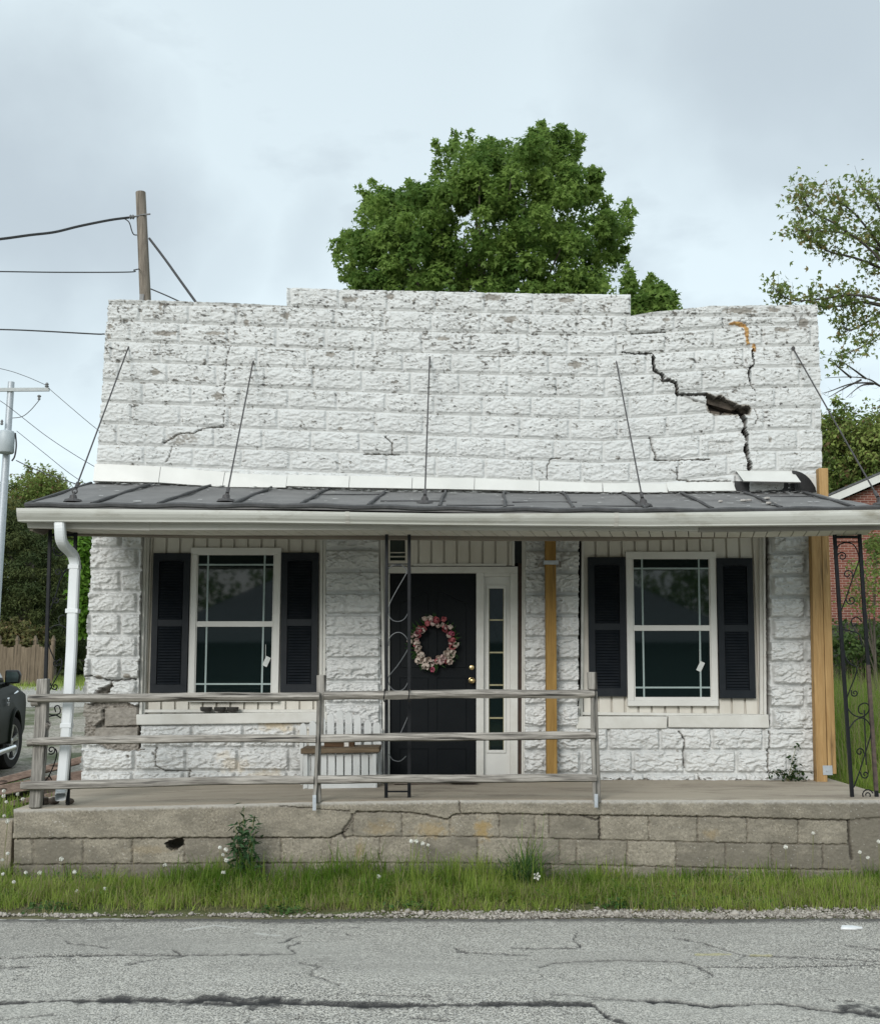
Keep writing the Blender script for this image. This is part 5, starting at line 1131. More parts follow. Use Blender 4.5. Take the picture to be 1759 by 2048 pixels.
for k in range(66):
    t = 2 * math.pi * (k + rnd.uniform(-.3, .3)) / 66; rr = RW * rnd.uniform(.80, 1.24)
    c = wc + Vector((rr * math.cos(t), -.015 - .02 * rnd.random(), 1.08 * rr * math.sin(t))); d = Vector((math.cos(t) * rnd.uniform(-.4, 1) - math.sin(t) * rnd.uniform(-.8, .8), -rnd.uniform(.5, 1.1), math.sin(t) * rnd.uniform(-.4, 1) + math.cos(t) * rnd.uniform(-.8, .8)))
    tulip(c, d, rnd.uniform(.044, .066), tc_[rnd.choice((0, 1, 1, 2, 3, 1, 3, 1, 2, 1))])
m = MB()
for k in range(110):
    t = 2 * math.pi * rnd.random(); 
    if rnd.random() < .35: t = rnd.choice((1.6, 0.1, -1.5, -2.2)) + rnd.uniform(-.25, .25)
    c = wc + Vector((RW * 1.0 * math.cos(t), -.005, 1.05 * RW * math.sin(t))); d = Vector((math.cos(t) + rnd.uniform(-.7, .7), -rnd.uniform(.1, .6), math.sin(t) + rnd.uniform(-.7, .7))).normalized(); s = d.cross(Vector((0, 1, 0))).normalized() * .007; L = rnd.uniform(.06, .125)
    m.add([c - s * .4, c + d * L * .5 - s, c + d * L, c + d * L * .5 + s, c + s * .4], [(0, 1, 2, 3, 4)])
lo = m.build('leaves', M['weed'], wr)
# three dark bowls on the left sill
for k, x in enumerate((412, 440, 465)):
    zz = P(x, 1424, YW).z; m = MB(); c = Vector((P(x, 1420, YW).x, YW + .01, zz + .003)); 
    m.lathe([(.035, 0), (.055, .012), (.060, .042), (.054, .044), (.048, .016), (.005, .010)], (c.x, c.y, c.z), 18)
    o = m.build('bowl', simple('dark_bowl', (.03, .03, .028), (.045, .042, .038), 30, .5, .1), None, True, origin=tuple(c))
    tag(o, ('small dark bowl on the window sill, nearest the corner pier', 'small dark bowl on the window sill, middle of three', 'small dark bowl on the window sill, rightmost of three')[k], 'bowl', 'dark bowls on the window sill')
# rolled striped mat and debris by the threshold
mt = thing('door_mat', tuple(P(925, 1575, 10.85)), 'folded striped mat lying below the front door', 'mat')
m = MB()
for k in range(3):
    z = FZ(.2, 10.8) + .012 + k * .02; m.prism([P(897, 1575, 10.75).xyz * 1 + Vector((0, 0, 0))] and [(P(897 + 3 * k, 1, 10.8).x, 10.7 + .02 * k, z), (P(947 - 2 * k, 1, 10.8).x, 10.7 + .02 * k, z), (P(949 - 2 * k, 1, 10.8).x, 10.98, z), (P(899 + 3 * k, 1, 10.8).x, 10.98, z)], (0, 0, .016))
m.build('folded_cloth', simple('striped_mat', (.20, .15, .15), (.07, .05, .055), 14, .9, .3, sc=(.1, 1, 3)), mt, bevel=.006)
m = MB(); a, b = P(788, 1572, 10.9), P(895, 1572, 10.9); z = FZ(0, 10.9); m.box(a.x, b.x, 10.75, 11.1, z, z + .035)
o = m.build('step_board', simple('threshold_board', (0, 0, 0), (0, 0, 0)), None, bevel=.004, origin=(a.x, 10.9, z)); tag(o, 'worn brown board lying flat before the door', 'board')
# leaf litter along the wall foot
v = []; f = []; mk = []
for k in range(900):
    if rnd.random() < .6: x = rnd.uniform(P(955, 1570, 11).x, P(1060, 1570, 11).x); y = YW - abs(rnd.gauss(0, .09)) + (.1 if x < P(1040, 1, 11).x else 0)
    else: x = rnd.uniform(-3.3, 3.5); y = YW - .02 - abs(rnd.gauss(0, .05))
    z = FZ(x, y) + rnd.uniform(.002, .02); s = rnd.uniform(.006, .02); a = rnd.random() * 6.3; d = Vector((math.cos(a), math.sin(a), rnd.uniform(-.4, .4))) * s; e = Vector((-math.sin(a), math.cos(a), rnd.uniform(-.4, .4))) * s * .6; c = Vector((x, y, z)); b0 = len(v)
    v += [c - d, c + e, c + d, c - e]; f.append((b0, b0 + 1, b0 + 2, b0 + 3))
o = npmesh('leaf_litter', np.array([tuple(p) for p in v]), np.array(f), simple('dead_leaf_bits', (.11, .075, .045), (.045, .032, .022), 60, .9, 0)); tag(o, 'brown leaf bits and paint flakes along the wall foot', 'litter', kind='stuff')
# paint flakes and grit that fell on the porch roof
v = []; f = []
for k in range(560):
    x = rnd.uniform(-3.3, 3.5); t = 1 - abs(rnd.gauss(0, .09)) if rnd.random() < .9 else rnd.random()
    if rnd.random() < .1: x = rnd.uniform(2.0, 3.3); t = rnd.random()
    if t < 0.03 or t > .97: continue
    y = YE + (YW - YE) * t; z = ze(x) + (zw(x) - ze(x)) * t + .016; s = rnd.uniform(.004, .02) * (1.6 if rnd.random() < .06 else 1); a = rnd.random() * 6.3; c = Vector((x, y, z)); b0 = len(v)
    sl_ = (zw(x) - ze(x)) / (YW - YE)
    for q in range(4):
        aa = a + q * 1.57 + rnd.uniform(-.5, .5); dx, dy = math.cos(aa) * s * 1.5, math.sin(aa) * s; v.append(c + Vector((dx, dy, dy * sl_)))
    f.append((b0, b0 + 1, b0 + 2, b0 + 3))
o = npmesh('paint_flakes', np.array([tuple(p) for p in v]), np.array(f), simple('flake_white', (.6, .6, .58), (.4, .39, .37), 60, .8, 0)); tag(o, 'white paint flakes fallen on the dark porch roof', 'paint flakes', kind='stuff')
for k, (x, y, r_) in enumerate(((1440, 1003, .018), (1487, 1002, .03), (1496, 1001, .022), (1533, 998, .022), (1536, 1009, .026), (1546, 1011, .02))):
    t = {0: .35, 1: .38, 2: .4, 3: .5, 4: .22, 5: .2}[k]; yy = YE + (YW - YE) * t; X_ = P(x, y, yy).x; z = ze(X_) + (zw(X_) - ze(X_)) * t + .006
    m = MB(); n_ = 7; pts = [(X_ + r_ * 1.3 * math.cos(6.28 * q / n_) * rnd.uniform(.7, 1.2), yy + r_ * math.sin(6.28 * q / n_) * rnd.uniform(.7, 1.2), z) for q in range(n_)]; m.prism(pts, (.003, .002, rnd.uniform(.012, .02)))
    o = m.build('mortar_lump', simple('mortar', (.42, .4, .37), (.3, .28, .26), 30, .9, .3), None, bevel=.004, origin=(X_, yy, z)); tag(o, ('lone grey mortar lump on the roof, nearest the shed side', 'largest flat mortar lump on the porch roof', 'mortar lump touching the largest one on the roof', 'pale mortar lump close under the lifted flashing', 'mortar lump low on the roof by the last seam', 'small mortar lump beside another low on the roof')[k], 'mortar lump', 'mortar lumps on the porch roof')
# white scrap on the road
c = Pz(1700, 1858, .006); m = MB(); m.prism([c + Vector(p) for p in ((-.075, -.02, 0), (.02, -.03, 0), (.08, .0, 0), (.03, .05, 0), (-.04, .06, 0))], (.002, 0, .014)); o = m.build('litter_scrap', simple('scrap_white', (.75, .76, .76), (.65, .66, .66), 30, .6, .2), None, bevel=.003, origin=tuple(c)); tag(o, 'crumpled white scrap lying on the road by the gravel edge', 'litter')

# ================================================================ LEFT SIDE: low wall, boards, truck, fence
lw = MB(); a = P(-260, 1645, YF + .06); b = P(30, 1640, YF + .06); lw.prism([(a.x, YF + .05, -.2), (b.x - .012, YF + .05, -.2), (b.x - .012, YF + .05, b.z), (a.x, YF + .05, a.z)], (0, .16, 0))
o = lw.build('low_wall', M['conc'], None, bevel=.012, origin=(b.x, YF + .05, 0)); tag(o, 'low plain concrete garden wall joining the porch corner', 'wall')
for k, (p0, p1, h, Y0, dz) in enumerate((((-30, 1570), (172, 1517), .07, 11.6, 0), ((-30, 1586), (168, 1550), .10, 11.5, .0), ((10, 1610), (150, 1580), .05, 11.3, 0))):
    a, b = P(*p0, Y0), P(*p1, Y0 + .35); m = MB(); m.bar(a, b, .16 if k else .12, h, (0, 0, 1)) if False else m.prism([a + Vector((0, 0, -h / 2)), b + Vector((0, 0, -h / 2)), b + Vector((0, 0, h / 2)), a + Vector((0, 0, h / 2))], (.03, .14, 0))
    o = m.build('wooden_board', M['planks'], None, bevel=.006, origin=tuple(a)); tag(o, ('topmost faded pinkish board of the heap left of the shop', 'wide middle board of the heap left of the shop', 'lowest short board of the heap left of the shop')[k], 'board', 'faded boards heaped left of the porch')
m = MB(); m.pp([(10, 1590), (165, 1562), (165, 1600), (10, 1625)], 11.75, .1); o = m.build('timber_beam', simple('dark_old_timber', (.07, .055, .045), (.035, .028, .024), 12, .9, .4, sc=(.2, 1, 1)), None, bevel=.01, origin=tuple(P(10, 1610, 11.75))); tag(o, 'dark old timber under the heap of faded boards', 'timber')
for k, (x, y, r_) in enumerate(((86, 1600, .05), (108, 1602, .045), (140, 1601, .035))):
    c = P(x, y, 9.85); m = MB(); c.z = FZ(c.x, 9.85) + r_ * .6
    prof = [(r_ * .3, -r_ * .6), (r_ * .95, -r_ * .45), (r_ * 1.1, 0), (r_ * .8, r_ * .45), (r_ * .25, r_ * .62)]; m.lathe(prof, c, 9)
    m.v = [(v_[0] + rnd.uniform(-.18, .18) * r_, v_[1] + rnd.uniform(-.18, .18) * r_, v_[2] + rnd.uniform(-.1, .1) * r_) for v_ in m.v]
    o = m.build('stone', simple('brown_stone', (.16, .125, .10), (.09, .07, .055), 20, .9, .5), None, True, origin=tuple(c)); tag(o, ('brown stone on the porch corner, touching the fence post', 'brown stone right under the downspout outlet', 'small brown stone right of the downspout outlet')[k], 'stone', 'brown stones at the downspout')

# pickup truck: side plane faces us, nose away
wcx = P(15, 1484, 17.6); zg = wcx.z - .40; xs_ = wcx.x + .10; y_f = 17.6
tk = thing('pickup_truck', (xs_ - 1, y_f - 2, zg), 'dark green pickup truck parked left of the shop, nose away', 'pickup truck')
paint = simple('truck_paint', (.012, .016, .011), (.015, .019, .014), 3, .42, 0, spec=.1); lowior(paint)
chrome = simple('chrome', (.75, .76, .78), (.7, .71, .73), 30, .12, 0, metal=1.0); blackp = simple('black_plastic', (.015, .015, .016), (.02, .02, .021), 20, .5, .1); tyrem = simple('tyre_rubber', (.018, .018, .018), (.028, .027, .026), 20, .85, .3)
alloy = simple('alloy', (.62, .62, .62), (.52, .52, .52), 20, .3, 0, metal=.8); glassm = M['glass']
yb = lambda d: y_f + d       # d along the truck, + = towards its nose
def arch(yc, r, n=10): return [(yc - r * math.cos(math.pi * k / n), .40 + r * math.sin(math.pi * k / n)) for k in range(n + 1)]
prof = [(-4.75, .55), (-4.2, .5)] + arch(-3.65, .47) + [(-3.1, .42), (-.55, .42)] + arch(0, .47) + [(.75, .45), (.95, .55), (1.0, .95), (.92, 1.10), (.55, 1.22), (-.6, 1.30), (-2.9, 1.32), (-4.75, 1.30)]
m = MB(); n = len(prof); L_ = []
for inset, xo in ((0.10, 0.0), (0.0, -.08), (0.0, -1.92), (.10, -2.0)):
    for d, z in prof: L_.append((xs_ + xo - (.05 if z > 1.15 and xo == 0 else 0) + (.05 if z > 1.15 and xo == -2.0 else 0), yb(d), zg + z - (.04 if (inset and z > 1.1) else 0)))
m.add(L_, [(i * n + j, i * n + (j + 1) % n, (i + 1) * n + (j + 1) % n, (i + 1) * n + j) for i in range(3) for j in range(n)] + [tuple(range(n)), tuple(3 * n + j for j in range(n))])
body = m.build('body', paint, tk, True, bevel=.02)
m = MB(); cab = [(-2.9, 1.31), (-.62, 1.29), (-1.35, 1.84), (-2.7, 1.86)]
a = [(xs_ - .06, yb(d), zg + z) if z < 1.5 else (xs_ - .24, yb(d), zg + z) for d, z in cab]; b = [(2 * (xs_ - 1) - p[0], p[1], p[2]) for p in a]
m.add(a + b, [(0, 1, 2, 3), (4, 7, 6, 5), (0, 4, 5, 1), (1, 5, 6, 2), (2, 6, 7, 3), (3, 7, 4, 0)]); m.build('cab', paint, tk, bevel=.04)
for cc in ([(-2.75, 1.36), (-1.92, 1.36), (-1.92, 1.76), (-2.62, 1.76)], [(-1.84, 1.36), (-.86, 1.36), (-1.36, 1.76), (-1.84, 1.76)]):
    for sg in (0, 1):
        m = MB(); f = lambda d, z, o_: ((xs_ - .058 - .18 * (z - 1.3) / .54 + o_) if not sg else (2 * (xs_ - 1) - (xs_ - .058 - .18 * (z - 1.3) / .54 + o_)), yb(d), zg + z)
        m.prism([f(d, z, .004) for d, z in cc], (0.006 * (1 - 2 * sg), 0, 0)); m.build('side_window', glassm, tk)
m = MB(); m.prism([(xs_ - .16, yb(-.70), zg + 1.37), (xs_ - 1.84, yb(-.70), zg + 1.37), (xs_ - 1.74, yb(-1.27), zg + 1.79), (xs_ - .26, yb(-1.27), zg + 1.79)], (0, .03, .02)); m.build('windscreen', glassm, tk)
for sg in (0, 1):
    m = MB(); cx = xs_ + .10 if not sg else xs_ - 2.10; c = P(-2, 1354, 16.62) if not sg else Vector((cx, yb(-1.0), zg + 1.42))
    m.prism([(c.x - .11, c.y, c.z - .10), (c.x + .09, c.y, c.z - .09), (c.x + .105, c.y, c.z + .03), (c.x + .07, c.y, c.z + .10), (c.x - .11, c.y, c.z + .10)], (0, .12, 0)); m.bar((c.x - .05, c.y + .08, c.z - .09), (c.x - .2, c.y + .1, c.z - .14), .06, .05); mi = m.build('mirror', blackp, tk, bevel=.025, seg=3)
    g = MB(); g.prism([(c.x - .09, c.y - .003, c.z - .075), (c.x + .07, c.y - .003, c.z - .07), (c.x + .085, c.y - .003, c.z + .02), (c.x + .055, c.y - .003, c.z + .075), (c.x - .09, c.y - .003, c.z + .075)], (0, .003, 0)); g.build('mirror_glass', simple('mirror_glass', (.12, .16, .16), (.2, .24, .24), 8, .1, 0, metal=.6), mi)
for d in (0, -3.65):
    for sg in (0, 1):
        cx = xs_ - .14 if not sg else xs_ - 1.86; s_ = 1 if not sg else -1
        m = MB(); m.lathe([(.26, .13 * s_), (.37, .13 * s_), (.40, .08 * s_), (.40, -.1 * s_), (.36, -.14 * s_), (.26, -.14 * s_)], (cx, yb(d), zg + .40), 36, 'X', True); w = m.build('wheel', tyrem, tk, True)
        m = MB(); m.lathe([(.265, .10 * s_), (.265, .125 * s_), (.245, .125 * s_), (.235, .06 * s_), (.235, .0), (.262, .0)], (cx, yb(d), zg + .40), 36, 'X', True); m.lathe([(.07, .06 * s_), (.06, .115 * s_), (.02, .12 * s_)], (cx, yb(d), zg + .40), 14, 'X')
        for k in range(5):
            for off in (-.13, .13):
                a_ = 2 * math.pi * k / 5 + .3; p0 = Vector((cx + .09 * s_, yb(d) + .05 * math.cos(a_), zg + .40 + .05 * math.sin(a_))); p1 = Vector((cx + .105 * s_, yb(d) + .25 * math.cos(a_ + off), zg + .40 + .25 * math.sin(a_ + off))); m.bar(p0, p1, .045, .03, (1, 0, 0))
        m.build('rim', alloy, w, bevel=.004)
        m = MB(); m.lathe([(.24, 0), (.24, .01 * s_)], (cx, yb(d), zg + .4), 20, 'X'); m.build('brake_disc', M['dark'], w)
        for q in (0,):
            fl_ = MB(); pts = [(xs_ + .005 if not sg else xs_ - 2.005, yb(d) + .485 * math.cos(t), zg + .40 + .485 * math.sin(t)) for t in [math.pi * k / 14 for k in range(15)]]; fl_.tube(pts, .03, 6); fl_.build('wheel_arch', paint, tk, True)
m = MB(); m.tube([(xs_ + .10, yb(-3.0), zg + .36), (xs_ + .10, yb(-.66), zg + .36)], .045, 10); m.build('step_bar', chrome, tk, True)
m = MB(); m.box(xs_ - 1.7, xs_ - .3, yb(1.0), yb(1.03), zg + .62, zg + 1.0); m.build('grille', blackp, tk); m = MB(); m.box(xs_ - 1.95, xs_ - .05, yb(.98), yb(1.12), zg + .42, zg + .6); m.build('bumper', chrome, tk, bevel=.03)
for x in (xs_ - .2, xs_ - 1.8): m = MB(); m.box(x - .13, x + .13, yb(.94), yb(1.02), zg + .78, zg + 1.0); m.build('headlight', simple('headlight_lens', (.6, .62, .64), (.5, .52, .54), 8, .1, 0), tk, bevel=.02)
for sg, zz in (('RAM', 1.02), ('1500', .955)):
    fc = bpy.data.curves.new('badge', 'FONT'); fc.body = sg; fc.size = .075; fc.extrude = .004
    fo_ = bpy.data.objects.new('badge', fc); me = bpy.data.meshes.new_from_object(fo_); bpy.data.objects.remove(fo_)
    me.transform(Matrix.Translation(Vector((xs_ + .004, yb(-.78), zg + zz)) - OFF[tk.name]) @ Matrix.Rotation(math.pi / 2, 4, 'Z') @ Matrix.Rotation(math.pi / 2, 4, 'X')); link('badge', me, chrome, tk)
m = MB(); m.tube([(xs_ + .006, yb(-.25), zg + 1.12), (xs_ + .006, yb(-.1), zg + 1.135), (xs_ + .006, yb(.05), zg + 1.15)], [.004, .012, .016], 6); m.build('fender_badge', chrome, tk)

# turn the truck a little to the left about its near front wheel; that wheel stays steered
TH = R(11); Wl = Vector((xs_ - .04, y_f, zg)); Lr = Vector(tk.location); Rz = Matrix.Rotation(TH, 3, 'Z')
tk.rotation_euler = (0, 0, TH); tk.location = Wl - Rz @ (Wl - Lr)
for w_ in [ch for ch in tk.children if ch.name.startswith('wheel') and not ch.name.startswith('wheel_arch')]:
    cen = sum((Vector(v.co) for v in w_.data.vertices), Vector()) / len(w_.data.vertices)
    if abs(cen.y - 2) < .3: Rn = Matrix.Rotation(-TH * 1.1, 3, 'Z'); w_.rotation_euler = (0, 0, -TH * 1.1); w_.location = cen - Rn @ cen
# picket fence across the street
YFc = 45.0
pf = thing('picket_fence', (P(50, 1345, YFc).x, YFc, Gf(-16, YFc)), 'tall brown board fence with scalloped top across the side street', 'fence')
xa_, xb_ = -22.0, P(105, 1300, YFc).x; m = MB(); k = 0; x = xa_; zb = P(50, 1352, YFc).z - .3; bay = (P(100, 1300, YFc).x - P(64, 1300, YFc).x)
while x < xb_ - .05:
    t = ((xb_ - x) % bay) / bay; zt2 = P(50, 1287, YFc).z - .16 * math.sin(math.pi * t); m.box(x, x + .135, YFc - .01 + .01 * (k % 2), YFc + .01 + .01 * (k % 2), zb, zt2); x += .14; k += 1
m.build('boards', M['picket'], pf)
x = xb_
while x > xa_:
    m = MB(); z = P(50, 1281, YFc).z; m.box(x - .06, x + .06, YFc + .02, YFc + .14, zb, z); m.prism([(x - .08, YFc, z), (x + .08, YFc, z), (x, YFc, z + .2)], (0, .16, 0)); m.build('post', M['picket'], pf); x -= bay

# ================================================================ UTILITY POLES AND WIRES
YU = 26.0
up_ = thing('utility_pole', (P(293, 700, YU).x, YU, Gf(-6, YU)), 'weathered wooden utility pole rising behind the parapet', 'utility pole')
m = MB(); a = P(281.5, 385, YU); b = P(291, 600, YU); d = (b - a); e = b + d * ((b.z - Gf(b.x, YU)) / (a.z - b.z)); m.tube([e, b, a], [.155, .132, .118], 16); m.build('pole', M['pole_wood'], up_, True)
ins = MB(); c = P(264, 434, YU - .12); ins.lathe([(.03, -.06), (.06, -.03), (.035, 0), (.06, .03), (.03, .06)], c, 10, 'X'); ins.tube([c, P(283, 431, YU - .1)], .02, 6); ins.tube([P(280, 430, YU - .12), P(301, 428, YU - .12)], .02, 6); ins.build('insulator', simple('insulator_grey', (.12, .12, .12), (.2, .2, .2), 10, .5, 0), up_)
br = MB(); c = P(284, 597, YU - .13); br.box(c.x - .05, c.x + .05, c.y - .03, c.y + .03, c.z - .08, c.z + .1); br.build('clamp', simple('insulator_grey', (0, 0, 0), (0, 0, 0)), up_)
YS_ = 46.0
sp_ = thing('utility_pole', (P(2, 1380, YS_).x, YS_, Gf(-17, YS_)), 'grey steel utility pole with crossarm and transformer', 'utility pole')
m = MB(); a = P(23, 764, YS_); b = P(-16, 1340, YS_); m.tube([b, a], [.19, .13], 16); m.build('pole', M['galv'], sp_, True)
m = MB(); m.bar(P(-70, 780, YS_ - .15), P(99, 779, YS_ - .15), .14, .1, (0, 1, 0)); m.build('crossarm', simple('crossarm_grey', (.42, .44, .44), (.35, .37, .37), 8, .7, .1), sp_)
m = MB(); c = P(12, 884, YS_ - .35); m.lathe([(.30, -.46), (.34, -.42), (.34, .36), (.30, .44), (.1, .48)], c, 20); m.build('transformer', simple('transformer_grey', (.42, .46, .48), (.36, .40, .42), 4, .5, .05), sp_, True)
m = MB(); c0 = P(94, 775, YS_ - .15); m.lathe([(.05, 0), (.09, .05), (.05, .09), (.08, .13), (.04, .2)], c0, 8); c1 = P(79, 790, YS_ - .15); m.lathe([(.04, 0), (.09, -.05), (.05, -.09), (.06, -.2)], c1, 8); c2 = P(4, 850, YS_ - .35); m.lathe([(.04, 0), (.07, .05), (.04, .09), (.06, .14), (.03, .22)], c2, 8); m.build('insulators', simple('insulator_grey', (0, 0, 0), (0, 0, 0)), sp_)
m = MB(); m.tube([P(x, y, YS_ - .3) for x, y in smooth([(31, 866), (33, 890), (30, 912), (24, 922)])], .035, 6); m.tube([P(x, y, YS_ - .3) for x, y in smooth([(79, 800), (62, 820), (45, 833), (25, 836)])], .016, 5); m.build('jumper_cable', blackp, sp_)
wm = simple('wire_black', (.025, .025, .027), (.035, .035, .036), 10, .7, 0)
def wire(label, pts, Y0, Y1, r, twist=False):
    m = MB(); n = len(pts); S = smooth(pts, 8); L = [P(x, y, Y0 + (Y1 - Y0) * i / (len(S) - 1)) for i, (x, y) in enumerate(S)]
    m.tube(L, r, 5)
    o = m.build('overhead_wire', wm, None, origin=tuple(L[-1])); tag(o, label, 'wire', 'overhead wires'); return o
wire('thick twisted cable running left from the top of the wooden pole', [(-180, 492), (-60, 482), (0, 478), (60, 470), (110, 464), (160, 452), (220, 440), (258, 435)], 22, 25.9, .03)
wire('thin wire running left from the middle of the wooden pole', [(-180, 541), (0, 543), (120, 544.5), (258, 544), (268, 540), (278, 538)], 22, 25.9, .014)
wire('service cable tied to the upper left edge of the parapet', [(-200, 655), (0, 659), (80, 662), (190, 668), (207, 668), (213, 669)], 12, 11.35, .008)
wire('slack cable dropping right from the wooden pole behind the parapet', [(299, 477), (330, 518), (360, 560), (396, 610)], 25.9, 24, .03)
wire('short thin wire low on the right of the wooden pole', [(302, 578), (335, 592), (372, 609)], 25.9, 24, .016)
wire('loop of cable hanging under the pole insulator', [(246, 436), (258, 444), (264, 462), (268, 469), (274, 470)], 25.7, 25.9, .014)
wire('fine line from off-frame down to the crossarm end', [(-120, 715), (0, 737), (50, 752), (94, 771)], 46, 45.8, .012)
wire('fine line running right from the crossarm end', [(96, 775), (140, 813), (195, 859), (300, 940)], 45.8, 40, .012)
wire('fine line sloping right above the transformer', [(-60, 775), (0, 801), (100, 877), (196, 937), (300, 990)], 44, 38, .012)
wire('fine line sloping right beside the transformer', [(34, 862), (90, 907), (150, 954), (240, 1010)], 45.6, 38, .012)
wire('dark cable sagging right below the transformer', [(33, 921), (60, 934), (100, 950), (140, 964), (180, 977), (240, 1000)], 45.6, 38, .02)
tl = [Vector((0, 0, 0))]

# ================================================================ BRICK HOUSE BEHIND, RIGHT
YH = 33.0
bh = thing('brick_house', (P(1720, 1300, YH).x, YH, Gf(12, YH)), 'red brick house behind the shop with white gable trim', 'house')
t = NT('red_brick'); bt = t.n('ShaderNodeTexBrick'); mpn = t.n('ShaderNodeMapping'); mpn.inputs['Rotation'].default_value = (R(90), 0, 0); t.t.links.new(t.tc.outputs['Object'], mpn.inputs[0]); t.t.links.new(mpn.outputs[0], bt.inputs['Vector'])
bt.inputs['Scale'].default_value = 1.0; bt.inputs['Brick Width'].default_value = .215; bt.inputs['Row Height'].default_value = .072; bt.inputs['Mortar Size'].default_value = .006; bt.inputs['Color1'].default_value = (.20, .070, .048, 1); bt.inputs['Color2'].default_value = (.13, .045, .034, 1); bt.inputs['Mortar'].default_value = (.36, .29, .25, 1)
brick = t.done(t.mix(t.rng(t.noise(1.2, 5), .4, .7, 0, .4), bt.outputs['Color'], (.20, .075, .05)), .85, .2)
x0, x1 = P(1652, 1200, YH).x, P(1652, 1200, YH).x + 9.5; zb = Gf(13, YH) - .3; ev = P(1652, 1016, YH).z; xm = (x0 + x1) / 2; pk_ = ev + (xm - x0) * .43
m = MB(); m.prism([(x0, YH, zb), (x1, YH, zb), (x1, YH, ev), (xm, YH, pk_ - .1), (x0, YH, ev)], (0, 10, 0)); m.build('wall', brick, bh)
m = MB(); wht = M['vinyl']
for xa2, xb2 in ((x0 - .35, xm), (x1 + .35, xm)):
    m.prism([(xa2, YH - .3, ev - .12), (xb2, YH - .3, pk_ + .02), (xb2, YH - .3, pk_ + .24), (xa2, YH - .3, ev + .10)], (0, .06, 0))
m.build('gable_trim', wht, bh)
for xa2, xb2 in ((x0 - .4, xm), (x1 + .4, xm)):
    m = MB(); m.prism([(xa2, YH - .32, ev + .10), (xb2, YH - .32, pk_ + .24), (xb2, YH - .32, pk_ + .30), (xa2, YH - .32, ev + .16)], (0, 10.6, 0)); m.build('roof', simple('grey_shingle', (.12, .12, .125), (.07, .07, .075), 14, .9, .4), bh)
m = MB(); xw = x0 + 4.2; m.box(xw, xw + 1.0, YH - .05, YH + .02, zb + 1.4, zb + 2.9); w = m.build('window', wht, bh); m = MB(); m.box(xw + .08, xw + .92, YH - .06, YH - .05, zb + 1.48, zb + 2.82); m.build('pane', M['glass'], w)
# dark board fence overgrown, right
YK = 24.0
df = thing('board_fence', (P(1720, 1330, YK).x, YK, Gf(9, YK)), 'dark old board fence overgrown with vines in front of the brick house', 'fence')
m = MB(); x = P(1645, 1300, YK).x; k = 0
while x < 17: m.box(x, x + .17, YK, YK + .025, Gf(9, YK) - .1, P(1700, 1246 + 5 * math.sin(k * 2.1), YK).z); x += .19; k += 1
m.build('boards', M['darkfence'], df)

# ================================================================ ACROSS THE ROAD (mirrored in the windows)
bn_ = thing('hip_roof_shed', (-1.5, -21, 0), 'long shed with a grey ribbed metal roof across the road', 'shed')
m = MB(); m.box(-11, 11.5, -30, -21, -.1, 3.0); m.build('wall', simple('shed_wall', (.06, .06, .055), (.04, .04, .037), 5, .8, .2), bn_)
m = MB(); x0, x1, r0, r1 = -11.5, 12.0, -6.8, 7.4
def hip(y0, yr, sgn):
    for k in range(60):
        u0, u1 = k / 60, (k + .93) / 60
        for i in range(1):
            A = lambda u: (x0 + (x1 - x0) * u, y0, 2.9); B_ = lambda u: (r0 + (r1 - r0) * u, yr, 5.7)
            m.prism([A(u0), A(u1), B_(u1), B_(u0)], (0, -.04 * sgn, .06))
hip(-20.6, -25.5, 1); hip(-30.4, -25.5, -1)
for xe, xr in ((x0, r0), (x1, r1)): m.prism([(xe, -20.6, 2.9), (xe, -30.4, 2.9), (xr, -25.5, 5.7)], (0, 0, .06))
m.build('roof', simple('shed_roof', (.22, .235, .25), (.17, .18, .19), 6, .5, .1), bn_)
# ================================================================ VEGETATION
def leaves_np(C, size, shape='maple', up=0.35, tone=None, flat=0.0, outward=None):
    """small real leaves at points C (n,3): returns V, quads, mask"""
    n = len(C); nrm = RN.normal(size=(n, 3)); nrm[:, 2] = np.abs(nrm[:, 2]) + up
    if outward is not None: nrm += outward * 0.8
    nrm /= np.linalg.norm(nrm, axis=1, keepdims=True)
    t = RN.normal(size=(n, 3)); t[:, 2] -= 0.5; t -= nrm * np.sum(t * nrm, 1, keepdims=True); t /= np.linalg.norm(t, axis=1, keepdims=True) + 1e-9
    b = np.cross(nrm, t); s = (size * RN.uniform(.65, 1.3, n))[:, None]
    if shape == 'maple': parts = [((0, -.15), (.28, .32), (0, 1.0), (-.28, .32)), ((0, -.1), (.36, .05), (.78, .55), (.24, .42)), ((0, -.1), (-.24, .42), (-.78, .55), (-.36, .05))]
    elif shape == 'oval': parts = [((0, 0), (.27, .45), (0, 1.0), (-.27, .45))]
    elif shape == 'lance': parts = [((0, 0), (.14, .4), (0, 1.0), (-.14, .4))]
    else: parts = [((0, 0), (.30, .30), (0, 1.0), (-.30, .30)), ((0, .2), (.5, .3), (.75, .9), (.3, .6))]
    V = []; 
    for p in parts:
        for k, (u, v) in enumerate(p):
            bend = -0.22 * v * v + 0.10 * abs(u)
            V.append(C + s * (b * u + t * v + nrm * bend))
    m = len(parts) * 4
    V = np.stack(V, 1).reshape(-1, 3); Q = np.arange(n * m).reshape(-1, 4)
    tn = RN.uniform(0, 1, n) if tone is None else np.clip(tone + RN.normal(0, .18, n), 0, 1)
    mk = np.zeros((n, 4)); mk[:, 0] = tn; mk[:, 1] = RN.uniform(0, 1, n)
    return V, Q, np.repeat(mk, m, 0)
def sphere_pts(n):
    v = RN.normal(size=(n, 3)); return v / np.linalg.norm(v, axis=1, keepdims=True)
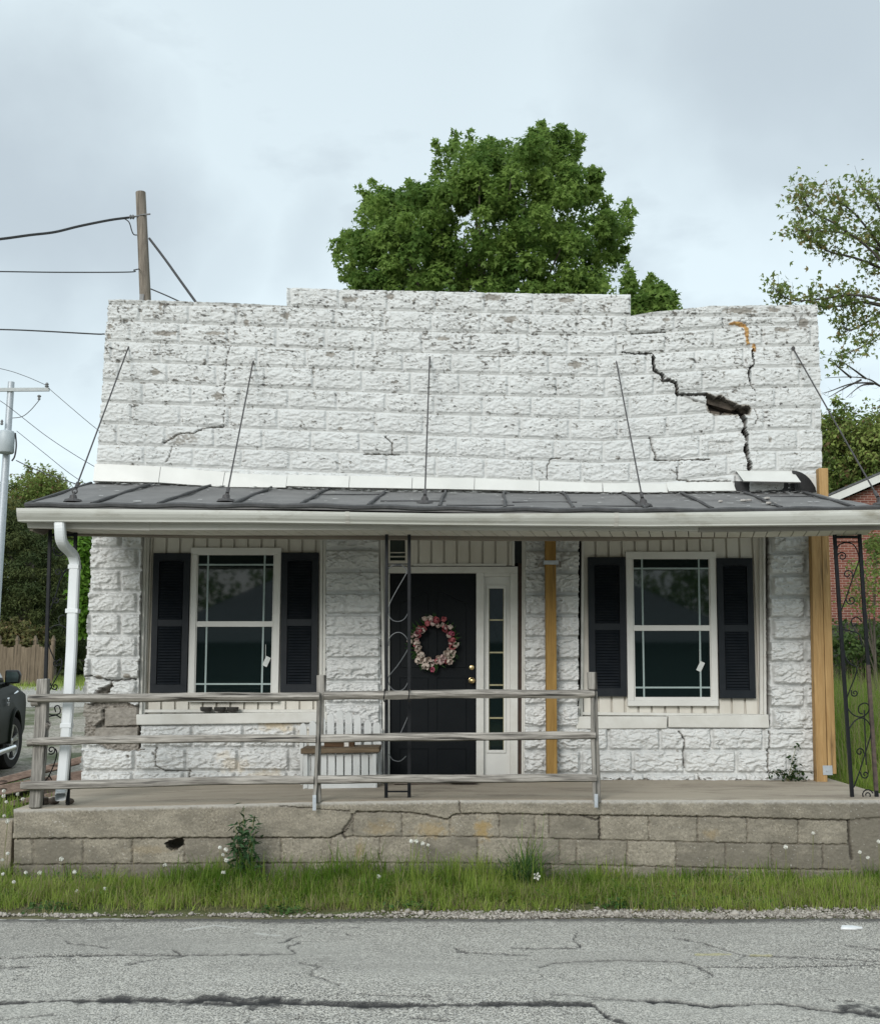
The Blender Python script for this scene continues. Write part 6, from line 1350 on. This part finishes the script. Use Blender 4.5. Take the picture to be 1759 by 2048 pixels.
def shoots(poly, Y, cen, n, L, step, spread):
    out = []; k = 0
    xs_, ys_ = zip(*poly); my = sum(ys_) / len(ys_)
    while k < n:
        i = rnd.randrange(len(poly)); a, b = poly[i], poly[(i + 1) % len(poly)]; t = rnd.random(); x = a[0] + (b[0] - a[0]) * t; y = a[1] + (b[1] - a[1]) * t
        if y > my + 60: continue
        p = P(x, y, Y) + Vector((0, rnd.uniform(-.6, .6), 0)); d = ((p - cen).normalized() * .7 + Vector((rnd.gauss(0, .25), rnd.gauss(0, .3), .75))).normalized(); p -= d * L * .95; ln = L * rnd.uniform(.5, 1.35)
        for q in range(int(ln / step)):
            tt = (q + rnd.random()) / (ln / step); c = p + d * ln * tt; out.append(np.array(c) + RN.normal(0, spread * (1.15 - .85 * tt), (4, 3)))
        k += 1
    return np.concatenate(out)
def crown_points(poly, Y, thick, ncl, nl, rcl, fill=.5, squash=.7, rim=0.35, minr=0.0):
    """clump centres through the volume whose silhouette is poly; leaves on the clump shells"""
    xs_, ys_ = zip(*poly); k = Y / F_PX; cs = []
    while len(cs) < ncl:
        x = rnd.uniform(min(xs_), max(xs_)); y = rnd.uniform(min(ys_), max(ys_))
        if not inpoly(np.array([x]), np.array([y]), poly)[0]: continue
        d = float(dline(np.array([x]), np.array([y]), list(poly) + [poly[0]])[0]) * k
        if d < rcl * .75 and rnd.random() < .85: continue
        D = min(thick, math.sqrt(max(d, .02) * 2 * thick)); 
        u = rnd.uniform(-1, 1) if rnd.random() < fill else rnd.choice((-1, 1)) * rnd.uniform(.65, 1)
        cs.append((*P(x, y, Y), u * D, min(1.0, .45 + d / (rcl * 2.2))))
    L = []; T = []; O = []; CC = []
    for x, y, z, dy, sc_ in cs:
        r = rcl * rnd.uniform(.6, 1.25) * sc_; n = max(4, int(nl * sc_ * rnd.uniform(.7, 1.3))); p = sphere_pts(n); p[:, 2] *= squash
        rr = r * RN.uniform(.25, 1.0, n) ** .5; c = np.array((x, y + dy, z)); L.append(c + p * rr[:, None]); O.append(p); T.append(np.full(n, rnd.uniform(0, 1))); CC.append(c)
    return np.concatenate(L), np.concatenate(T), np.concatenate(O), CC
def tree(name, label, cat, poly, Y, thick, ncl, nl, rcl, size, mat, shape='maple', trunk=.2, base=None, group=None, nlimbs=10, fill=.5, squash=.7, clearst=.3, nsh=0, Lsh=.7):
    C, T, O, CC = crown_points(poly, Y, thick, ncl, nl, rcl, fill, squash)
    if nsh:
        cen = sum((Vector(c) for c in CC), Vector()) / len(CC); S_ = shoots(poly, Y, cen, nsh, Lsh, size * .28, rcl * .38)
        C = np.concatenate([C, S_]); T = np.concatenate([T, RN.uniform(.3, .9, len(S_))]); O = np.concatenate([O, RN.normal(0, 1, S_.shape)])
    xs_ = [p[0] for p in poly]; cx = base if base is not None else sum(xs_) / len(xs_)
    bx_ = P(cx, 1300, Y).x; z0 = Gf(bx_, Y) - .1
    o = thing(name, (bx_, Y, z0), label, cat, group)
    V, Q, mk = leaves_np(C, size, shape, tone=T, outward=O); npmesh('crown', V, Q, mat, o, False, {'mask': mk})
    m = MB(); top = max(c[2] for c in CC); low = min(c[2] for c in CC); f = z0 + (top - z0) * .62
    pts = [Vector((bx_ + .08 * math.sin(k * 1.3) * trunk * 3, Y, z0 + (f - z0) * k / 7)) for k in range(8)]; m.tube(pts, [trunk * (1.25 - .8 * k / 7) for k in range(8)], 10)
    for c in rnd.sample(CC, min(nlimbs, len(CC))):
        zb = min(max(z0 + (c[2] - z0) * .5, z0 + (f - z0) * clearst), f); k = (zb - z0) / (f - z0); a = Vector((bx_, Y, zb)); c = Vector(c); mid = a.lerp(c, .5) + Vector((0, 0, .12 * (c - a).length)); r = trunk * (1.1 - .75 * k) * .45
        m.tube([a, a.lerp(mid, .5) + Vector((0, 0, .05)), mid, mid.lerp(c, .5), c], [r, r * .8, r * .6, r * .4, r * .18], 6)
    m.build('trunk', M['bark'], o, True); return o
# big maple behind the shop
maple = [(648, 545), (662, 510), (690, 500), (682, 470), (715, 455), (730, 420), (728, 385), (745, 380), (760, 405), (790, 390), (800, 402), (800, 375), (830, 380), (868, 362), (878, 330), (872, 300), (900, 282), (930, 300), (960, 312), (985, 290), (1030, 285), (1070, 290), (1078, 262), (1092, 256), (1112, 285), (1150, 300), (1152, 325), (1140, 350), (1158, 358), (1185, 366), (1212, 378), (1214, 420), (1205, 445), (1232, 440), (1240, 405), (1258, 402), (1256, 440), (1246, 470), (1258, 500), (1248, 520), (1218, 545), (1225, 580), (1240, 620), (1240, 700), (1100, 780), (860, 780), (700, 720), (660, 640), (690, 575)]
tree('maple_tree', 'large round green maple rising behind the middle of the parapet', 'tree', maple, 24, 2.4, 700, 120, .28, .088, M['maple'], 'maple', .24, 960, nlimbs=40, fill=.55, squash=.9, nsh=85, Lsh=.6)
tree('maple_tree', 'small green maple showing at the step of the parapet', 'tree', [(1232, 620), (1240, 575), (1255, 552), (1270, 548), (1285, 570), (1300, 556), (1322, 530), (1332, 560), (1340, 585), (1345, 610), (1362, 625), (1345, 700), (1300, 800), (1240, 780)], 21, .8, 110, 62, .24, .095, M['maple'], 'maple', .09, 1288, nlimbs=14, nsh=12, Lsh=.45)
# left background
tree('poplar_tree', 'pale green loose tree with upright shoots behind the dark cedar', 'tree', [(10, 985), (30, 960), (60, 950), (90, 942), (115, 948), (140, 965), (165, 985), (190, 1000), (190, 1150), (20, 1150)], 62, 3, 420, 60, .6, .2, M['pale'], 'oval', .3, 100, nlimbs=20, squash=1.2, nsh=26, Lsh=1.6)
tree('cedar_tree', 'broad dark cedar filling the view beside the scrolled post', 'tree', [(-60, 1010), (-10, 955), (15, 962), (60, 1010), (100, 1050), (140, 1080), (160, 1110), (172, 1200), (176, 1310), (100, 1345), (-60, 1345)], 52, 3.2, 520, 190, .62, .17, M['cedar'], 'lance', .35, 50, nlimbs=12, fill=.35, squash=.55)
tree('cedar_tree', 'olive brown-tipped cedar leaning in at the frame edge', 'tree', [(-140, 930), (-60, 935), (5, 950), (28, 985), (40, 1040), (60, 1090), (20, 1150), (-140, 1200)], 55, 2.4, 150, 110, .7, .27, leafmat('olive_needles', (.075, .09, .026), (.16, .155, .05), .2, .6), 'lance', .3, -30, nlimbs=8, fill=.4)
tree('young_tree', 'slim bright green tree right behind the left corner of the shop', 'tree', [(152, 1090), (160, 1068), (178, 1060), (200, 1060), (210, 1200), (200, 1290), (172, 1285), (155, 1240), (150, 1180)], 30, .7, 130, 70, .34, .15, M['bright'], 'oval', .08, 180, nlimbs=10)
tree('shrub', 'dusty yellow-green rounded shrub behind the board fence', 'shrub', [(-60, 1300), (-50, 1260), (-10, 1240), (30, 1236), (60, 1246), (88, 1262), (96, 1300), (60, 1320)], 47, 1.6, 130, 70, .42, .17, M['dusty'], 'oval', .08, 30, nlimbs=8)
# dark tree line further along the side street
for k, (x0_, x1_, y0_, Y, lab) in enumerate(((60, 190, 1150, 75, 'distant dark tree seen between the downspout and the shop corner'), (-160, 60, 1120, 80, 'distant dark tree low behind the steel pole'))):
    tree('distant_tree', lab, 'tree', [(x0_, 1372), (x0_ - 5, y0_ + 60), (x0_ + 30, y0_), (x1_ - 20, y0_ + 10), (x1_ + 10, y0_ + 80), (x1_, 1372)], Y, 3, 160, 80, 1.2, .42, M['cedar'], 'oval', .3, nlimbs=6, fill=.3)
# right background
tree('leafy_tree', 'dense mid-green tree behind the right end of the parapet', 'tree', [(1600, 850), (1640, 812), (1665, 800), (1690, 822), (1720, 812), (1759, 800), (1850, 790), (1900, 1000), (1850, 1080), (1600, 1080)], 38, 3.2, 560, 80, .5, .16, leafmat('mixed_leaves', (.11, .165, .04), (.25, .31, .085), .35, .45, (.13, .085, .045)), 'oval', .3, 1800, nlimbs=18)
tree('shrub', 'light green bush growing against the brick house wall', 'shrub', [(1730, 1062), (1759, 1050), (1830, 1050), (1840, 1150), (1790, 1170), (1748, 1120), (1728, 1085)], 28, .8, 70, 45, .28, .12, M['pale'], 'oval', .05, 1790, nlimbs=6)
tree('shrub', 'loose leafy bush in front of the dark board fence', 'shrub', [(1655, 1250), (1690, 1235), (1740, 1240), (1800, 1225), (1850, 1300), (1800, 1345), (1660, 1345)], 22.5, .7, 80, 36, .26, .10, leafmat('mid_leaves', (.04, .075, .02), (.10, .15, .045), .35), 'oval', .04, 1720, nlimbs=10)
tree('sapling', 'thin sapling with sparse pale leaves before the brick house', 'sapling', [(1690, 1190), (1700, 1120), (1725, 1095), (1759, 1110), (1759, 1230), (1700, 1250)], 21, .6, 70, 13, .28, .08, M['pale'], 'oval', .035, 1748, nlimbs=12)
# sparse branching tree reaching in from the right
st0 = thing('sparse_tree', (P(2100, 1300, 19).x, 19.0, Gf(10, 19) - .1), 'open-branched tree with sparse young leaves reaching in from the right', 'tree')
lm = MB(); LC = []; LT = []
def limb(pts, Y0, Y1, r0, r1, twigs, leafy, spread=52, lpn=4.0):
    S = smooth(pts, 6); n = len(S); W = [P(x, y, Y0 + (Y1 - Y0) * i / (n - 1)) for i, (x, y) in enumerate(S)]; lm.tube(W, [r0 + (r1 - r0) * i / (n - 1) for i in range(n)], 6)
    for k in range(twigs):
        i = int((0.12 + .88 * rnd.random() ** .8) * (n - 1)); p = W[i]; d = (W[i] - W[i - 1]).normalized(); q = Vector((rnd.gauss(0, 1), rnd.gauss(0, 1), rnd.gauss(0, 1))).normalized(); d = (d * .75 + q * .75 + Vector((0, 0, .2))).normalized(); L = rnd.uniform(.25, 1) * spread / F_PX * 19
        e = p + d * L; mid = p.lerp(e, .5) + Vector((0, 0, -.03)); lm.tube([p, mid, e], [r1 * .8, r1 * .55, r1 * .3], 4)
        if leafy:
            for c in (e, mid.lerp(e, .5), mid): 
                nn = int(lpn * rnd.uniform(.5, 1.5)); LC.append(np.array(c) + RN.normal(0, .085, (nn, 3))); LT.append(np.full(nn, rnd.uniform(.1, .9)))
m_ = [([(2100, 1000), (1980, 820), (1860, 660), (1759, 520), (1680, 455), (1620, 420), (1605, 385)], 60), ([(1860, 660), (1800, 560), (1750, 480), (1700, 420), (1660, 400)], 44), ([(1860, 660), (1820, 520), (1770, 440), (1740, 390), (1722, 378)], 44), ([(2000, 850), (1880, 640), (1759, 600), (1700, 590), (1640, 598), (1580, 600), (1545, 575)], 54), ([(1900, 640), (1800, 560), (1720, 520), (1650, 500), (1600, 462)], 44), ([(1840, 540), (1759, 500), (1700, 470), (1650, 462), (1592, 462)], 30), ([(1759, 610), (1720, 604), (1680, 612), (1630, 612)], 22), ([(1950, 780), (1850, 700), (1780, 660), (1730, 690), (1680, 712)], 40), ([(1900, 700), (1800, 610), (1740, 640), (1700, 660), (1690, 655)], 30), ([(1950, 760), (1850, 640), (1800, 480), (1780, 400)], 50)]
for pts, tw in m_: limb(pts, 19, 17.6 + rnd.uniform(-.8, 1.2), .036, .006, tw, True)
for pts in ([(1960, 900), (1850, 840), (1759, 772), (1730, 757), (1690, 754), (1648, 756)], [(1759, 772), (1740, 766), (1700, 768), (1660, 782), (1645, 786)], [(1745, 768), (1720, 772), (1690, 796)], [(1730, 757), (1700, 735), (1680, 722)], [(1720, 760), (1690, 775), (1655, 795)], [(1700, 755), (1676, 735), (1660, 720)]): limb(pts, 19.5, 18, .020, .0035, 9, False, 26)
lm.tube([P(2100, 1320, 19), P(2090, 1100, 19), P(2100, 1000, 19), P(2060, 700, 19), P(2000, 450, 19)], [.2, .17, .15, .1, .05], 10); limb([(2060, 700), (1950, 560), (1880, 420), (1830, 330)], 19, 18, .06, .012, 40, True); limb([(2030, 600), (2100, 450), (2160, 330)], 19, 19, .06, .012, 40, True); limb([(2090, 950), (2200, 760), (2300, 600)], 19, 19, .06, .012, 40, True)
lm.build('trunk', M['twig'], st0, True)
V, Q, mk = leaves_np(np.concatenate(LC), .066, 'maple', .1, np.concatenate(LT)); npmesh('crown', V, Q, M['sparse'], st0, False, {'mask': mk})
# trees across the road, mirrored in the glass
for k, (x, y, r_, h) in enumerate(((-13, -33, 6, 11), (1, -35, 6, 12), (13, -32, 6, 11), (-24, -31, 6, 10))):
    c = np.array((x, y, h * .62)); o = thing('roadside_tree', (x, y, 0), ('tree across the road behind the left half of the shed', 'tallest tree across the road behind the shed ridge', 'tree across the road behind the right end of the shed', 'outermost tree across the road')[k], 'tree')
    L = []; 
    for q in range(90): p = sphere_pts(1)[0] * rnd.uniform(.3, 1) ** .5; cc = c + p * np.array((r_, r_, h * .4)); L.append(cc + RN.normal(0, .5, (40, 3)))
    V, Q, mk = leaves_np(np.concatenate(L), .42, 'oval'); npmesh('crown', V, Q, M['maple'], o, False, {'mask': mk}); m = MB(); m.tube([(x, y, 0), (x, y, h * .6)], [.3, .15], 8); m.build('trunk', M['bark'], o)

# ---------------------------------------------------------------- grass
def blades(name, label, X, Y, hgt, wid, lean=.45, dry=0.0, z0=None, tone=None, cat='grass', mat=None):
    n = len(X); z = G(X, Y) if z0 is None else z0; a = RN.uniform(0, 6.28, n); bend = RN.gamma(2.0, lean / 2, n); h = hgt * RN.uniform(.55, 1.25, n); w = wid * RN.uniform(.6, 1.3, n)
    dx, dy = np.cos(a), np.sin(a); sx_, sy_ = -dy, dx; V = []
    for t in (0, .4, .75, 1.0):
        ox = dx * bend * h * t * t; oy = dy * bend * h * t * t; oz = h * (t - .28 * np.minimum(bend, 1.3) * t * t); ww = w * (1 - t * .85) * .5
        tw_ = 0.5 * t
        V.append(np.stack([X + ox - sx_ * ww, Y + oy - sy_ * ww, z + oz], -1)); V.append(np.stack([X + ox + sx_ * ww, Y + oy + sy_ * ww, z + oz], -1))
    V = np.stack(V, 1).reshape(-1, 3); b = (np.arange(n) * 8)[:, None]; Q = np.concatenate([b + np.array([[0, 1, 3, 2]]), b + np.array([[2, 3, 5, 4]]), b + np.array([[4, 5, 7, 6]])], 1).reshape(-1, 4)
    mk = np.zeros((n, 4)); mk[:, 0] = np.clip((RN.uniform(0, 1, n) if tone is None else tone + RN.normal(0, .2, n)), 0, 1); mk[:, 1] = np.where(RN.uniform(0, 1, n) < dry, 1.0, .3)
    o = npmesh(name, V, Q, mat or M['grass'], None, False, {'mask': np.repeat(mk, 8, 0)}); tag(o, label, cat, kind='stuff'); return o
def scatter(n, x0, x1, y0, y1, dens=None):
    X = RN.uniform(x0, x1, n); Y = RN.uniform(y0, y1, n)
    if dens is not None: k = RN.uniform(0, 1, n) < dens(X, Y); X, Y = X[k], Y[k]
    return X, Y
edge_g = lambda X: EDGE + .25 + .06 * fbm(X * 1.1, X * 0, 3, 201) + .05 * fbm(X * 5, X * 0, 2, 202)
X, Y = scatter(60000, -4.6, 4.4, 8.2, 9.25, lambda X, Y: (Y > edge_g(X)) * np.clip(.35 + 1.2 * fbm(X * 2.2, Y * 3.2, 3, 203) + (Y - edge_g(X)) * .8, 0.04, 1))
blades('mown_grass', 'short light green grass along the road edge', X, Y, .055 + .07 * ss(8.3, 9.1, Y) + .05 * fbm(X * 5, Y * 5, 3, 204), .0075, .85, .30, tone=.82 + .7 * fbm(X * 1.7, Y * 1.7, 3, 205))
hl = lambda X: .12 + .085 * ss(-2.4, -1.4, X) * ss(1.4, .2, X) + .06 * fbm(X * 1.6, X * 0, 3, 207)
X, Y = scatter(34000, -4.6, 4.4, 8.85, 9.66, lambda X, Y: np.clip(.6 + 1.1 * fbm(X * 1.9, Y * 1.9, 3, 206), .1, 1))
ok_ = ~((np.abs(X + 3.0) < .45) & (Y > 9.45) & (RN.uniform(0, 1, len(X)) < .6)); X, Y = X[ok_], Y[ok_]
blades('tall_grass', 'taller lush grass against the porch foundation', X, Y, hl(X) * (.5 + .55 * ss(8.85, 9.35, Y)) * np.clip(1 + 1.3 * fbm(X * 3.5, Y * 3.5, 3, 218), .35, 1.9), .0095, .6, .05, tone=.36 + 1.0 * fbm(X * 1.8, Y * 1.8, 3, 208))
X, Y = scatter(9000, -4.6, 4.4, 8.2, 8.75, lambda X, Y: (Y > edge_g(X) - .08) * (fbm(X * 2.4, Y * 5, 3, 231) > .08)); blades('dry_thatch', 'straw-coloured dead thatch patches in the mown verge', X, Y, .045, .006, 1.1, 1.0)
X, Y = scatter(9000, -4.6, 4.4, 8.35, 9.5, lambda X, Y: (Y > edge_g(X)) * (fbm(X * 1.6, Y * 3, 3, 233) > .16)); C = np.stack([X, Y, G(X, Y) + RN.uniform(.01, .10, len(X)) * ss(8.3, 9.0, Y) + .015], -1); V, Q, mk = leaves_np(C, .024, 'oval', .8); o = npmesh('clover', V, Q, leafmat('clover_leaves', (.06, .13, .03), (.14, .24, .06), .4), None, False, {'mask': mk}); tag(o, 'patches of broad-leaved clover and weeds in the verge', 'weeds', kind='stuff')
X, Y = scatter(600, -4.3, 4.2, 8.7, 9.6); blades('dry_grass_stems', 'thin straw-coloured grass stems among the green', X, Y, .22, .004, .35, 1.0)
X, Y = scatter(30000, -8.5, -3.5, 9.75, 16, lambda X, Y: np.clip(.5 + 1.0 * fbm(X, Y, 3, 209), .05, 1) * ~((Y > 14.5) & (X < -4.6))); blades('left_yard_grass', 'grass and weeds on the yard left of the shop', X, Y, .13 + .05 * fbm(X, Y, 2, 210), .009, .6, .08)
X, Y = scatter(40000, 3.68, 13, 9.9, 24, lambda X, Y: (X > 3.72) & (X < 2.2 + Y * .42)); k_ = ss(10.2, 13.0, Y)
blades('meadow_grass', 'tall unmown grass between the shop and the brick house', X, Y, (.16 + .72 * k_) * (1 + .25 * fbm(X, Y, 2, 211)), .010 + .006 * k_, .55, .10, tone=.45 + .4 * fbm(X * .8, Y * .8, 3, 212))
X, Y = scatter(2600, 3.75, 9, 11, 22, lambda X, Y: (X < 2.2 + Y * .42)); blades('seeding_stems', 'pale seeding stems standing in the unmown grass', X, Y, 1.0, .009, .3, 1.0)
X, Y = scatter(5000, 3.6, 4.9, 10.6, 11.6); blades('corner_grass', 'low grass tuft spilling round the timber brace', X, Y, .17, .009, .7, .04, tone=.6 * np.ones_like(X))
X, Y = scatter(16000, -30, -6, 41, 60); blades('far_verge_grass', 'sunlit-green verge grass across the side street', X, Y, .30, .03, .5, .08, tone=.75 * np.ones_like(X))
# gravel shoulder
n = 26000; X = RN.uniform(-4.4, 4.4, n); Yc = EDGE + .06 + .05 * fbm(X * 1.3, X * 0 + 3, 3, 12); wid_ = .035 + .05 * ss(-1.5, .5, X) + .05 * ss(1, 3.5, X); Y = Yc + .06 + RN.normal(0, 1, n) * wid_ * .7 + .04 * ss(0, 3, X); k_ = (Y > Yc - .05) & (Y < EDGE + .40) & (RN.uniform(0, 1, n) < np.clip(.18 + .9 * fbm(X * 2.5, Y * 6, 3, 213) + .55 * ss(-1.5, 1.5, X), .04, 1)); X, Y = X[k_], Y[k_]
n = len(X); s = RN.gamma(1.6, .0026, n) + .0022; z = G(X, Y) + s * .35
ico = np.array([(0, 0, 1), (.9, 0, .3), (.25, .85, .3), (-.7, .5, .35), (-.7, -.5, .25), (.3, -.85, .3), (.7, .5, -.3), (-.3, .85, -.3), (-.9, 0, -.3), (-.3, -.85, -.3), (.7, -.5, -.3), (0, 0, -1)])
fc_ = [(0, 1, 2), (0, 2, 3), (0, 3, 4), (0, 4, 5), (0, 5, 1), (1, 6, 2), (2, 7, 3), (3, 8, 4), (4, 9, 5), (5, 10, 1), (6, 7, 2), (7, 8, 3), (8, 9, 4), (9, 10, 5), (10, 6, 1), (11, 7, 6), (11, 8, 7), (11, 9, 8), (11, 10, 9), (11, 6, 10)]
a = RN.uniform(0, 6.28, n); sx_ = RN.uniform(.7, 1.5, n); B_ = ico[None] * RN.uniform(.75, 1.2, (n, 12, 1)); vx = B_[..., 0] * sx_[:, None]; vy = B_[..., 1]
V = np.stack([X[:, None] + s[:, None] * (vx * np.cos(a)[:, None] - vy * np.sin(a)[:, None]), Y[:, None] + s[:, None] * (vx * np.sin(a)[:, None] + vy * np.cos(a)[:, None]), z[:, None] + s[:, None] * B_[..., 2] * .7], -1).reshape(-1, 3)
Fq = (np.arange(n)[:, None, None] * 12 + np.array(fc_)[None]).reshape(-1, 3); mk = np.zeros((n, 4)); mk[:, 0] = RN.beta(1.6, 1.1, n)
o = npmesh('gravel', V, Fq, M['stone'], None, False, {'mask': np.repeat(mk, 12, 0)}); tag(o, 'pale limestone gravel strip along the road edge', 'gravel', kind='stuff')

# ---------------------------------------------------------------- single plants
def plant(name, label, cat, base, stems, leaf_n, size, shape, mat, stem_r=.004, spread=.05, group=None):
    o = thing(name, tuple(base), label, cat, group); m = MB(); C = []
    for tip, sag in stems:
        tip = Vector(tip); L = [Vector(base).lerp(tip, t) + Vector((0, 0, sag * math.sin(math.pi * t))) for t in (0, .25, .5, .75, 1)]; m.tube(L, [stem_r, stem_r * .9, stem_r * .75, stem_r * .6, stem_r * .4], 5)
        for k in range(leaf_n): t = .15 + .85 * rnd.random(); i = min(int(t * 4), 3); p = L[i].lerp(L[i + 1], t * 4 - i); C.append(np.array(p) + RN.normal(0, spread * (1.15 - .75 * t), 3))
    m.build('stem', M['stem'], o, True); V, Q, mk = leaves_np(np.array(C), size, shape, .25); npmesh('leaves', V, Q, mat, o, False, {'mask': mk}); return o
b = P(487, 1735, 9.42); b.z = Gf(b.x, 9.42)
plant('thistle', 'tall bushy dark green thistle against the porch foundation', 'weed', b, [(P(487, 1612, 9.42), 0), (P(508, 1632, 9.40), .02), (P(470, 1648, 9.40), .02), (P(512, 1660, 9.36), .02), (P(466, 1680, 9.36), .02), (P(500, 1680, 9.34), .02), (P(478, 1640, 9.46), .01)], 46, .075, 'lance', leafmat('thistle_leaves', (.025, .062, .024), (.06, .115, .05), .25, .6), .006, .045)
b = P(1575, 1570, 11.05); b.z = FZ(b.x, 11.05)
plant('creeper', 'dark leafy creeper sprouting at the right corner pier', 'weed', b, [(P(1593, 1488, 11.08), .02), (P(1594, 1520, 11.05), .0), (P(1534, 1552, 11.0), .06), (P(1560, 1545, 11.0), .04), (P(1620, 1545, 11.05), .04), (P(1610, 1560, 11), .03), (P(1585, 1550, 10.98), .03)], 24, .042, 'oval', M['vineleaf'], .004, .022)
b = P(1050, 1765, 9.3); b.z = Gf(b.x, 9.3); n = 95; a = RN.uniform(0, 6.28, n); r_ = np.abs(RN.normal(0, .07, n))
dl = thing('daylily', tuple(b), 'arching strap-leaf daylily clump against the foundation', 'plant')
def strap(cx, cy, n, h, w, lean, parent, name='leaves', mat=None):
    X = cx + RN.normal(0, .06, n); Y = cy + RN.normal(0, .05, n); o = blades(name, None, X, Y, h, w, lean, .03, tone=.35 * np.ones(n), mat=mat); del_ = [o.pop(k, None) if hasattr(o, 'pop') else None for k in ()]
    for k in ('label', 'category', 'kind'):
        if k in o.keys(): del o[k]
    o.data.transform(Matrix.Translation(-OFF[parent.name])); o.parent = parent; return o
strap(b.x, b.y, 110, .36, .016, 1.0, dl, mat=leafmat('daylily_leaves', (.045, .10, .03), (.09, .165, .05), .3))
for k, (px, py, Y_, h) in enumerate(((1070, 1770, 9.25, .52), (1040, 1760, 9.4, .44))):
    b = P(px, py, Y_); b.z = Gf(b.x, Y_); o = thing('grass_tuft', tuple(b), ('tall seeding grass tuft right of the daylily', 'tall seeding grass tuft behind the daylily')[k], 'grass tuft'); strap(b.x, b.y, 16, h, .009, .5, o)
# white iris-like bloom beside the daylily
b = P(1073, 1758, 9.2); b.z = Gf(b.x, 9.2); o = thing('white_flower', tuple(b), 'single white flower beside the daylily clump', 'flower'); m = MB(); c = P(1073, 1752, 9.2); m.tube([b, c], .003, 5); m.build('stem', M['stem'], o); m = MB()
for k in range(5): t = k * 1.26; u = Vector((math.cos(t), -.3, math.sin(t))); w = Vector((-math.sin(t), 0, math.cos(t))) * .010; m.add([c, c + u * .02 + w, c + u * .034, c + u * .02 - w], [(0, 1, 2, 3)])
m.build('petals', M['fluff'], o)
# dandelion clocks
dspots = [(46, 1598, 0, 9.9), (16, 1643, 0, 9.45), (8, 1582, 0, 9.9), (36, 1588, 0, 9.9), (8, 1592, 0, 9.95), (13, 1604, 0, 9.85), (9, 1632, 0, 9.8), (5, 1720, 1, 9.3), (16, 1707, 1, 9.4), (123, 1718, 1, 9.4), (52, 1745, 1, 9.35), (80, 1746, 1, 9.35), (6, 1748, 1, 9.2), (28, 1764, 1, 9.0), (155, 1783, 1, 9.0), (185, 1781, 1, 9.05), (210, 1777, 1, 9.0), (440, 1695, 1, 9.35), (452, 1699, 1, 9.35), (446, 1710, 1, 9.35), (453, 1720, 1, 9.3), (330, 1730, 1, 9.3), (447, 1745, 1, 9.2), (822, 1682, 1, 9.5), (832, 1683, 1, 9.5), (845, 1687, 1, 9.5), (856, 1690, 1, 9.5), (757, 1753, 1, 9.2), (1570, 1694, 1, 9.4), (1625, 1666, 1, 9.5), (1718, 1704, 1, 9.4), (1734, 1715, 1, 9.4), (1756, 1683, 1, 9.3), (150, 1744, 1, 9.35)]
dproto = {}
for k, (px, py, fr_, Y_) in enumerate(dspots):
    c = P(px, py, Y_); zb_ = Gf(c.x, Y_); bx_ = c.x + rnd.uniform(-.03, .03); o = thing('dandelion', (bx_, Y_, zb_), 'white dandelion seed head on a thin stalk in the grass', 'dandelion', 'dandelion seed heads in the grass')
    m = MB(); m.tube([(bx_, Y_, zb_), (bx_ * .5 + c.x * .5, Y_, (zb_ + c.z) / 2), c], .0028, 5); m.build('stem', M['stem'], o)
    m = MB(); r_ = rnd.uniform(.011, .017)
    for q in sphere_pts(46): q = Vector(q); t = q.orthogonal().normalized() * .0032; s_ = q.cross(t); m.add([c + q * r_ * .2, c + q * r_ + t * 1.4, c + q * r_ * 1.1 + s_, c + q * r_ - t * 1.4], [(0, 1, 2, 3)])
    m.lathe([(r_ * .2, -r_ * .5), (r_ * .62, -r_ * .3), (r_ * .7, 0), (r_ * .55, r_ * .4), (r_ * .15, r_ * .62)], c, 8); m.build('seed_head', M['fluff'], o)
# broad low weeds at the road edge
for k, (px, py, Y_, lab) in enumerate(((820, 1818, EDGE + .33, 'low flat weed rosette at the gravel edge below the door'), (1240, 1815, EDGE + .36, 'low flat weed rosette at the gravel edge, right of the daylily'), (100, 1790, 8.7, 'broad-leaved weed patch at the left of the verge'), (560, 1795, 8.6, 'spreading pale grass-leaf weed at the left of the verge'))):
    b = P(px, py, Y_); b.z = Gf(b.x, Y_); o = thing('weed_rosette', tuple(b), lab, 'weed'); C = np.array(b) + np.stack([RN.normal(0, .10, 120), RN.normal(0, .05, 120), RN.uniform(.005, .04, 120)], -1); V, Q, mk = leaves_np(C, .035, 'oval', .9); npmesh('leaves', V, Q, M['weed'], o, False, {'mask': mk})
